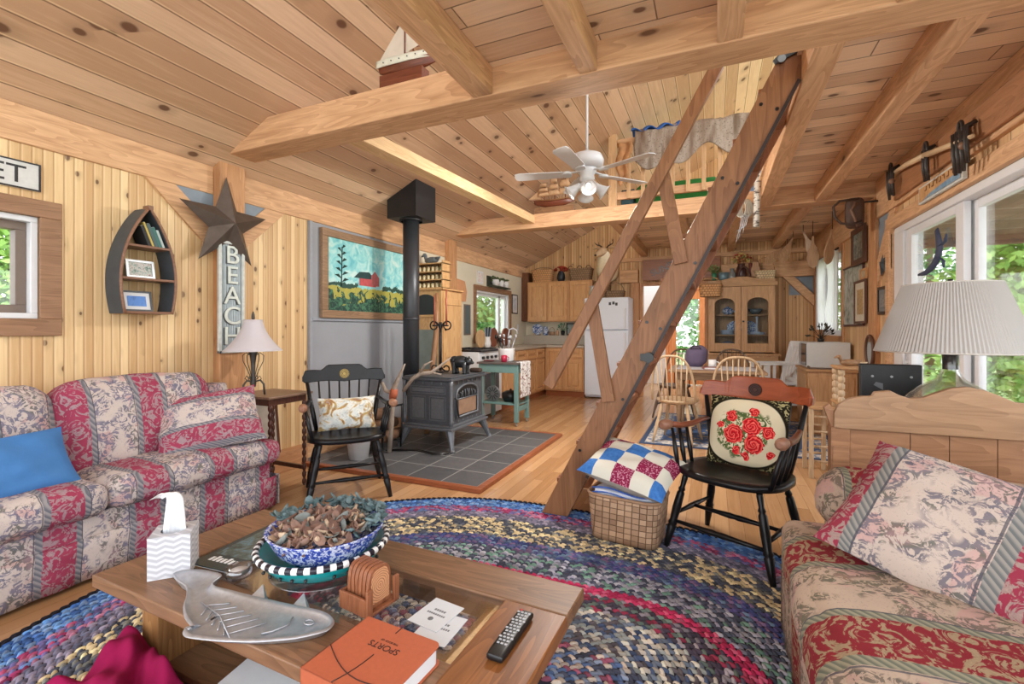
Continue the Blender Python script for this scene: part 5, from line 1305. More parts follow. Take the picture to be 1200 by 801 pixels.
wicker('wicker_basket', 'grey brown basket with dark loop handles on the wall cabinets', (-2.27, 8.44, 2.101), .44, .28, .22, (M_wk2, 'ears', 0, M_iron))
t = thing('vase', 'dark vase with red dried flowers between the cabinet top baskets', 'vase', (-2.66, 8.45, 2.101))
MB().lathe([(0, 0), (.055, 0), (.08, .07), (.07, .15), (.045, .19), (.05, .2), (.04, .2), (0, .19)], (-2.66, 8.45, 2.101), 18).build('body', plain('navy_vase', (40, 44, 52), .3), t)
m = MB(); rr = random.Random(4)
for i in range(70): a = rr.uniform(0, 6.28); e = rr.uniform(.2, 1.5); p = V((-2.66, 8.45, 2.29))+V((.14*math.cos(a)*math.cos(e), .1*math.sin(a)*math.cos(e), .10*math.sin(e))); m.ball(p, .016, 6)
m.build('flowers', plain('rust_red_flowers', (150, 52, 34), .9, 0, .3, 20), t)
# refrigerator
M_fr = plain('fridge_white', (226, 232, 242), .35, 0, .01)
t = thing('refrigerator', 'white top freezer refrigerator behind the ladder rail', 'refrigerator', (-1.71, 8.3, 0))
MB().box((-2.09, 8.05, .02), (-1.33, YB-.01, 1.755)).build('body', M_fr, t, bevel=.006)
for z0_, z1_ in ((.06, 1.185), (1.2, 1.75)):
    dd = MB().box((-2.088, 7.985, z0_), (-1.332, 8.045, z1_)).build('door', M_fr, t, bevel=.012, seg=3)
    MB().box((-1.40, 7.955, (z1_-.42) if z0_ < 1 else z0_+.03), (-1.365, 7.985, (z1_-.04) if z0_ < 1 else z0_+.36)).build('handle', M_vinyl, dd, bevel=.006)
    if z0_ > 1:
        for x, z in ((-1.66, 1.62), (-1.60, 1.63), (-1.55, 1.61)): MB().box((x, 7.98, z), (x+.04, 7.985, z+.05)).build('magnet', M_black, dd)
    else: MB().box((-1.92, 7.981, .86), (-1.80, 7.985, 1.05)).build('note', M_paper, dd)
wicker('wicker_basket', 'dark shallow basket on top of the refrigerator by the ladder rail', (-1.62, 8.32, 1.757), .34, .26, .12, (M_wk2, 'hoop', .16, M_wk2))
t = thing('pitcher', 'silver and white pitcher standing at the front of the refrigerator top', 'pitcher', (-1.98, 8.2, 1.757))
MB().lathe([(0, 0), (.07, 0), (.085, .08), (.06, .18), (.07, .22), (.06, .22), (0, .03)], (-1.98, 8.2, 1.757), 20).build('body', plain('tin_white', (200, 204, 206), .35, .3), t)
wicker('wicker_basket', 'rust brown bristly basket behind the pitcher on the refrigerator', (-1.88, 8.45, 1.757), .32, .22, .30, (M_wk2, None))
# ---------------------------------------------------------------- dining corner
g = G('blue_rug', .95, 0, .1); q = g.xyz(g.co())
bx_ = g.m('MINIMUM', g.m('SUBTRACT', .95, g.m('ABSOLUTE', q[0])), g.m('SUBTRACT', .98, g.m('ABSOLUTE', q[1])))
c = g.mix(g.step(g.noise(g.co(), 16, 1), .58, .62), lin(84, 108, 150), lin(176, 160, 132))
c = g.mix(g.m('LESS_THAN', bx_, .20), c, g.mix(g.step(g.noise(g.co(), 22, 1), .5, .54), lin(204, 198, 190), lin(130, 140, 160)))
c = g.mix(g.m('LESS_THAN', bx_, .05), c, lin(70, 84, 112))
tag(MB().box((-.95, -.98, 0), (.95, .98, .008)).build('area_rug', g.col(c), loc=(.22, 6.02, .001), w=False), 'blue and cream bordered rug under the dining table', 'rug')
M_ash = wood('weathered_ash', (212, 184, 146), (176, 142, 104), 'z', .5, 1.)
M_walnut = wood('dark_chair_wood', (122, 98, 78), (88, 66, 50), 'z', .5, 1.)
def windsor(label, loc, rz, mat, bw=.22):
    t = thing('windsor_chair', label, 'chair', loc, rz, 'bow back dining chairs')
    m = MB()
    def seat(a, b):
        th = a*2*PI; r = [0, .5, .85, 1, 1, .85, 0][int(round(b*6))]; z = [.435, .436, .45, .452, .435, .415, .412][int(round(b*6))]
        return V((.215*r*math.cos(th), .205*r*math.sin(th), z))
    m.grid(seat, 28, 7, cu=True); m.build('seat', mat, t, w=False)
    LP = [(0, .012), (.1, .016), (.3, .020), (.4, .014), (.45, .018), (.55, .021), (.8, .015), (1, .011)]
    for sx in (-1, 1):
        for y0, y1 in ((-.12, -.20), (.12, .20)): MB().turned((sx*.125, y0, .42), (sx*.20, y1, .001), LP, 10).build('leg', mat, t, w=False)
        MB().turned((sx*.168, -.165, .19), (sx*.168, .165, .19), [(0, .008), (.5, .013), (1, .008)], 8).build('stretcher', mat, t, w=False)
    MB().turned((-.168, 0, .19), (.168, 0, .19), [(0, .008), (.5, .013), (1, .008)], 8).build('stretcher', mat, t, w=False)
    def bow(a): return V((-bw*math.copysign(abs(math.cos(a))**.7, math.cos(a)), .155+.09*math.sin(a), .445+.475*max(0, math.sin(a))**.75))
    MB().tube([bow(k*PI/26) for k in range(27)], .0125, 8).build('bow', mat, t, w=False)
    for i in range(7):
        x = -.16+.32*i/6; 
        a = math.acos(max(-1, min(1, -math.copysign(abs(x/bw)**(1/.7), x)))); tp = bow(a)
        MB().turned((x*.8, .165+.02*(1-abs(x)*5), .44), tuple(tp), [(0, .0065), (.4, .0085), (1, .005)], 8).build('spindle', mat, t, w=False)
    return t
RZ = .009
windsor('pale bow back chair at the near corner of the table by the blue rug edge', (-.36, 5.28, RZ), math.radians(168), M_ash)
windsor('bow back chair directly behind the rust crest rail', (.22, 5.30, RZ), math.radians(180), M_ash, .24)
windsor('dark bow back chair in front of the hutch doors', (.22, 6.75, RZ), 0, M_walnut, .22)
windsor('dark bow back chair at the doorway end of the table', (-.50, 6.62, RZ), math.radians(-24), M_walnut)
M_dt = wood('dining_wood', (176, 140, 104), (140, 104, 72), 'x', .5, .9)
t = thing('dining_table', 'wooden dining table with a pale top in front of the glass door hutch', 'table', (.15, 6.0, RZ))
MB().box((-.48, 5.55, .715), (.52, 6.4, .745)).build('top', M_dt, t, bevel=.008)
MB().box((-.40, 5.62, .63), (.44, 6.33, .715)).build('apron', M_dt, t, bevel=.003)
for x in (-.37, .41):
    for y in (5.66, 6.29): MB().turned((x, y, .63), (x, y, RZ), [(0, .04), (.12, .04), (.16, .028), (.2, .042), (.5, .034), (.8, .022), (.86, .034), (1, .024)], 14).build('leg', M_dt, t)
tag(MB().grid(lambda a, b: V((-.40+a*.84, 5.68+b*.58, .7475+.0015*math.sin(a*40)*math.sin(b*30))), 20, 12).build('tablecloth', plain('pale_cloth', (196, 196, 204), .85), loc=(.1, 6., .746), solid=.002), 'pale grey cloth spread on the dining table', 'tablecloth')
t = thing('cloth_bag', 'dark purple grey bag slumped on the dining table by the white mug', 'bag', (-.20, 6.1, .75))
m = MB(); m.soft((-.20, 6.12, .875), (.24, .17, .25), .10, 9, .01, wob=.006); m.build('body', plain('aubergine_cloth', (96, 84, 108), .85, 0, .1, 12), t)
MB().tube([(-.26, 6.04, .97), (-.24, 6.02, 1.0), (-.18, 6.02, 1.0), (-.15, 6.04, .97)], .008, 6).build('strap', plain('bag_strap', (70, 62, 80), .8), t)
t = thing('mug', 'plain white mug on the dining table', 'mug', (-.02, 5.9, .75))
MB().lathe([(0, 0), (.042, 0), (.044, .1), (.039, .1), (.037, .006), (0, .006)], (-.02, 5.9, .75), 20).tube([(.022, 5.9, .83), (.05, 5.9, .82), (.05, 5.9, .785), (.022, 5.9, .775)], .006, 6).build('cup', M_white, t)
book('book', 'reddish book lying beside the white mug on the dining table', (-.03, 5.76, .75), (.18, .13, .025), .2, plain('red_cover', (150, 84, 72), .5), M_paper)
# hutch
M_cabglass = glassy('cabinet_glass', (236, 240, 242), .0, .03, .07)
M_hz = wood('hutch_pine', (204, 156, 106), (170, 120, 74), 'z', .5, .9, .5)
M_hx = wood('hutch_pine_x', (200, 152, 102), (164, 116, 70), 'x', .5, .9, .5)
hx0, hx1, hy0, hy1 = -.09, .86, 8.12, YB-.15
t = thing('hutch', 'pine hutch with two arched glass doors at the back wall', 'hutch', (.385, 8.3, 0))
m = MB(); m.box((hx0-.03, hy0-.10, .04), (hx1+.03, hy1, .80)).box((hx0-.05, hy0-.12, 0), (hx1+.05, hy1, .06)).box((hx0-.05, hy0-.12, .80), (hx1+.05, hy1, .83)); m.build('base', M_hz, t, bevel=.005)
for k in range(2):
    x = hx0+.02+k*.475
    d_ = MB().box((x, hy0-.118, .62), (x+.435, hy0-.099, .77)).build('drawer', M_hx, t, bevel=.004)
    MB().turned((x+.217, hy0-.118, .695), (x+.217, hy0-.145, .695), [(0, .008), (.5, .01), (.7, .02), (1, .012)], 12).build('knob', M_hz, d_)
    d_ = MB().box((x, hy0-.118, .10), (x+.435, hy0-.099, .59)).build('door', M_hz, t, bevel=.004)
m = MB(); m.box((hx0, hy0+.02, .83), (hx0+.03, hy1, 1.93)).box((hx1-.03, hy0+.02, .83), (hx1, hy1, 1.93)).box((hx0+.03, hy1-.02, .83), (hx1-.03, hy1, 1.93)).box((hx0, hy0+.0, 1.90), (hx1, hy1, 1.985))
for z in (1.10, 1.42): m.box((hx0+.03, hy0+.05, z), (hx1-.03, hy1-.02, z+.018))
m.build('case', M_hz, t, bevel=.003)
cr = [(hx0-.03, 1.88)] + [(hx0-.03, 1.94), (hx0+.05, 1.95)] + [(hx0+.12+k*(hx1-hx0-.24)/14, 1.955+.075*math.sin(k*PI/14)) for k in range(15)] + [(hx1-.05, 1.95), (hx1+.03, 1.94), (hx1+.03, 1.88)]
m = MB(); m.prism(cr, (0, hy0-.012, 0), (1,0,0), (0,0,1), (0, .05, 0)); m.build('cornice', M_hx, t, bevel=.004)
for k in range(2):
    xa = hx0+.012+k*.466; xb = xa+.46; xm = (xa+xb)/2; zA, zB = .85, 1.875; r = .085
    arch = [(xm-(xb-xa-2*r)/2*math.cos(j*PI/14), 1.60+.10*math.sin(j*PI/14)) for j in range(15)]
    m = MB(); y = hy0
    m.box((xa, y-.004, zA), (xa+r, y+.018, zB)).box((xb-r, y-.004, zA), (xb, y+.018, zB)).box((xa+r, y-.004, zA), (xb-r, y+.018, .985))
    m.prism([(xa+r, zB)] + arch + [(xb-r, zB)], (0, y-.004, 0), (1,0,0), (0,0,1), (0, .022, 0))
    d_ = m.build('door', M_hz, t, bevel=.002)
    MB().box((xa+r-.004, y+.005, .98), (xb-r+.004, y+.008, 1.71)).build('glass_pane', M_cabglass, d_)
    if k == 1: MB().turned((xa+.03, y-.004, 1.33), (xa+.03, y-.03, 1.33), [(0, .008), (.6, .016), (1, .01)], 10).build('knob', M_black, d_)
# china behind the glass
M_chn = plain('china', (196, 206, 222), .3, 0, .06)
def dish_stack(x, y, z, n, r, lab):
    t = thing('plate_stack', lab, 'plates', (x, y, z)); m = MB()
    for k in range(n): m.lathe([(0, k*.012), (r*.6, k*.012), (r, k*.012+.012), (r, k*.012+.016), (r*.6, k*.012+.005), (0, k*.012+.005)], (x, y, z), 24)
    m.build('plates', M_chn, t)
dish_stack(.19, 8.28, 1.119, 6, .10, 'stack of pale plates on the middle shelf behind the first hutch door')
dish_stack(.62, 8.28, 1.119, 3, .12, 'white platter under a candlestick behind the second hutch door')
t = thing('candlestick', 'tall white candlestick behind the hutch door glass', 'candlestick', (.62, 8.28, 1.16)); MB().turned((.62, 8.28, 1.16), (.62, 8.28, 1.40), [(0, .05), (.1, .02), (.4, .014), (.9, .016), (1, .022)], 14).build('stem', M_chn, t); MB().cyl((.62, 8.28, 1.40), (.62, 8.28, 1.412), .011, .009).build('candle', M_white, t)
for x, lab in ((.30, 'patterned plate standing upright behind the first hutch door'), (.52, 'patterned plate standing upright behind the second hutch door')):
    o = MB().turned((0, 0, .11), (0, .015, .11), [(0, .11), (1, .07)], 24).build('plate', M_btp, loc=(x, 8.385, 1.119), w=False); tag(o, lab, 'plate')
t = thing('teapot', 'blue and white teapot on the top shelf inside the hutch', 'teapot', (.20, 8.28, 1.439)); MB().lathe([(0, 0), (.05, 0), (.085, .05), (.07, .1), (.03, .115), (.02, .13), (0, .135)], (.20, 8.28, 1.439), 20).tube([(.27, 8.28, 1.48), (.32, 8.28, 1.51), (.335, 8.28, 1.54)], [.016, .012, .009], 8).build('body', M_btp, t)
t = thing('glass_bowl', 'dark bowl of dishes on the top shelf behind the second hutch door', 'bowl', (.60, 8.3, 1.439)); MB().lathe([(0, 0), (.05, 0), (.11, .09), (.105, .09), (.045, .01), (0, .008)], (.60, 8.3, 1.439), 24).build('body', plain('smoke_glass', (90, 96, 100), .15), t)
t = thing('tureen', 'grey blue covered dish low in the hutch', 'dish', (.20, 8.3, .832)); MB().lathe([(0, 0), (.08, 0), (.14, .1), (.14, .12), (.08, .17), (0, .19)], (.20, 8.3, .832), 24).build('body', plain('stoneware', (120, 126, 142), .4, 0, .15), t)
t = thing('covered_dish', 'pale covered dish low in the hutch behind the second door', 'dish', (.62, 8.3, .832)); MB().lathe([(0, 0), (.09, 0), (.13, .08), (.13, .1), (.07, .14), (0, .15)], (.62, 8.3, .832), 24).build('body', M_chn, t)
# on top of the hutch (cornice top about 1.94 .. 2.04)
HT = 1.986
def on_hutch(name, label, cat, x, prof, mat, y=8.32, n=18):
    t = thing(name, label, cat, (x, y, HT)); MB().lathe(prof, (x, y, HT), n).build('body', mat, t); return t
plant('potted_plant', 'green glazed pot with a small plant at the end of the hutch top', (.0, 8.3, HT), .10, 24, plain('green_glaze', (62, 128, 98), .3), ML[1], .13, 7, .03)
on_hutch('metal_pail', 'blue grey metal pail beside the green pot on the hutch', 'pail', .14, [(0, 0), (.06, 0), (.078, .14), (.07, .14), (.055, .01), (0, .008)], plain('blue_tin', (120, 150, 162), .4, .3))
on_hutch('glass_jar', 'small round glass jar on the hutch between pail and flower vase', 'jar', .265, [(0, 0), (.05, 0), (.06, .05), (.055, .12), (.03, .16), (.034, .2), (.026, .2), (0, .02)], plain('jar_grey', (128, 132, 130), .2, 0, .3, 30))
t = on_hutch('flower_vase', 'dark vase of yellow and red dried flowers at the middle of the hutch top', 'vase', .40, [(0, 0), (.05, 0), (.075, .08), (.07, .2), (.05, .25), (.058, .27), (.048, .27), (0, .05)], plain('maroon_vase', (72, 44, 42), .35))
m = MB(); rr = random.Random(8)
for i in range(80): a = rr.uniform(0, 6.28); e = rr.uniform(.15, 1.5); r_ = rr.uniform(.6, 1); m.ball(V((.40, 8.32, HT+.29))+V((.16*r_*math.cos(a)*math.cos(e), .12*r_*math.sin(a)*math.cos(e), .15*r_*math.sin(e))), .018, 6, mi=rr.choice((0, 0, 1, 2)))
m.build('flowers', [plain('straw_yellow', (206, 182, 110), .9), plain('dry_red', (172, 84, 62), .9), plain('dry_green', (120, 128, 78), .9)], t)
for x, lab in ((.40, 'dark bentwood hoop leaning against the flower vase'),):
    o = MB().tube([(.085*math.cos(a), 0, .0+.20*math.sin(a)) for a in [k*PI/12 for k in range(13)]], .012, 6).build('wooden_hoop', plain('dark_bent', (86, 54, 40), .5), loc=(x+.03, 8.22, HT+.012), w=False); tag(o, lab, 'hoop')
on_hutch('wooden_post_candle', 'dark red turned wooden candle post on the hutch', 'candle post', .53, [(0, 0), (.035, 0), (.02, .05), (.03, .12), (.02, .2), (.03, .27), (0, .28)], plain('oxblood', (110, 50, 42), .5))
# cat shaped carving
m = MB(); m.prism([(-.06, 0), (.06, 0), (.065, .12), (.045, .19), (.055, .26), (.03, .235), (-.02, .235), (-.045, .265), (-.045, .19), (-.065, .11)], (0, 0, 0), (1,0,0), (0,0,1), (0, .03, 0))
tag(m.build('wooden_cat', wood('carved_tan', (198, 150, 108), (160, 112, 74), 'z', .4), loc=(.60, 8.28, HT+.05), w=False, bevel=.006), 'tan carved wooden cat figure on the hutch behind the pale basket', 'figurine')
wicker('wicker_basket', 'pale wicker basket with a tall hoop handle on the hutch', (.73, 8.30, HT), .30, .22, .13, (M_wk3, 'hoop', .22, M_wk1))
# the cat leans on the basket: give it a block to stand on
tag(B('wooden_block', (.53, 8.27, HT), (.585, 8.33, HT+.049), M_hx, loc=(.56, 8.3, HT)), 'small wood block under the carved cat on the hutch', 'block') if False else None
wicker('wicker_basket', 'orange brown basket hanging from the corner of the hutch', (-.06, 8.03, 1.72), .34, .20, .19, (M_wk1, 'hoop', .12, M_wk1), ex=.8)

# white armchair at the far end of the table
M_wp = plain('white_chair_paint', (226, 226, 226), .5, 0, .03)
t = thing('white_armchair', 'white painted wooden armchair between the hutch and the pine sideboard', 'chair', (.77, 7.40, .001), math.radians(-72))
MB().box((-.23, -.22, .45), (.23, .22, .49)).build('seat', M_wp, t, bevel=.006, w=False)
for sx in (-1, 1):
    MB().bar((sx*.22, -.21, 0), (sx*.22, -.21, .72), .04, .04, (0,1,0)).build('leg', M_wp, t, w=False)
    MB().bar((sx*.22, .27, 0), (sx*.22, .19, .44), .04, .04, (0,1,0)).build('leg', M_wp, t, w=False)
    MB().bar((sx*.22, .19, .44), (sx*.22, .33, 1.02), .04, .035, (0,1,0)).build('back_post', M_wp, t, w=False)
    MB().box((sx*.22-.035, -.27, .72), (sx*.22+.035, .27, .745)).build('arm', M_wp, t, bevel=.006, w=False)
    for y in (-.1, 0.02): MB().box((sx*.22-.012, y-.015, .49), (sx*.22+.012, y+.015, .72)).build('arm_slat', M_wp, t, w=False)
    MB().box((sx*.22-.014, -.2, .18), (sx*.22+.014, .24, .21)).build('stretcher', M_wp, t, w=False)
for k in range(5): MB().bar((-.15+.075*k, .205, .46), (-.15+.075*k, .325, .96), .045, .014, (0,1,0)).build('back_slat', M_wp, t, w=False)
MB().bar((-.24, .335, 1.0), (.24, .335, 1.0), .02, .08).build('back_rail', M_wp, t, w=False)
MB().bar((-.2, .205, .52), (.2, .205, .52), .02, .05).build('back_rail', M_wp, t, w=False)


# ---------------------------------------------------------------- sideboard and microwave by the window
t = thing('sideboard', 'low pine sideboard below the curtained window', 'sideboard', (1.2, 6.7, 0))
MB().box((.98, 6.22, .06), (XR-.02, 6.94, .72)).box((1.0, 6.24, 0), (XR-.02, 6.92, .06)).build('body', M_hz, t, bevel=.004)
MB().box((.96, 6.2, .72), (XR-.01, 6.96, .748)).build('top', M_hx, t, bevel=.004)
MB().box((1.02, 6.208, .12), (1.42, 6.22, .66)).build('side_panel', M_hz, t, bevel=.003)
d_ = MB().box((.968, 6.28, .12), (.98, 6.88, .68)).build('door', M_hz, t, bevel=.003); MB().ball((.958, 6.33, .42), .014, 8).build('knob', M_black, d_)
t = thing('microwave', 'pale grey microwave oven standing on the pine sideboard', 'microwave', (1.22, 6.65, .749))
MB().box((1.0, 6.42, .755), (1.43, 6.9, 1.05)).box((1.02, 6.44, .749), (1.05, 6.47, .756)).box((1.38, 6.84, .749), (1.41, 6.87, .756)).box((1.02, 6.84, .749), (1.05, 6.87, .756)).box((1.38, 6.44, .749), (1.41, 6.47, .756)).build('case', plain('microwave_grey', (196, 196, 194), .4, 0, .02), t, bevel=.008)
MB().box((.992, 6.44, .775), (1.0, 6.76, 1.03)).build('door', plain('microwave_glass', (52, 54, 58), .15), t); MB().box((.988, 6.76, .775), (1.0, 6.885, 1.03)).build('control_panel', plain('panel_grey', (160, 160, 160), .4), t)
t = thing('wooden_tray', 'shallow dark wooden tray on the sideboard in front of the microwave', 'tray', (1.12, 6.31, .749)); MB().box((1.0, 6.26, .749), (1.26, 6.38, .756)).box((1.0, 6.26, .756), (1.01, 6.38, .78)).box((1.25, 6.26, .756), (1.26, 6.38, .78)).build('tray', M_walnut, t)
plant('dried_sprig', 'dark twiggy sprig in a small pot on top of the microwave', (1.2, 6.75, 1.051), .14, 30, M_black, plain('dark_twig', (58, 56, 46), .9), .04, 12, .035)
# spool whatnot
t = thing('spool_stand', 'small stand with spool turned posts beside the black television back', 'stand', (1.03, 4.55, 0))
for z in (.28, .60, .885): MB().box((.90, 4.42, z), (1.16, 4.68, z+.022)).build('shelf', M_hx, t, bevel=.004)
SP = []
for k in range(16): SP += [(k/16, .012), (k/16+.012, .024), (k/16+.05, .024), (k/16+.0615, .012)]
for x in (.93, 1.13):
    for y in (4.45, 4.65): MB().turned((x, y, 0), (x, y, .885), SP, 10).build('post', M_ash, t)
decoy('bird_decoy', 'brown carved shore bird standing on the spool stand', (1.0, 4.53, .907), .55, plain('decoy_brown', (138, 104, 74), .6, 0, .3, 40), 3.4)
t = thing('wooden_bowl', 'flat tan wooden bowl on the spool stand behind the bird', 'bowl', (1.08, 4.60, .907)); MB().lathe([(0, 0), (.035, 0), (.06, .03), (.056, .032), (.03, .008), (0, .006)], (1.08, 4.60, .907), 20).build('body', M_ash, t)
# slatted rack
t = thing('shoe_rack', 'low pine rack with horizontal rungs beyond the black armchair', 'rack', (.84, 4.55, 0))
for x in (.72, .86):
    for y in (4.42, 4.72): MB().box((x-.016, y-.016, 0), (x+.016, y+.016, .56)).build('upright', M_ash, t, bevel=.003)
for k, z in enumerate((.14, .26, .38, .50)):
    for y in (4.42, 4.72): MB().cyl((.72, y, z), (.86, y, z), .010, n=8).build('rung', M_ash, t)
MB().box((.70, 4.40, .56), (.885, 4.74, .58)).build('top', M_hx, t, bevel=.003)

# ---------------------------------------------------------------- pine settle back, table, lamp and television behind the near sofa
g = wood('settle_pine', (178, 136, 98), (138, 98, 66), 'x', .4, .8, .35)
g2 = wood('settle_panel', (178, 126, 86), (142, 94, 60), 'x', .45, .9, .5, .4, .6)
t = thing('pine_settle', 'scrolled pine settle back standing behind the near sofa', 'settle', (.92, 2.44, 0))
top = [(.475, .775), (.475, .84), (.49, .875), (.53, .905), (.575, .918), (.61, .92), (.618, .938), (.672, .946), (.70, .93), (.735, .918), (.775, .922), (.82, .945), (.865, .965), (.915, .974), (.965, .965), (1.01, .945), (1.055, .922), (1.095, .918), (1.13, .93), (1.158, .946), (1.212, .938), (1.22, .92), (1.255, .918), (1.30, .905), (1.34, .875), (1.355, .84), (1.355, .775)]
m = MB(); m.prism(top, (0, 2.395, 0), (1,0,0), (0,0,1), (0, .03, 0)); m.build('crest_board', g, t, bevel=.004)
for a, b in ((.535, .74), (.742, .865), (.867, 1.01), (1.012, 1.30)): MB().box((a, 2.412, .10), (b, 2.428, .79)).build('back_board', g2, t, bevel=.002)
for x in (.50, 1.30):
    m = MB(); m.prism([(0, 0), (.36, 0), (.36, .44), (.30, .62), (.10, .70), (.0, .84)], (x-.035 if x < 1 else x, 2.41, 0), (0,1,0), (0,0,1), (.045, 0, 0)) if False else m.box((x-.035, 2.405, 0), (x+.035, 2.47, .78)).box((x-.03, 2.398, .06), (x+.03, 2.405, .70))
    m.build('post', g2, t, bevel=.004)
m = MB(); m.prism([(0, .875), (.02, .84), (.05, .77), (.05, .70), (.03, .70), (-.02, .86)], (.462, 2.415, 0), (1,0,0), (0,0,1), (0, .03, 0)); m.build('ear', g2, t)
MB().box((.535, 2.405, .10), (1.265, 2.44, .18)).build('bottom_rail', g2, t)
t = thing('end_table', 'small wooden table behind the settle carrying lamp and television', 'table', (.95, 2.88, 0))
MB().box((.62, 2.50, .675), (1.30, 3.16, .70)).build('top', M_hx, t, bevel=.004)
for x in (.65, 1.24):
    for y in (2.53, 3.10): MB().box((x, y, 0), (x+.035, y+.035, .675)).build('leg', M_hz, t)
t = thing('television', 'back of a small black flat television behind the settle', 'television', (.825, 2.97, .701))
MB().box((.70, 2.95, .74), (.955, 2.99, 1.022)).build('case', plain('tv_plastic', (20, 20, 23), .4, 0, 0), t, bevel=.004)
m = MB()
for x in (.75, .83, .91): m.cyl((x, 2.951, .96), (x, 2.946, .96), .006)
m.build('screws', plain('screw_steel', (150, 150, 150), .3, .8), t)
MB().box((.78, 2.93, .701), (.88, 3.02, .712)).box((.815, 2.955, .71), (.845, 2.985, .75)).build('foot', M_black, t)
m = MB(); m.prism([(0, 0), (.05, 0), (.03, .03), (.0, .02)], (.755, 2.949, .915), (.8,0,-.5), (.5,0,.8), (0, -.001, 0)); m.build('sticker', plain('grey_sticker', (96, 98, 102), .4), t)
# demijohn lamp
lx, ly = .985, 2.735
t = thing('table_lamp', 'large glass jug lamp with a pleated off white shade by the sliding door', 'lamp', (lx, ly, .701))
MB().lathe([(0, .0), (.17, 0), (.185, .03), (.185, .12), (.165, .18), (.11, .235), (.05, .275), (.033, .31), (.030, .38), (.038, .39), (.038, .40), (.026, .40), (.026, .31), (.045, .27), (.105, .23), (.16, .175), (.178, .12), (.178, .035), (0, .01)], (lx, ly, .701), 40).build('glass_base', glassy('jug_glass', (250, 252, 251), .3, .04, .45), t)
MB().cyl((lx, ly, 1.02), (lx, ly, 1.12), .028).cyl((lx, ly, 1.12), (lx, ly, 1.40), .006).cyl((lx, ly, 1.40), (lx, ly, 1.43), .009).build('stem', M_iron, t)
g = G('pleated_shade', .85, 0, .2); g.b.inputs['Base Color'].default_value = lin(176, 172, 168)
g.b.inputs['Transmission Weight'].default_value = 0.
m = MB(); n = 240
def shade(a, b):
    th = a*2*PI; r = .17+(.275-.17)*(1-b); r += .0022*(1 if int(round(a*n)) % 2 else -1)
    return V((lx+r*math.cos(th), ly+r*math.sin(th), 1.10+.305*b))
m.grid(shade, n, 4, cu=True, sm=False); sh_ = m.build('shade', g.mat, t, solid=.002)
m = MB()
for r, z in ((.275, 1.10), (.17, 1.405)): m.tube([(lx+r*math.cos(k*PI/30), ly+r*math.sin(k*PI/30), z) for k in range(60)], .004, 5, True)
for k in range(3): a = k*2*PI/3; m.tube([(lx, ly, 1.395), (lx+.168*math.cos(a), ly+.168*math.sin(a), 1.403)], .002, 4)
m.build('shade_trim', plain('shade_tape', (190, 184, 176), .8), sh_)

# porch furniture
t = thing('patio_chair', 'dark bent metal patio chair out on the porch', 'chair', (2.45, 3.55, -.02), math.radians(70))
m = MB(); m.tube([(-.30, .25, .35)] + [(-.30*math.cos(a), .27, .55+.36*math.sin(a)) for a in [k*PI/16 for k in range(17)]] + [(.30, .25, .35)], .02, 8)
for k in range(7): x = -.21+.07*k; m.tube([(x, .26, .42), (x, .27, .55+.35*(1-(x/.3)**2)**.5)], .005, 5)
m.build('back', plain('taupe_metal', (86, 78, 78), .5, .3), t, w=False)
MB().box((-.28, -.25, .38), (.28, .26, .42)).build('seat', plain('mesh_seat', (96, 92, 98), .7), t, w=False, bevel=.01)
for x in (-.26, .26):
    for y in (-.23, .24): MB().tube([(x, y, .38), (x*1.08, y*1.1, 0)], .014, 8).build('leg', M_iron, t, w=False)
t = thing('porch_chair', 'porch chair with a purple grey cushion by the railing', 'chair', (3.9, 5.9, -.02), math.radians(100))
MB().soft((0, .25, .72), (.5, .12, .6), .05, 8, .01, rot3(-.15)).build('back_cushion', plain('purple_cushion', (112, 108, 142), .9, 0, .1, 40), t, w=False)
MB().soft((0, 0, .42), (.52, .5, .12), .04, 8, .01).build('seat_cushion', plain('purple_cushion_seat', (104, 100, 134), .9, 0, .1, 40), t, w=False)
for x in (-.26, .26): MB().tube([(x, -.28, 0), (x, -.25, .6), (x, .25, .62), (x, .32, 0)], .018, 8).build('frame', M_iron, t, w=False)
MB().box((-.25, -.24, .33), (.25, .3, .36)).build('seat_frame', M_iron, t, w=False)
# ---------------------------------------------------------------- left wall
XW = XL+.001
# weathered sign over the window
t = thing('wall_sign', 'white painted board sign with black capital letters above the window', 'sign', (XW, 1.05, 2.03))
MB().box((XW, .62, 1.958), (XW+.018, 1.318, 2.107)).build('board', plain('weathered_white', (206, 206, 204), .8, 0, .08, 30), t, bevel=.002)
m = MB(); xa, xb = XW+.0181, XW+.021
for a, b in (((.62, 1.958), (1.318, 1.966)), ((.62, 2.099), (1.318, 2.107)), ((1.309, 1.966), (1.318, 2.099))): m.box((xa-.002, a[0], a[1]), (xb, b[0], b[1]))
m.build('border', M_black, t)
text('lettering', 'ET', .135, (XW+.0182, 1.185, 2.028), (0, 1, 0), (0, 0, 1), plain('faded_black', (52, 52, 54), .8, 0, .2, 60), t, .001, sx=1.02)
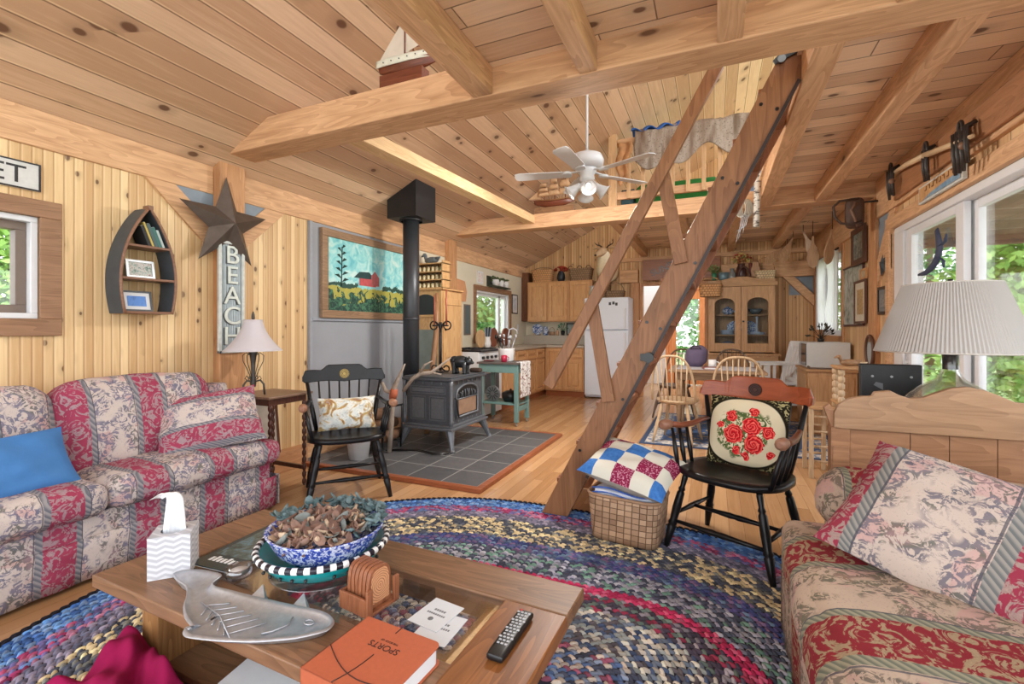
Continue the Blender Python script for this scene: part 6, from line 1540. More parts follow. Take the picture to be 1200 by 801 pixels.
# boat shaped shelf
M_hull = plain('slate_blue_paint', (62, 68, 74), .6, 0, .12, 20); M_shw = wood('shelf_wood', (150, 104, 76), (116, 76, 54), 'y', .4, 1.)
M_keel = plain('dark_maroon_paint', (70, 48, 48), .6, 0, .1)
t = thing('boat_shelf', 'wall shelf shaped like an upright rowing boat with pictures and books', 'shelf', (XW, 1.78, 1.30))
ctrY = 1.785; dep = .15
def hull(z):  # half width at height z in 0..0.67
    k = z/.67; return max(.004, .176*(1-k**2.6)**.75*(.80+.35*k*(1-k)*2.2) if k < 1 else .004)
zs = [.67*k/22 for k in range(23)]
for sg, nm in ((-1, 'hull_side'), (1, 'hull_side')):
    m = MB(); vs = []; fs = []
    for z in zs:
        w0 = hull(z); y0_, y1_ = ctrY+sg*w0, ctrY+sg*max(.0005, w0-.016)
        vs += [(XW, y0_, 1.30+z), (XW+dep, y0_, 1.30+z), (XW+dep, y1_, 1.30+z), (XW, y1_, 1.30+z)]
    for i in range(len(zs)-1): fs += [(4*i+k, 4*i+(k+1) % 4, 4*i+4+(k+1) % 4, 4*i+4+k) for k in range(4)]
    fs += [(0, 1, 2, 3), tuple(4*(len(zs)-1)+k for k in range(4))]
    m.add(vs, fs)
    o = m.build(nm, M_hull, t)
    r = MB(); r.tube([(XW+dep+.002, ctrY+sg*max(.003, hull(z)-.008), 1.30+z) for z in zs], .009, 6); r.build('gunwale', M_shw, o)
MB().box((XW+dep-.05, ctrY-.012, 1.955), (XW+dep+.01, ctrY+.02, 1.985)).build('stem_tip', M_shw, t, bevel=.004)
for z in (.0, .21, .415):
    w0 = hull(z)-.012; MB().box((XW, ctrY-w0, 1.30+z), (XW+dep+.004, ctrY+w0, 1.315+z)).build('shelf', M_shw, t, bevel=.002)
def wpic(name, label, x, y, z, w, h, fr, pic, fw=.015, dep=.012, tilt=0., axis='L', cat='picture', mount=None, group=None):
    """framed picture facing +x (L) or -x (R); origin at bottom centre"""
    s = 1 if axis == 'L' else -1
    t = thing(name, label, cat, (x, y, z), 0, group); m = MB(); M_ = Matrix.Rotation(-s*tilt, 3, 'Y')
    def bx(mm, y0, z0, y1, z1, d0, d1):
        mm.add([V((x, y, z)) + M_ @ V((s*d, yy, zz)) for d in (d0, d1) for yy, zz in ((y0, z0), (y1, z0), (y1, z1), (y0, z1))], [(0,1,2,3),(4,5,6,7),(0,1,5,4),(1,2,6,5),(2,3,7,6),(3,0,4,7)])
    for a in ((-w/2, 0, w/2, fw), (-w/2, h-fw, w/2, h), (-w/2, fw, -w/2+fw, h-fw), (w/2-fw, fw, w/2, h-fw)): bx(m, *a, 0, dep)
    m.build('frame', fr, t)
    p = MB(); bx(p, -w/2+fw, fw, w/2-fw, h-fw, .001, dep*.5); p = p.build('print', mount or pic, t)
    if mount:
        q = MB(); k = .17*min(w, h); bx(q, -w/2+fw+k, fw+k, w/2-fw-k, h-fw-k, dep*.45, dep*.58); q.build('image', pic, p)
    return t
def blot(name, cols, s=20., rough=.4):
    g = G(name, rough); n = len(cols); f = g.noise(g.co(), s, 3, .6, 1.)
    return g.col(g.ramp(f, [(.32+.36*i/(n-1), lin(*c)) for i, c in enumerate(cols)]))
P_people = blot('group_photo', [(70, 84, 74), (150, 170, 160), (206, 196, 190), (120, 96, 92)], 60.)
P_blue = blot('blue_photo', [(40, 100, 180), (70, 130, 210), (60, 120, 200), (224, 230, 236)], 14.)
wpic('framed_photo', 'silver framed group photograph on the middle shelf of the boat shelf', XW+.075, 1.775, 1.526, .16, .115, plain('silver_frame', (196, 196, 194), .3, .6), P_people, .014, .012, .16)
wpic('framed_photo', 'dark framed blue photograph with white mount on the bottom shelf of the boat shelf', XW+.07, 1.76, 1.316, .17, .13, M_black, P_blue, .010, .012, .2, mount=M_paper)
for i, (dy, w_, h_, c_, lab) in enumerate(((.005, .020, .13, (44, 44, 46), 'black spined book leaning at the top of the boat shelf'), (.024, .012, .155, (190, 168, 90), 'thin yellowish book leaning in the boat shelf'), (.044, .02, .15, (74, 96, 98), 'grey green book leaning in the boat shelf'), (.066, .02, .13, (66, 110, 104), 'dark teal book leaning in the boat shelf'), (.086, .014, .115, (176, 190, 186), 'pale slim book at the end of the row in the boat shelf'))):
    M_ = plain('book_cloth', c_, .7)
    t = thing('book', lab, 'book', (XW+.08, 1.79+dy, 1.731), 0, 'books in the boat shelf'); t.rotation_euler.x = .36
    MB().box((-.06, -w_/2, 0), (.06, w_/2, h_)).build('cover', M_, t, w=False, bevel=.001)
    MB().box((-.055, -w_/2+.002, h_-.001), (.055, w_/2-.002, h_+.001)).build('pages', M_paper, t, w=False)
# metal barn star
M_rustm = plain('rusted_tin', (96, 84, 76), .55, .5, .2, 14)
Ys, Zs, Rr = 2.335, 1.985, .355
P_ = []
for k in range(10):
    a = PI/2+k*PI/5+.0; r = Rr if k % 2 == 0 else Rr*.40
    P_.append((XL+.088, Ys-.0+r*math.cos(a)*.99, Zs+r*math.sin(a)))
tag(MB().add([(XL+.19, Ys, Zs)] + P_ + [(XL+.086, Ys, Zs)], [(0, 1+k, 1+(k+1) % 10) for k in range(10)] + [(11, 1+(k+1) % 10, 1+k) for k in range(10)]).build('barn_star', M_rustm, loc=(XL+.09, Ys, Zs)), 'large rusty metal barn star on the timber post', 'star')
# BEACH sign
t = thing('beach_sign', 'tall corrugated metal sign with cut out letters below the barn star', 'sign', (-3.348, 2.37, 1.03))
M_ws = plain('whitewashed_frame', (196, 200, 196), .7, 0, .12, 40)
m = MB(); y0_, y1_, z0_, z1_ = 2.268, 2.474, 1.025, 1.86
for a, b in (((y0_, z0_), (y1_, z0_+.02)), ((y0_, z1_-.02), (y1_, z1_)), ((y0_, z0_), (y0_+.022, z1_)), ((y1_-.022, z0_), (y1_, z1_))): m.box((-3.348, a[0], a[1]), (-3.325, b[0], b[1]))
m.build('frame', M_ws, t, bevel=.003)
m = MB(); m.grid(lambda a, b: V((-3.340+.004*math.sin(a*2*PI*9), y0_+.02+a*(y1_-y0_-.04), z0_+.018+b*(z1_-z0_-.036))), 90, 2); m.build('corrugated_panel', plain('galvanised', (150, 158, 160), .4, .5, .1, 20), t)
M_let = plain('white_letter', (206, 212, 204), .6, 0, .1, 40)
for i, ch in enumerate('BEACH'):
    z = 1.755-i*.152
    text('letter', ch, .19, (-3.332, 2.376, z), (0, 1, 0), (0, 0, 1), M_let, t, .004, sx=1.05)
    text('letter', ch, .19, (-3.336, 2.366, z-.006), (0, 1, 0), (0, 0, 1), plain('painted_letter_shadow', (74, 78, 80), .5, .4), t, .001, sx=1.05)  # dark offset copy imitates the shadow cast by each letter
# side table and candlestick lamp
M_mah = wood('mahogany', (112, 66, 50), (76, 42, 32), 'z', .3, 1.)
M_mahx = wood('mahogany_top', (150, 116, 92), (112, 80, 60), 'y', .4, 1.)
t = thing('side_table', 'small dark turned leg side table between the long sofa and the black chair', 'table', (-3.09, 2.50, 0))
MB().box((-3.30, 2.31, .705), (-2.86, 2.70, .722)).build('top', M_mahx, t, bevel=.004)
MB().box((-3.26, 2.34, .655), (-2.90, 2.67, .705)).build('apron', M_mah, t, bevel=.002)
SPR = []
for k in range(12): SPR += [(k/12, .009), (k/12+.02, .016), (k/12+.055, .016), (k/12+.075, .009)]
SPR += [(.985, .012), (1, .007)]
for x in (-3.245, -2.905):
    for y in (2.355, 2.655): MB().turned((x, y, .66), (x, y, .001), SPR, 10).build('leg', M_mah, t)
MB().bar((-3.245, 2.355, .14), (-2.905, 2.355, .14), .02, .03).build('stretcher', M_mah, t); MB().bar((-3.245, 2.655, .14), (-2.905, 2.655, .14), .02, .03).build('stretcher', M_mah, t)
t = thing('leaning_frame', 'pale grey framed panel leaning at the wall behind the side table legs', 'frame', (-3.37, 2.62, .166))
for nm, y0_, z0_, y1_, z1_, d0, d1, mt in (('panel', 2.45, .19, 2.80, .60, .0, .012, plain('mottled_grey', (176, 166, 154), .7, 0, .15, 12)), ('frame', 2.43, .166, 2.45, .62, -.004, .018, M_mah), ('frame', 2.80, .166, 2.82, .62, -.004, .018, M_mah), ('frame', 2.45, .166, 2.80, .19, -.004, .018, M_mah), ('frame', 2.45, .60, 2.80, .62, -.004, .018, M_mah)):
    m = MB(); sl = lambda z: -3.37-.045*(z-.166)/.45
    m.add([(sl(z)+d, y, z) for d in (d0, d1) for y, z in ((y0_, z0_), (y1_, z0_), (y1_, z1_), (y0_, z1_))], [(0,1,2,3),(4,5,6,7),(0,1,5,4),(1,2,6,5),(2,3,7,6),(3,0,4,7)]); m.build(nm, mt, t)
lx, ly, lz = -3.08, 2.355, .7225
M_pew = plain('aged_pewter', (78, 74, 70), .5, .5, .25, 40)
t = thing('table_lamp', 'slender metal scroll lamp with a pale bell shade on the side table', 'lamp', (lx, ly, lz))
m = MB(); m.turned((lx, ly, lz+.06), (lx, ly, lz+.36), [(0, .016), (.1, .022), (.3, .012), (.6, .016), (.78, .024), (.88, .032), (.95, .026), (1, .008)], 12).cyl((lx, ly, lz+.36), (lx, ly, lz+.42), .006)
for k in range(3):
    a = k*2*PI/3+.5; c, s = math.cos(a), math.sin(a)
    m.tube([(lx+c*.012, ly+s*.012, lz+.10), (lx+c*.05, ly+s*.05, lz+.11), (lx+c*.075, ly+s*.075, lz+.08), (lx+c*.08, ly+s*.08, lz+.004)], .007, 6)
m.build('base', M_pew, t)
m = MB()
for k in range(4):
    a = k*PI/2+.4; c, s = math.cos(a), math.sin(a)
    m.tube([(lx+c*.015, ly+s*.015, lz+.12), (lx+c*.04, ly+s*.04, lz+.18), (lx+c*.075, ly+s*.075, lz+.25), (lx+c*.078, ly+s*.078, lz+.29), (lx+c*.05, ly+s*.05, lz+.31), (lx+c*.03, ly+s*.03, lz+.295)], .003, 5)
    m.tube([(lx+c*.02, ly+s*.02, lz+.115), (lx+c*.05, ly+s*.05, lz+.14), (lx+c*.06, ly+s*.06, lz+.12), (lx+c*.045, ly+s*.045, lz+.11)], .003, 5)
m.build('scroll', M_pew, t)
g = G('bell_shade_cloth', .85, 0, .2); g.col(lin(196, 190, 194))
m = MB()
def bell(a, b):
    th = a*2*PI; r = .062+.115*(1-b)**1.9+.015*(1-b); k = 1-.02*abs(math.sin(4*th))
    return V((lx+r*k*math.cos(th), ly+r*k*math.sin(th), lz+.325+.225*b))
m.grid(bell, 48, 10, cu=True); sh_ = m.build('shade', g.mat, t, solid=.002)
MB().tube([tuple(bell(k/48, 0)) for k in range(48)], .003, 5, True).build('shade_trim', plain('trim_braid', (206, 200, 200), .8), sh_)
MB().turned((lx, ly, lz+.54), (lx, ly, lz+.61), [(0, .006), (.3, .012), (.7, .010), (1, .003)], 10).cyl((lx, ly, lz+.40), (lx, ly, lz+.55), .003).build('finial', M_pew, t)
# framed farm painting
g = G('farm_painting', .6); q = g.xyz(g.co()); u = g.m('DIVIDE', g.m('SUBTRACT', q[1], -.56), 1.2); v = g.m('DIVIDE', q[2], .68)
n = g.noise(g.co(), 9., 3, .6, .8); n2 = g.noise(g.co(), 26., 2, .6, 1.)
sky = g.ramp(n, [(.3, lin(96, 184, 196)), (.5, lin(150, 214, 214)), (.68, lin(206, 232, 226))])
field = g.mix(n2, lin(196, 180, 84), lin(140, 150, 70)); dk = g.mix(g.step(n2, .45, .6), lin(26, 58, 52), lin(74, 122, 92))
c = g.mix(g.m('LESS_THAN', g.m('ADD', v, g.m('MULTIPLY', g.m('SUBTRACT', n2, .5), .10)), .47), sky, field)
c = g.mix(g.m('LESS_THAN', g.m('ADD', v, g.m('MULTIPLY', g.m('SUBTRACT', n, .5), .75)), .34), c, dk)
edge_ = g.m('MULTIPLY', g.m('LESS_THAN', g.m('ABSOLUTE', g.m('SUBTRACT', g.m('ADD', v, g.m('MULTIPLY', g.m('SUBTRACT', n, .5), .2)), .50)), .035), g.m('GREATER_THAN', g.m('ABSOLUTE', g.m('SUBTRACT', u, .45)), .16))
c = g.mix(edge_, c, lin(40, 76, 66))
M_pic = g.col(c)
fx = XL+.035; y0_, y1_, z0_, z1_ = 3.29, 4.70, 1.312, 2.165
t = thing('farm_painting', 'framed farm landscape painting with a red barn above the grey heat shield', 'painting', (fx, 3.995, z0_))
m = MB(); r = .075
for a, b in (((y0_, z0_), (y1_, z0_+r)), ((y0_, z1_-r), (y1_, z1_)), ((y0_, z0_+r), (y0_+r, z1_-r)), ((y1_-r, z0_+r), (y1_, z1_-r))): m.box((fx-.015, a[0], a[1]), (fx+.03, b[0], b[1]))
m.build('frame', wood('picture_frame_wood', (168, 132, 98), (132, 98, 70), 'y', .4, 1.), t, bevel=.006)
cv = MB().box((fx-.01, y0_+r, z0_+r), (fx+.012, y1_-r, z1_-r)); co = cv.build('canvas', M_pic, t, w=True)
co.location = (0, 0, 0)
bx_ = fx+.0125
def flat(name, pts, mat, d=.0015, xo=0.): return MB().prism(pts, (bx_+xo, 0, 0), (0,1,0), (0,0,1), (d, 0, 0)).build(name, mat, co)
flat('barn', [(3.80, 1.66), (4.06, 1.66), (4.06, 1.73), (4.0, 1.79), (3.80, 1.745)], plain('barn_red', (186, 82, 84), .7, 0, .15, 30))
flat('barn_roof', [(3.72, 1.735), (3.80, 1.80), (3.95, 1.81), (4.03, 1.74), (3.90, 1.735)], plain('roof_dark', (34, 62, 62), .7, 0, .2, 30), xo=.0015)
flat('barn_gable', [(3.98, 1.67), (4.11, 1.67), (4.11, 1.76), (4.04, 1.83), (3.98, 1.77)], plain('gable_rose', (168, 92, 92), .7, 0, .15, 30), xo=.002)
m = MB(); m.tube([(bx_+.001, 3.545, 1.63), (bx_+.001, 3.555, 2.02)], .006, 5)
rr = random.Random(2)
for k in range(11):
    z = 1.67+k*.033; s = (-1)**k; L = .10*(1-.5*k/11)
    m.add([(bx_+.002, 3.55, z), (bx_+.002, 3.55+s*L*.6, z+.02), (bx_+.002, 3.55+s*L, z+.035), (bx_+.002, 3.55+s*L*.4, z+.045)], [(0, 1, 2, 3)])
m.build('painted_pine', plain('pine_dark', (24, 54, 48), .8), co)

# ---------------------------------------------------------------- kitchen window wall pictures
wpic('framed_card', 'white card with a red block print above the kitchen window', XW, 6.60, 1.93, .20, .20, M_paper, blot('red_print', [(230, 226, 220), (232, 228, 222), (190, 60, 56)], 30.), .03)
t = thing('plant_shelf', 'dark shelf panel with three white pots and greenery above the kitchen window', 'planter', (XW, 7.2, 1.925))
MB().box((XW, 6.84, 1.915), (XW+.10, 7.60, 1.935)).box((XW, 6.84, 1.935), (XW+.012, 7.60, 2.09)).build('panel', plain('dark_green_panel', (54, 58, 46), .6), t)
for y in (7.02, 7.22, 7.42):
    pt = MB().lathe([(0, 0), (.05, 0), (.066, .06), (.055, .10), (.045, .10), (.03, .02), (0, .015)], (XW+.075, y, 1.936), 16).build('pot', M_white, t)
rr = random.Random(6); m = MB()
for i in range(60): p = V((XW+.05+rr.uniform(0, .05), 6.9+rr.uniform(0, .62), 2.05+rr.gauss(0, .02))); m.ball(p, (.02, .025, .014), 6)
m.build('greenery', M_pot[5] if False else plain('ivy', (82, 92, 58), .8, 0, .3, 30), t)
wpic('framed_print', 'narrow black framed print right of the kitchen window', XW, 8.0, 1.495, .26, .36, M_black, blot('ink_drawing', [(214, 220, 226), (206, 212, 220), (120, 130, 140)], 34.), .02, .014, mount=M_paper)
MB_ = MB().box((XW, 8.12, 1.18), (XW+.008, 8.19, 1.30)); tag(MB_.build('light_switch', M_vinyl, loc=(XW, 8.155, 1.24), bevel=.002), 'white switch plate beneath the narrow black print', 'switch')

# ---------------------------------------------------------------- back wall: deer head, SUNSET board
M_fur = plain('pale_deer_hide', (238, 220, 190), .9, 0, .10, 24); M_furd = plain('brown_deer_hide', (196, 164, 128), .9, 0, .12, 24); M_antl = plain('antler', (72, 48, 36), .5, 0, .2, 30)
dxh, dyh = -1.80, 8.30
t = thing('deer_mount', 'mounted pale deer head with small antlers on the back gable wall', 'mount', (dxh, YB-.01, 2.05))
m = MB(); m.tube([(dxh+.02, YB-.004, 2.24), (dxh+.02, YB-.12, 2.24), (dxh, YB-.20, 2.33), (dxh-.01, YB-.27, 2.46), (dxh-.015, YB-.31, 2.56), (dxh-.02, YB-.33, 2.62)], [.17, .20, .175, .135, .10, .06], 18, flat=1.05); m.build('neck', M_fur, t)
m = MB(); m.tube([(dxh-.0, YB-.27, 2.59), (dxh-.03, YB-.37, 2.585), (dxh-.07, YB-.50, 2.53), (dxh-.09, YB-.56, 2.495), (dxh-.095, YB-.58, 2.485)], [.07, .085, .058, .046, .02], 14, flat=.95); hd = m.build('head', M_furd, t)
MB().ball((dxh-.096, YB-.578, 2.497), (.026, .02, .018), 8).build('nose', M_black, hd)
for s in (-1, 1):
    MB().ball((dxh-.03+s*.068, YB-.39, 2.60), .014, 8).build('eye', M_black, hd)
    m = MB(); m.tube([(dxh+s*.06, YB-.30, 2.64), (dxh+s*.12, YB-.30, 2.665), (dxh+s*.18, YB-.31, 2.66), (dxh+s*.215, YB-.31, 2.645)], [.02, .042, .034, .006], 8, flat=.45); m.build('ear', M_furd, hd)
    m = MB(); m.tube([(dxh+s*.04, YB-.31, 2.66), (dxh+s*.07, YB-.30, 2.70), (dxh+s*.14, YB-.31, 2.725), (dxh+s*.17, YB-.36, 2.76)], [.016, .013, .010, .004], 7).tube([(dxh+s*.10, YB-.305, 2.715), (dxh+s*.10, YB-.33, 2.77)], [.009, .003], 6); m.build('antler', M_antl, hd)
t = thing('sunset_sign', 'reddish brown board lettered SUNSET in rising black capitals over the doorway', 'sign', (-.72, 8.43, 2.05))
M_sg = wood('sign_wood', (160, 92, 48), (126, 66, 32), 'x', .4, .8)
MB().box((-1.16, 8.42, 2.06), (.10, 8.44, 2.42)).build('board', M_sg, t, bevel=.004)
Us = V((.9, 0, .36)).normalized()
text('lettering', 'SUNSET', .16, (-.755, 8.418, 2.275), Us, (-Us.z, 0, Us.x), M_black, t, .002, spacing=1.02)

# ---------------------------------------------------------------- window side wall
M_dkf = plain('brown_frame', (92, 60, 44), .5, 0, .15); M_mapf = plain('maroon_thin_frame', (86, 52, 46), .5)
XQ = XR-.001
wpic('framed_chart', 'large pale framed bird chart beside the curtained window', XQ, 6.50, 1.24, .95, .70, M_mapf, blot('chart_print', [(196, 198, 190), (178, 186, 178), (150, 156, 140), (96, 104, 96)], 9.), .02, .02, axis='R')
XP = 1.424
wpic('framed_picture', 'thick brown framed picture hanging highest next to the timber post', XR-.03, 6.08, 1.90, .50, .40, M_dkf, blot('foliage_print', [(60, 66, 60), (120, 128, 118), (176, 180, 170)], 22.), .06, .03, axis='R')
wpic('framed_picture', 'tiny wooden framed picture between the larger frames by the post', XR-.02, 5.96, 1.73, .22, .11, M_oakc, blot('tiny_print', [(170, 150, 120), (206, 190, 160)], 30.), .02, .02, axis='R')
wpic('framed_picture', 'dark framed print with a cream mount overlapping the bird chart', XR-.035, 6.02, 1.265, .42, .46, M_dkf, blot('golden_print', [(150, 120, 80), (196, 166, 116), (120, 96, 70)], 18.), .025, .02, axis='R', mount=plain('cream_mount', (206, 196, 176), .8))
wpic('framed_picture', 'small black framed photograph between the post and the sliding door', XQ, 5.41, 1.345, .30, .26, M_black, blot('grey_photo', [(150, 150, 146), (90, 92, 92)], 30.), .025, .02, axis='R', mount=plain('grey_mount', (120, 122, 122), .8))
P_ = []
for k in range(10):
    a = PI/2+k*PI/5; r = .17 if k % 2 == 0 else .068; P_.append((XR-.012, 5.37+r*math.cos(a)*.95, 1.815+r*math.sin(a)*.8))
tag(MB().add([(XR-.05, 5.37, 1.815)] + P_ + [(XR-.002, 5.37, 1.815)], [(0, 1+(k+1) % 10, 1+k) for k in range(10)] + [(11, 1+k, 1+(k+1) % 10) for k in range(10)]).build('metal_star', plain('slate_tin', (74, 82, 88), .5, .4, .15), loc=(XR-.01, 5.37, 1.81)), 'small dark metal star above the black framed photograph', 'star')
t = thing('oval_mirror', 'oval mirror in a thin brown frame leaning at the post behind the television', 'mirror', (1.40, 5.62, .84))
m = MB(); m.tube([(1.405, 5.62+.12*math.cos(a), .99+.15*math.sin(a)) for a in [k*PI/16 for k in range(32)]], .014, 8, True); m.build('frame', M_dkf, t)
m = MB(); m.prism([(.12*math.cos(a), .15*math.sin(a)) for a in [k*PI/16 for k in range(32)]], (1.41, 5.62, .99), (0,1,0), (0,0,1), (-.006, 0, 0)); g = G('mirror_glass', .05, 1.0); g.col(lin(190, 194, 194)); m.build('glass', g.mat, t)
MB().box((1.40, 5.60, .70), (1.422, 5.64, .84)).build('stand', M_dkf, t)
# curtains
g = G('sheer_curtain', .9); g.b.inputs['Transmission Weight'].default_value = 0.
tr = g.n('BsdfTranslucent', {'Color': lin(240, 240, 240)}).outputs[0]; df = g.n('BsdfDiffuse', {'Color': lin(236, 236, 236)}).outputs[0]; tp = g.n('BsdfTransparent').outputs[0]
s1 = g.n('MixShader', {0: .75, 1: df, 2: tr}).outputs[0]; s2 = g.n('MixShader', {0: .12, 1: s1, 2: tp}).outputs[0]
g.nt.links.new(s2, g.nt.nodes['Material Output'].inputs['Surface'])
def curt(y0, y1, sg):
    def f(a, b):
        w_ = 1-.45*max(0, math.sin(min(1., b*1.3)*PI))*.8; y = y0+(y1-y0)*a*w_ if sg > 0 else y1-(y1-y0)*(1-a)*w_
        return V((XR-.07+.022*math.sin(a*38), y, 2.2-1.0*b))
    return f
t = thing('sheer_curtain', 'white sheer curtains tied back at the window above the microwave', 'curtain', (XR-.06, 7.5, 1.2))
for sg, a, b in ((1, 6.92, 7.55), (-1, 7.5, 8.12)): MB().grid(curt(a, b, sg), 70, 16).build('panel', g.mat, t)
MB().cyl((XR-.07, 6.86, 2.205), (XR-.07, 8.18, 2.205), .012).build('rod', M_iron, t)
# yoke with bow on the beam, snowshoe forms, whiffletree
t = thing('ox_yoke', 'dark wooden ox yoke block with a bent bow hanging from the rear beam', 'yoke', (1.22, 5.46, 2.16))
MB().cyl((1.30, 5.47, 2.43), (1.472, 5.47, 2.43), .009, n=8).build('peg', M_iron, t)
m = MB(); m.soft((1.25, 5.47, 2.33), (.14, .08, .28), .03, 8, .01); m.build('block', plain('dark_yoke_wood', (74, 50, 38), .6, 0, .25, 18), t)
m = MB(); m.tube([(1.28, 5.43, 2.46), (1.12, 5.43, 2.45), (1.07, 5.43, 2.40), (1.08, 5.43, 2.30), (1.13, 5.43, 2.235), (1.22, 5.42, 2.215), (1.30, 5.42, 2.24)], .012, 8); m.build('bow', plain('bent_bow', (64, 46, 36), .5), t)
m = MB(); m.tube([(1.25, 5.425, 2.42), (1.21, 5.42, 2.35), (1.24, 5.42, 2.27), (1.26, 5.425, 2.19)], [.02, .016, .014, .006], 6); m.build('strap', plain('worn_leather', (112, 84, 66), .6, 0, .2), t)
M_form = wood('paddle_form', (200, 160, 120), (160, 118, 84), 'z', .4, 1.)
pts = [(-.012, 0), (.012, 0), (.018, .10), (.055, .20), (.07, .30), (.05, .39), (0, .43), (-.05, .39), (-.07, .30), (-.055, .20), (-.018, .10)]
for x, y, z, rx, ry, rz_, lab in ((1.20, 7.25, 2.44, 0, 0, 0, 'tan paddle shaped stretcher form nearest the ox yoke'), (1.32, 6.75, 2.42, .05, .1, .6, 'tan stretcher form hanging in front of the curtain top'), (1.02, 7.6, 2.50, -.2, .5, .3, 'tan stretcher form tilted outwards under the loft boards'), (1.12, 7.45, 2.54, .15, -.35, -.4, 'tan stretcher form behind the nearest pair'), (.98, 7.85, 2.42, -.35, .9, .1, 'tan stretcher form farthest from the yoke, lying nearly flat')):
    t = thing('stretcher_form', lab, 'stretcher form', (x, y, z), 0, 'tan stretcher forms hung near the curtained window')
    Mr = rot3(rx, ry, rz_); m = MB(); m.prism([(a, -b) for a, b in pts][::-1], (0, -.01, 0), Mr @ V((1,0,0)), Mr @ V((0,0,1)), Mr @ V((0, .02, 0))); m.build('paddle', M_form, t, w=False, bevel=.004)
    MB().cyl((0, 0, -.01), (0, 0, 2.641-z), .004, n=6).build('cord', M_iron, t, w=False)
M_lth = plain('old_harness_leather', (44, 36, 32), .5, 0, .3, 30)
t = thing('whiffletree', 'pale wooden harness bar with black hardware on the brown board over the sliding door', 'harness bar', (1.36, 4.2, 2.38))
MB().tube([(1.375, 4.87, 2.53-.02), (1.36, 4.5, 2.47), (1.35, 4.12, 2.415)], [.016, .02, .022], 8).tube([(1.35, 4.12, 2.415), (1.355, 3.8, 2.36), (1.36, 3.5, 2.31)], [.022, .019, .013], 8).build('bar', plain('pale_ash_bar', (206, 176, 138), .5, 0, .1, 12), t)
for y, z in ((4.6, 2.488), (3.8, 2.362)): MB().cyl((1.35, y, z), (1.4055, y, z), .010, n=8).build('peg', M_iron, t)
for y, z, n_ in ((4.82, 2.50, 3), (4.12, 2.42, 2), (3.62, 2.36, 4)):
    m = MB(); rr = random.Random(int(y*10))
    for k in range(n_):
        yy = y+(k-(n_-1)/2)*.05; L = .17+.05*rr.random()
        m.tube([(1.396, yy, z+.05), (1.35, yy+.01, z+.03), (1.345, yy-.01, z-L*.5), (1.36, yy+.01, z-L)], [.012, .016, .015, .01], 6)
    m.tube([(1.35, y+.028*math.cos(a), z-.0+.045*math.sin(a)+.04) for a in [k*PI/8 for k in range(16)]], .009, 6, True)
    m.build('harness', M_lth, t)
    if n_ != 2: MB().ball((1.34, y-.06, z-.08), .025, 8).build('knob', plain('worn_knob', (120, 90, 70), .5), t)
t = thing('lake_sign', 'long white framed sign with a painted blue lake scene under the harness bar', 'sign', (1.43, 4.1, 2.14))
z0_ = 2.135; MB().box((1.412, 3.755, z0_), (1.436, 4.435, 2.262)).build('frame', M_ws, t, bevel=.003)
MB().box((1.409, 3.775, z0_+.014), (1.413, 4.415, 2.248)).build('panel', blot('sign_tan', [(176, 130, 86), (206, 162, 110)], 14., .6), t)
MB().prism([(3.775, z0_+.014), (4.35, z0_+.014), (4.2, z0_+.04), (4.0, z0_+.05), (3.775, z0_+.062)], (1.4085, 0, 0), (0,1,0), (0,0,1), (-.002, 0, 0)).build('lake', blot('lake_blue', [(96, 130, 160), (140, 168, 186)], 20., .6), t)
m = MB(); rr = random.Random(12)
for k in range(9): y = 4.30-k*.058; m.box((1.4065, y-.019, z0_+.072), (1.409, y-.012, z0_+.105)).box((1.4065, y-.012, z0_+.072+.025*(k % 2)), (1.409, y+.012, z0_+.080+.025*(k % 2)))
m.build('lettering', plain('sign_brown', (120, 76, 44), .6), t)
m = MB(); m.tube([(1.512, 4.36, 1.93), (1.512, 4.33, 1.86), (1.512, 4.31, 1.79), (1.512, 4.35, 1.72), (1.512, 4.44, 1.665), (1.512, 4.57, 1.635), (1.512, 4.70, 1.635)], [.03, .04, .052, .046, .034, .022, .008], 7, flat=.25).tube([(1.512, 4.31, 1.80), (1.512, 4.22, 1.82), (1.512, 4.20, 1.87)], [.016, .012, .006], 6, flat=.3).tube([(1.512, 4.34, 1.73), (1.512, 4.25, 1.69), (1.512, 4.24, 1.64)], [.016, .012, .006], 6, flat=.3)
o = m.build('glass_ornament', plain('indigo_cutout', (58, 66, 92), .6), loc=(1.512, 4.3, 1.6)); o.location.x += -.02; tag(o, 'dark curling lizard shaped ornament on the sliding door glass', 'ornament')
# birch stick and cord hanging beside the loft stair
g = G('birch_bark', .8); M_birch = g.col(g.mix(g.step(g.noise(g.comb(*[g.m('MULTIPLY', v, k) for v, k in zip(g.xyz(g.co()), (14, 14, 44))]), 1.5, 2), .52, .6), lin(206, 202, 194), lin(96, 88, 82)))
m = MB(); m.tube([(.395, 5.10, 2.72), (.385, 5.10, 2.62), (.375, 5.10, 2.2)], [.028, .03, .028], 10); tag(m.build('birch_stick', M_birch, loc=(.385, 5.10, 2.45)), 'white birch stick hanging beside the loft joist', 'birch stick')
t = thing('cord_bundle', 'looped pale cord with hanging strips beside the birch stick', 'cord', (.28, 5.12, 2.25))
m = MB()
for k in range(6): m.tube([(.27+.012*k-.03+.045*math.cos(a), 5.12+.008*k, 2.40+.09*math.sin(a)) for a in [j*PI/8 for j in range(16)]], .006, 5, True)
m.build('loops', plain('pale_cord', (186, 180, 168), .8), t)
m = MB()
for k in range(5): m.tube([(.25+.015*k, 5.12, 2.33), (.235+.012*k, 5.11, 2.22), (.20+.02*k*(k % 2), 5.11, 2.07+.025*k)], [.012, .012, .005], 5, flat=.3)
m.build('strips', plain('feather_strips', (176, 178, 184), .8, 0, .3, 20), t)
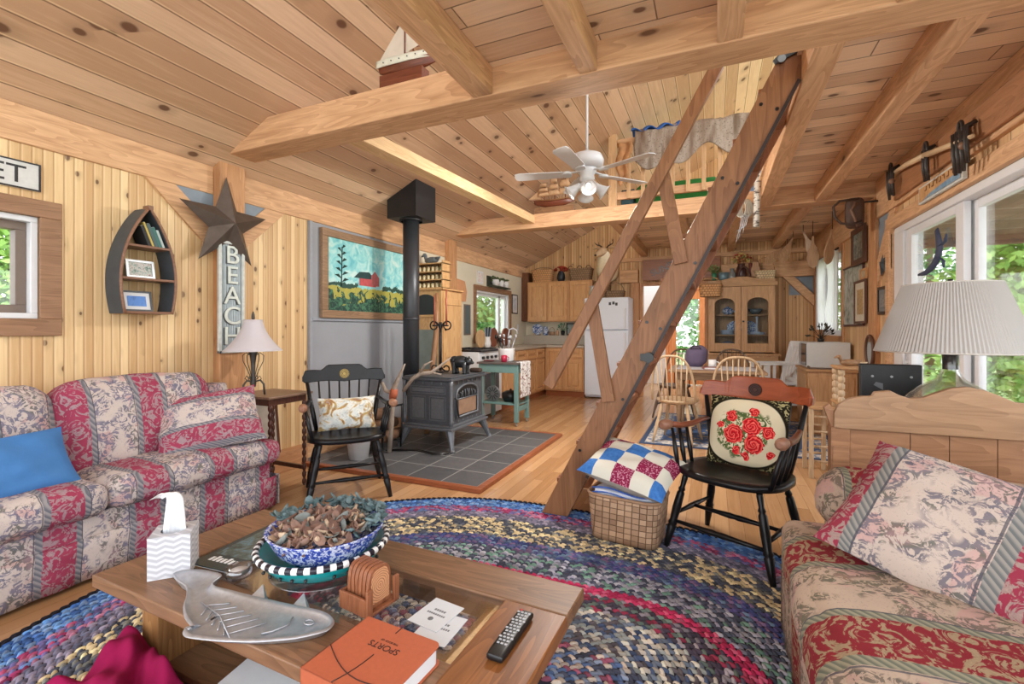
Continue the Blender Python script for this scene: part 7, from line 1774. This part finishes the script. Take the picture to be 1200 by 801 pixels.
MB().tube([(.27, 5.12, 2.48), (.36, 5.12, 2.66)], .005, 5).build('hanger', plain('cord_hanger', (150, 140, 120), .8), t)

# ---------------------------------------------------------------- loft: railing, hide, bedding
M_rl = wood('rail_pine', (222, 176, 124), (186, 140, 92), 'z', .45, .9)
t = thing('loft_railing', 'pine loft railing above the rear beam', 'railing', (-.3, 5.66, 2.681))
LZ = 2.681
MB().box((-1.17, 5.60, 2.672), (-1.07, 5.70, 3.54)).build('post', M_rl, t, bevel=.004)
MB().box((-1.07, 5.635, 2.76), (1.40, 5.675, 2.85)).build('bottom_rail', M_bx, t, bevel=.004)
MB().box((-1.07, 5.63, 3.40), (1.40, 5.68, 3.48)).build('top_rail', M_bx, t, bevel=.004)
for k in range(14): x = -.955+k*.165; MB().box((x, 5.612, 2.76), (x+.045, 5.636, 3.44)).build('baluster', M_rl, t, bevel=.002)
g = G('deer_hide', .95, 0, .1); q = g.xyz(g.co())
f = g.noise(g.comb(g.m('MULTIPLY', q[0], 7.), g.m('MULTIPLY', q[1], 3.), g.m('MULTIPLY', q[2], 1.5)), 1., 3)
M_hide = g.col(g.mix(g.step(g.noise(g.co(), 60, 2), .55, .7), g.ramp(f, [(.3, lin(104, 74, 56)), (.42, lin(146, 130, 116)), (.55, lin(172, 160, 148)), (.68, lin(120, 102, 86)), (.8, lin(98, 88, 80))]), lin(126, 112, 100)))
def hide(a, b):
    x = -.86+a*1.6; L = .25+.10*math.sin(a*9)+.05*math.sin(a*23)+.10*a
    d = b*(L+.2)
    if d < .12: return V((x, 5.74-d*.95, 3.50+.05*math.sin(d*10)+.010*math.sin(a*30)))
    return V((x+.01*math.sin(b*7), 5.60-.012-.02*math.sin(a*26)*b, 3.53-(d-.10)))
tag(MB().grid(hide, 60, 24).build('deer_hide', M_hide, loc=(0, 5.62, 3.45), solid=.012), 'grey brown deer hide draped over the loft railing', 'hide')
m = MB(); m.grid(lambda a, b: V((-.90+a*.6, 5.60+b*.16, 3.520+.035*math.sin(b*PI)+.025*math.sin(a*21+b*4)*1.0+.02*(a < .9))), 40, 10)
tag(m.build('blue_jacket', plain('bright_blue_cloth', (44, 92, 166), .7, 0, .3, 9), loc=(-.66, 5.68, 3.5), solid=.012), 'bright blue cloth bunched on the loft railing above the hide', 'clothing')
def roll(label, x0, x1, y, r, rgb):
    m = MB(); m.turned((x0, y, LZ+r), (x1, y, LZ+r), [(0, r*.75), (.05, r), (.3, r*.97), (.6, r*1.0), (.95, r), (1, r*.75)], 16)
    tag(m.build('sleeping_bag', plain('sleeping_bag_cloth', rgb, .75, 0, .2, 12), loc=((x0+x1)/2, y, LZ)), label, 'sleeping bag')
roll('rolled green sleeping bag lying behind the loft balusters', -.88, .05, 5.92, .15, (40, 120, 50))
roll('second rolled green sleeping bag behind the first one in the loft', -.80, -.05, 6.25, .18, (52, 130, 60))
roll('dark teal roll by the loft railing post', -1.06, -.90, 5.9, .13, (52, 80, 86))
roll('blue and white rolled bedding beyond the loft stair', .10, .55, 5.95, .16, (120, 150, 190))
t = thing('fur_pelt', 'tawny fur pelt hanging at the loft railing post', 'pelt', (-.98, 5.58, 3.0))
m = MB(); m.grid(lambda a, b: V((-1.06+.17*a*(1-.4*b)+.02*math.sin(b*9), 5.595-.012*math.sin(a*9), 3.42-.46*b-.06*math.sin(a*7)*b)), 12, 16); m.build('fur', plain('tawny_fur', (168, 122, 82), .95, 0, .35, 12), t, solid=.014)
# model ships
M_mh = wood('ship_mahogany', (136, 70, 44), (98, 44, 26), 'x', .3, 1.)
t = thing('model_sailboat', 'model sailboat with grey canvas sail on a wooden block on the front beam', 'model boat', (-1.77, 2.40, 2.691))
MB().box((-1.94, 2.36, 2.691), (-1.62, 2.44, 2.80)).build('block', M_mh, t, bevel=.002)
def hullmesh(x0, x1, y, zk, zd, bw, mats, sheer=.02):
    m = MB()
    def f(a, b):
        x = x0+(x1-x0)*a
        w_ = bw*(max(0.02, 1-abs(2*a-.85)**2.4*.8) if a < .97 else .05)
        s = b*2-1; z = zd+sheer*(2*a-1)**2 - (zd-zk)*(1-abs(s)**1.8)*(1-.35*abs(2*a-1)**2)
        return V((x, y+w_*s, z))
    return m.grid(f, 26, 13)
hullmesh(-1.965, -1.51, 2.40, 2.80, 2.86, .045, None, .014).build('keel', M_mh, t, solid=.004)
m = MB(); m.grid(lambda a, b: V((-1.98+.455*a, 2.40-.048*(max(.02, 1-abs(2*a-.85)**2.4*.8))-.001, 2.845+.045*b+.016*(2*a-1)**2)), 20, 3); m.build('topside', plain('ivory_paint', (220, 222, 206), .5), t, solid=.004)
m = MB(); m.grid(lambda a, b: V((-1.975+.45*a, 2.40+.046*(2*b-1)*(max(.02, 1-abs(2*a-.85)**2.4*.8)), 2.884+.016*(2*a-1)**2)), 20, 4); m.build('deck', M_oakc, t, solid=.003)
for k in range(6): MB().cyl((-1.90+k*.06, 2.349, 2.869), (-1.90+k*.06, 2.345, 2.869), .004, n=8).build('porthole', M_black, t)
M_sail = plain('sail_canvas', (206, 196, 180), .9, 0, .06, 14)
MB().cyl((-1.775, 2.40, 2.88), (-1.775, 2.40, 3.13), .005).cyl((-1.775, 2.39, 2.905), (-1.965, 2.39, 2.915), .004).cyl((-1.71, 2.40, 2.88), (-1.71, 2.40, 2.95), .004).cyl((-1.74, 2.40, 2.95), (-1.65, 2.40, 2.948), .003).build('mast', M_mh, t)
MB().add([(-1.778, 2.40, 2.915), (-1.96, 2.395, 2.925), (-1.81, 2.40, 3.11), (-1.778, 2.40, 3.09)], [(0, 1, 2, 3)]).build('mainsail', M_sail, t, solid=.003)
MB().add([(-1.77, 2.40, 3.08), (-1.74, 2.395, 2.93), (-1.66, 2.40, 2.955)], [(0, 1, 2)]).add([(-1.775, 2.405, 2.93), (-1.735, 2.405, 2.93), (-1.772, 2.405, 3.1)], [(0, 1, 2)]).build('jib', M_sail, t, solid=.003)
t = thing('model_ship', 'model square rigged tall ship on the rear beam behind the ceiling fan', 'model ship', (-1.85, 5.64, 2.671))
MB().box((-2.12, 5.59, 2.671), (-1.60, 5.69, 2.755)).build('block', wood('ship_stand', (160, 116, 80), (126, 86, 56), 'x', .3), t, bevel=.003)
hullmesh(-2.13, -1.60, 5.64, 2.757, 2.83, .055, None, .03).build('hull', M_mh, t, solid=.005)
m = MB(); m.grid(lambda a, b: V((-2.12+.51*a, 5.64+.05*(2*b-1)*(max(.02, 1-abs(2*a-.85)**2.4*.8)), 2.845+.03*(2*a-1)**2)), 20, 4); m.build('deck', M_oakc, t, solid=.003)
m = MB(); ms = MB(); M_sl2 = plain('ship_sail', (206, 168, 128), .9, 0, .12, 20)
for i, (x, h) in enumerate(((-2.0, .21), (-1.86, .28), (-1.72, .35))):
    m.cyl((x, 5.64, 2.84), (x, 5.64, 2.84+h), .006, .003)
    for k in range(3):
        z = 2.90+k*h*.28; w_ = .075-.015*k; m.cyl((x-w_, 5.625, z+h*.24), (x+w_, 5.625, z+h*.24), .003)
        ms.grid(lambda a, b, x=x, z=z, w_=w_, h=h: V((x+(2*a-1)*w_*(1.05-.15*b), 5.615-.03*math.sin(b*PI)*(1-.4*(2*a-1)**2), z+h*.24*b)), 7, 6)
m.cyl((-2.12, 5.64, 2.86), (-2.24, 5.64, 2.885), .005, .003); m.build('mast', M_mh, t); ms.build('sails', M_sl2, t, solid=.002)
MB().add([(-2.22, 5.64, 2.885), (-2.05, 5.64, 2.89), (-2.01, 5.64, 3.03)], [(0, 1, 2)]).add([(-1.70, 5.64, 2.90), (-1.60, 5.64, 2.93), (-1.71, 5.64, 3.14)], [(0, 1, 2)]).build('jib', M_sl2, t, solid=.002)
m = MB()
for x in (-2.0, -1.86, -1.72):
    for s in (-1, 1): m.tube([(x, 5.64, 2.84+.25*(x+2.85)), (x+s*.06, 5.68, 2.85)], .0015, 4)
m.build('rigging', M_iron, t)

# ---------------------------------------------------------------- ceiling fan
M_fan = plain('fan_white', (206, 206, 206), .45, 0, .01); M_fgl = plain('fan_glass', (210, 210, 210), .3, 0, .01)
g = G('added_bulb_glow'); g.b.inputs['Emission Color'].default_value = (1, .95, .88, 1); g.b.inputs['Emission Strength'].default_value = .7; M_bulb = g.mat  # glow added to the fan's unlit bulbs
fx, fy = -1.057, 4.137
t = thing('ceiling_fan', 'white five blade ceiling fan with frosted glass lights on a long rod', 'ceiling fan', (fx, fy, 2.5))
MB().cyl((fx, fy, 2.80), (fx, fy, roof(fx)-.02), .011).build('rod', M_fan, t)
MB().lathe([(.0, .03), (.05, .03), (.07, -.03), (.0, -.05)][::-1], (fx, fy, roof(fx)-.04), 24).build('canopy', M_fan, t)
MB().lathe([(0, 2.655), (.09, 2.66), (.145, 2.68), (.15, 2.73), (.13, 2.775), (.07, 2.795), (.025, 2.82), (0, 2.82)], (fx, fy, 0), 36).build('motor', M_fan, t)
MB().lathe([(0, 2.53), (.045, 2.535), (.07, 2.565), (.062, 2.60), (.085, 2.63), (.085, 2.655), (0, 2.66)], (fx, fy, 0), 28).build('hub', M_fan, t)
for k in range(5):
    a = math.radians(49+72*k); c, s = math.cos(a), math.sin(a); U, W = V((c, s, 0)), V((-s, c, 0)); tilt = V((0, 0, .16))
    b = MB(); Wt = (W+tilt).normalized(); Nn = U.cross(Wt); o_ = V((fx, fy, 2.615))
    b.prism([(.22, -.055), (.62, -.068), (.655, -.055), (.665, 0), (.655, .055), (.62, .068), (.22, .055), (.20, 0)], o_-Nn*.003, U, Wt, Nn*.006)
    bo = b.build('blade', M_fan, t)
    MB().bar(o_+U*.07+V((0,0,.02)), o_+U*.26, .03, .008).cyl(o_+U*.18-Nn*.012, o_+U*.18+Nn*.012, .045, n=16).build('bracket', M_fan, bo)
for k in range(4):
    a = math.radians(20+90*k); d_ = V((math.cos(a), math.sin(a), -.75)).normalized(); p = V((fx, fy, 2.555)); q_ = p+d_*.075
    m = MB(); m.tube([p, q_], .012, 8); ar = m.build('light_arm', M_fan, t)
    m = MB(); x_, y_ = frame(d_)
    def cup(u, v, q_=q_, d_=d_, x_=x_, y_=y_):
        r = .026+.036*max(0,v)**1.5+.012*(v > .9); th = u*2*PI; return q_+d_*(.125*v)+x_*r*math.cos(th)+y_*r*math.sin(th)
    m.grid(cup, 24, 8, cu=True); m.build('glass_shade', M_fgl, ar, solid=.004)
    MB().ball(q_+d_*.07, .024, 8).build('bulb', M_bulb, ar)
    L = bpy.data.lights.new('fan_fill_spot', 'SPOT'); L.energy = 26; L.shadow_soft_size = .06; L.spot_size = math.radians(165); L.spot_blend = .6; L.color = (1, .95, .88); lo = bpy.data.objects.new('fan_fill_spot', L); COL.objects.link(lo); lo.location = q_+d_*.14; lo.rotation_euler = V((d_.x*.6, d_.y*.6, d_.z)).to_track_quat('-Z', 'Y').to_euler()  # fill spots added under the unlit fan shades to brighten the room's back
MB().cyl((fx+.02, fy, 2.53), (fx+.02, fy, 2.33), .0015, n=5).build('pull_chain', M_fan, t)

# ---------------------------------------------------------------- loft stair
M_lad = wood('ladder_wood', (164, 108, 66), (126, 78, 46), 'z', .45, .8, .5, .3, .7, .2)
M_ladd = wood('ladder_wood_dark', (150, 84, 44), (112, 60, 32), 'z', .45, .8)
t = thing('loft_ladder', 'steep brown ship ladder stair rising to the loft opening', 'ladder', (-.6, 3.1, 0))
P0, P1 = V((-.947, 0, 0)), V((.407, 0, 2.66))
dl = (P1-P0).normalized(); nl = V((-dl.z, 0, dl.x))
def rail(y, w_, th, mat, name='side_rail', off=0., p0=0., p1=1.):
    pts = []; a = P0+nl*(off+w_/2); b = P0+nl*(off-w_/2)
    # horizontal cut at the foot, rounded shoulder at the head
    def at0(p): return p-dl*(p.z-.016)/dl.z
    a0, b0 = at0(a), at0(b); L = (P1-P0).length
    a1, b1 = P0+dl*L+nl*(off+w_/2), P0+dl*(L+.07)+nl*(off-w_/2)
    poly = [a0, b0, b1, P0+dl*(L+.09)+nl*(off-.02), P0+dl*(L+.06)+nl*(off+w_*.35), a1]
    m = MB(); m.prism([(p.x, p.z) for p in poly], (0, y, 0), (1,0,0), (0,0,1), (0, th, 0))
    return m.build(name, mat, t, bevel=.004)
r1 = rail(2.84, .155, .042, M_lad); r2 = rail(3.40, .155, .042, M_ladd)
for k in range(10):
    z = .24+k*.25; x = P0.x+(P1.x-P0.x)*z/P1.z
    MB().box((x-.10, 2.882, z-.016), (x+.075, 3.40, z+.016)).box((x-.10, 2.845, z-.012), (x-.07, 2.882, z+.012)).build('tread', M_ladd, t, bevel=.003)
# dark track along the lower edge and hinge hardware
m = MB(); a, b = P0+dl*.35-nl*.070, P0+dl*2.85-nl*.070; m.bar(a+V((0, 2.833, 0)), b+V((0, 2.833, 0)), .018, .014, (0,1,0)); m.build('track', plain('dark_track', (44, 30, 28), .5), r1)
for f_ in (.16, .3, .46, .6, .76, .9):
    for o_ in (.045, -.04): 
        c = P0.lerp(P1, f_)+nl*o_; MB().cyl((c.x, 2.841, c.z), (c.x, 2.832, c.z), .009, n=10).build('bolt', M_black, r1)
c = P0.lerp(P1, .40)-nl*.06; MB().cyl((c.x, 2.84, c.z), (c.x, 2.79, c.z), .03, n=16).box((c.x-.05, 2.825, c.z-.02), (c.x+.02, 2.841, c.z+.02)).build('latch', M_black, r1)
m = MB(); q0 = P1+V((-.02, 2.834, -.03)); m.prism([(-.09, -.02), (.10, .055), (.12, .12), (.10, .14), (-.08, .02), (-.10, .0)], q0, (1,0,0), (0,0,1), (0, -.012, 0)); m.build('bracket', plain('dark_steel', (52, 56, 58), .4, .5), r1)
MB().cyl((q0.x-.06, 2.835, q0.z-.0), (q0.x-.06, 2.815, q0.z), .02, n=14).build('pivot', plain('pivot_steel', (110, 114, 116), .3, .8), r1)
# handrail on the near side
h0, h1 = V((-.965, 2.80, .84)), V((.02, 2.80, 2.66))
hr = MB().bar(h0, h1, .07, .045, (0, 1, 0)).build('handrail', M_lad, t, bevel=.005)
for zz, f0 in ((1.38, .28), (2.12, .70)):
    top_ = h0.lerp(h1, f0); zb = top_.z-.62+.12*f0; xb = P0.x+(P1.x-P0.x)*zb/P1.z
    MB().bar((top_.x, 2.825, top_.z), (xb-.03, 2.825, zb), .075, .03, (0, 1, 0)).build('baluster', M_lad, hr, bevel=.003)
# ---------------------------------------------------------------- light and camera
w = bpy.data.worlds.new('overcast_sky'); SC.world = w; w.use_nodes = True
nt = w.node_tree; bg = nt.nodes['Background']
tc = nt.nodes.new('ShaderNodeTexCoord'); sx = nt.nodes.new('ShaderNodeSeparateXYZ'); nt.links.new(tc.outputs['Generated'], sx.inputs[0])
rp = nt.nodes.new('ShaderNodeValToRGB'); nt.links.new(sx.outputs[2], rp.inputs[0])
rp.color_ramp.elements[0].position = 0.; rp.color_ramp.elements[0].color = (.95, .97, 1.0, 1)
rp.color_ramp.elements[1].position = .7; rp.color_ramp.elements[1].color = (.86, .93, 1.0, 1)
nt.links.new(rp.outputs[0], bg.inputs[0]); bg.inputs[1].default_value = 1.15
cam = bpy.data.cameras.new('camera'); co = bpy.data.objects.new('camera', cam); COL.objects.link(co)
co.location = (0, 0, 1.2); co.rotation_euler = (PI/2, 0, math.radians(23.5))
cam.sensor_fit = 'HORIZONTAL'; cam.sensor_width = 36; cam.lens = 545/1200*36
cam.shift_y = -(400.5-386)/1200
cam.clip_start = .05
SC.camera = co
vs = SC.view_settings
SC.display_settings.display_device = 'sRGB'
vs.view_transform = 'Standard'; vs.look = 'None'; vs.gamma = 1; vs.use_curve_mapping = False; vs.exposure = 1.7
SC.cycles.max_bounces = 8; SC.cycles.diffuse_bounces = 5; SC.cycles.transparent_max_bounces = 12
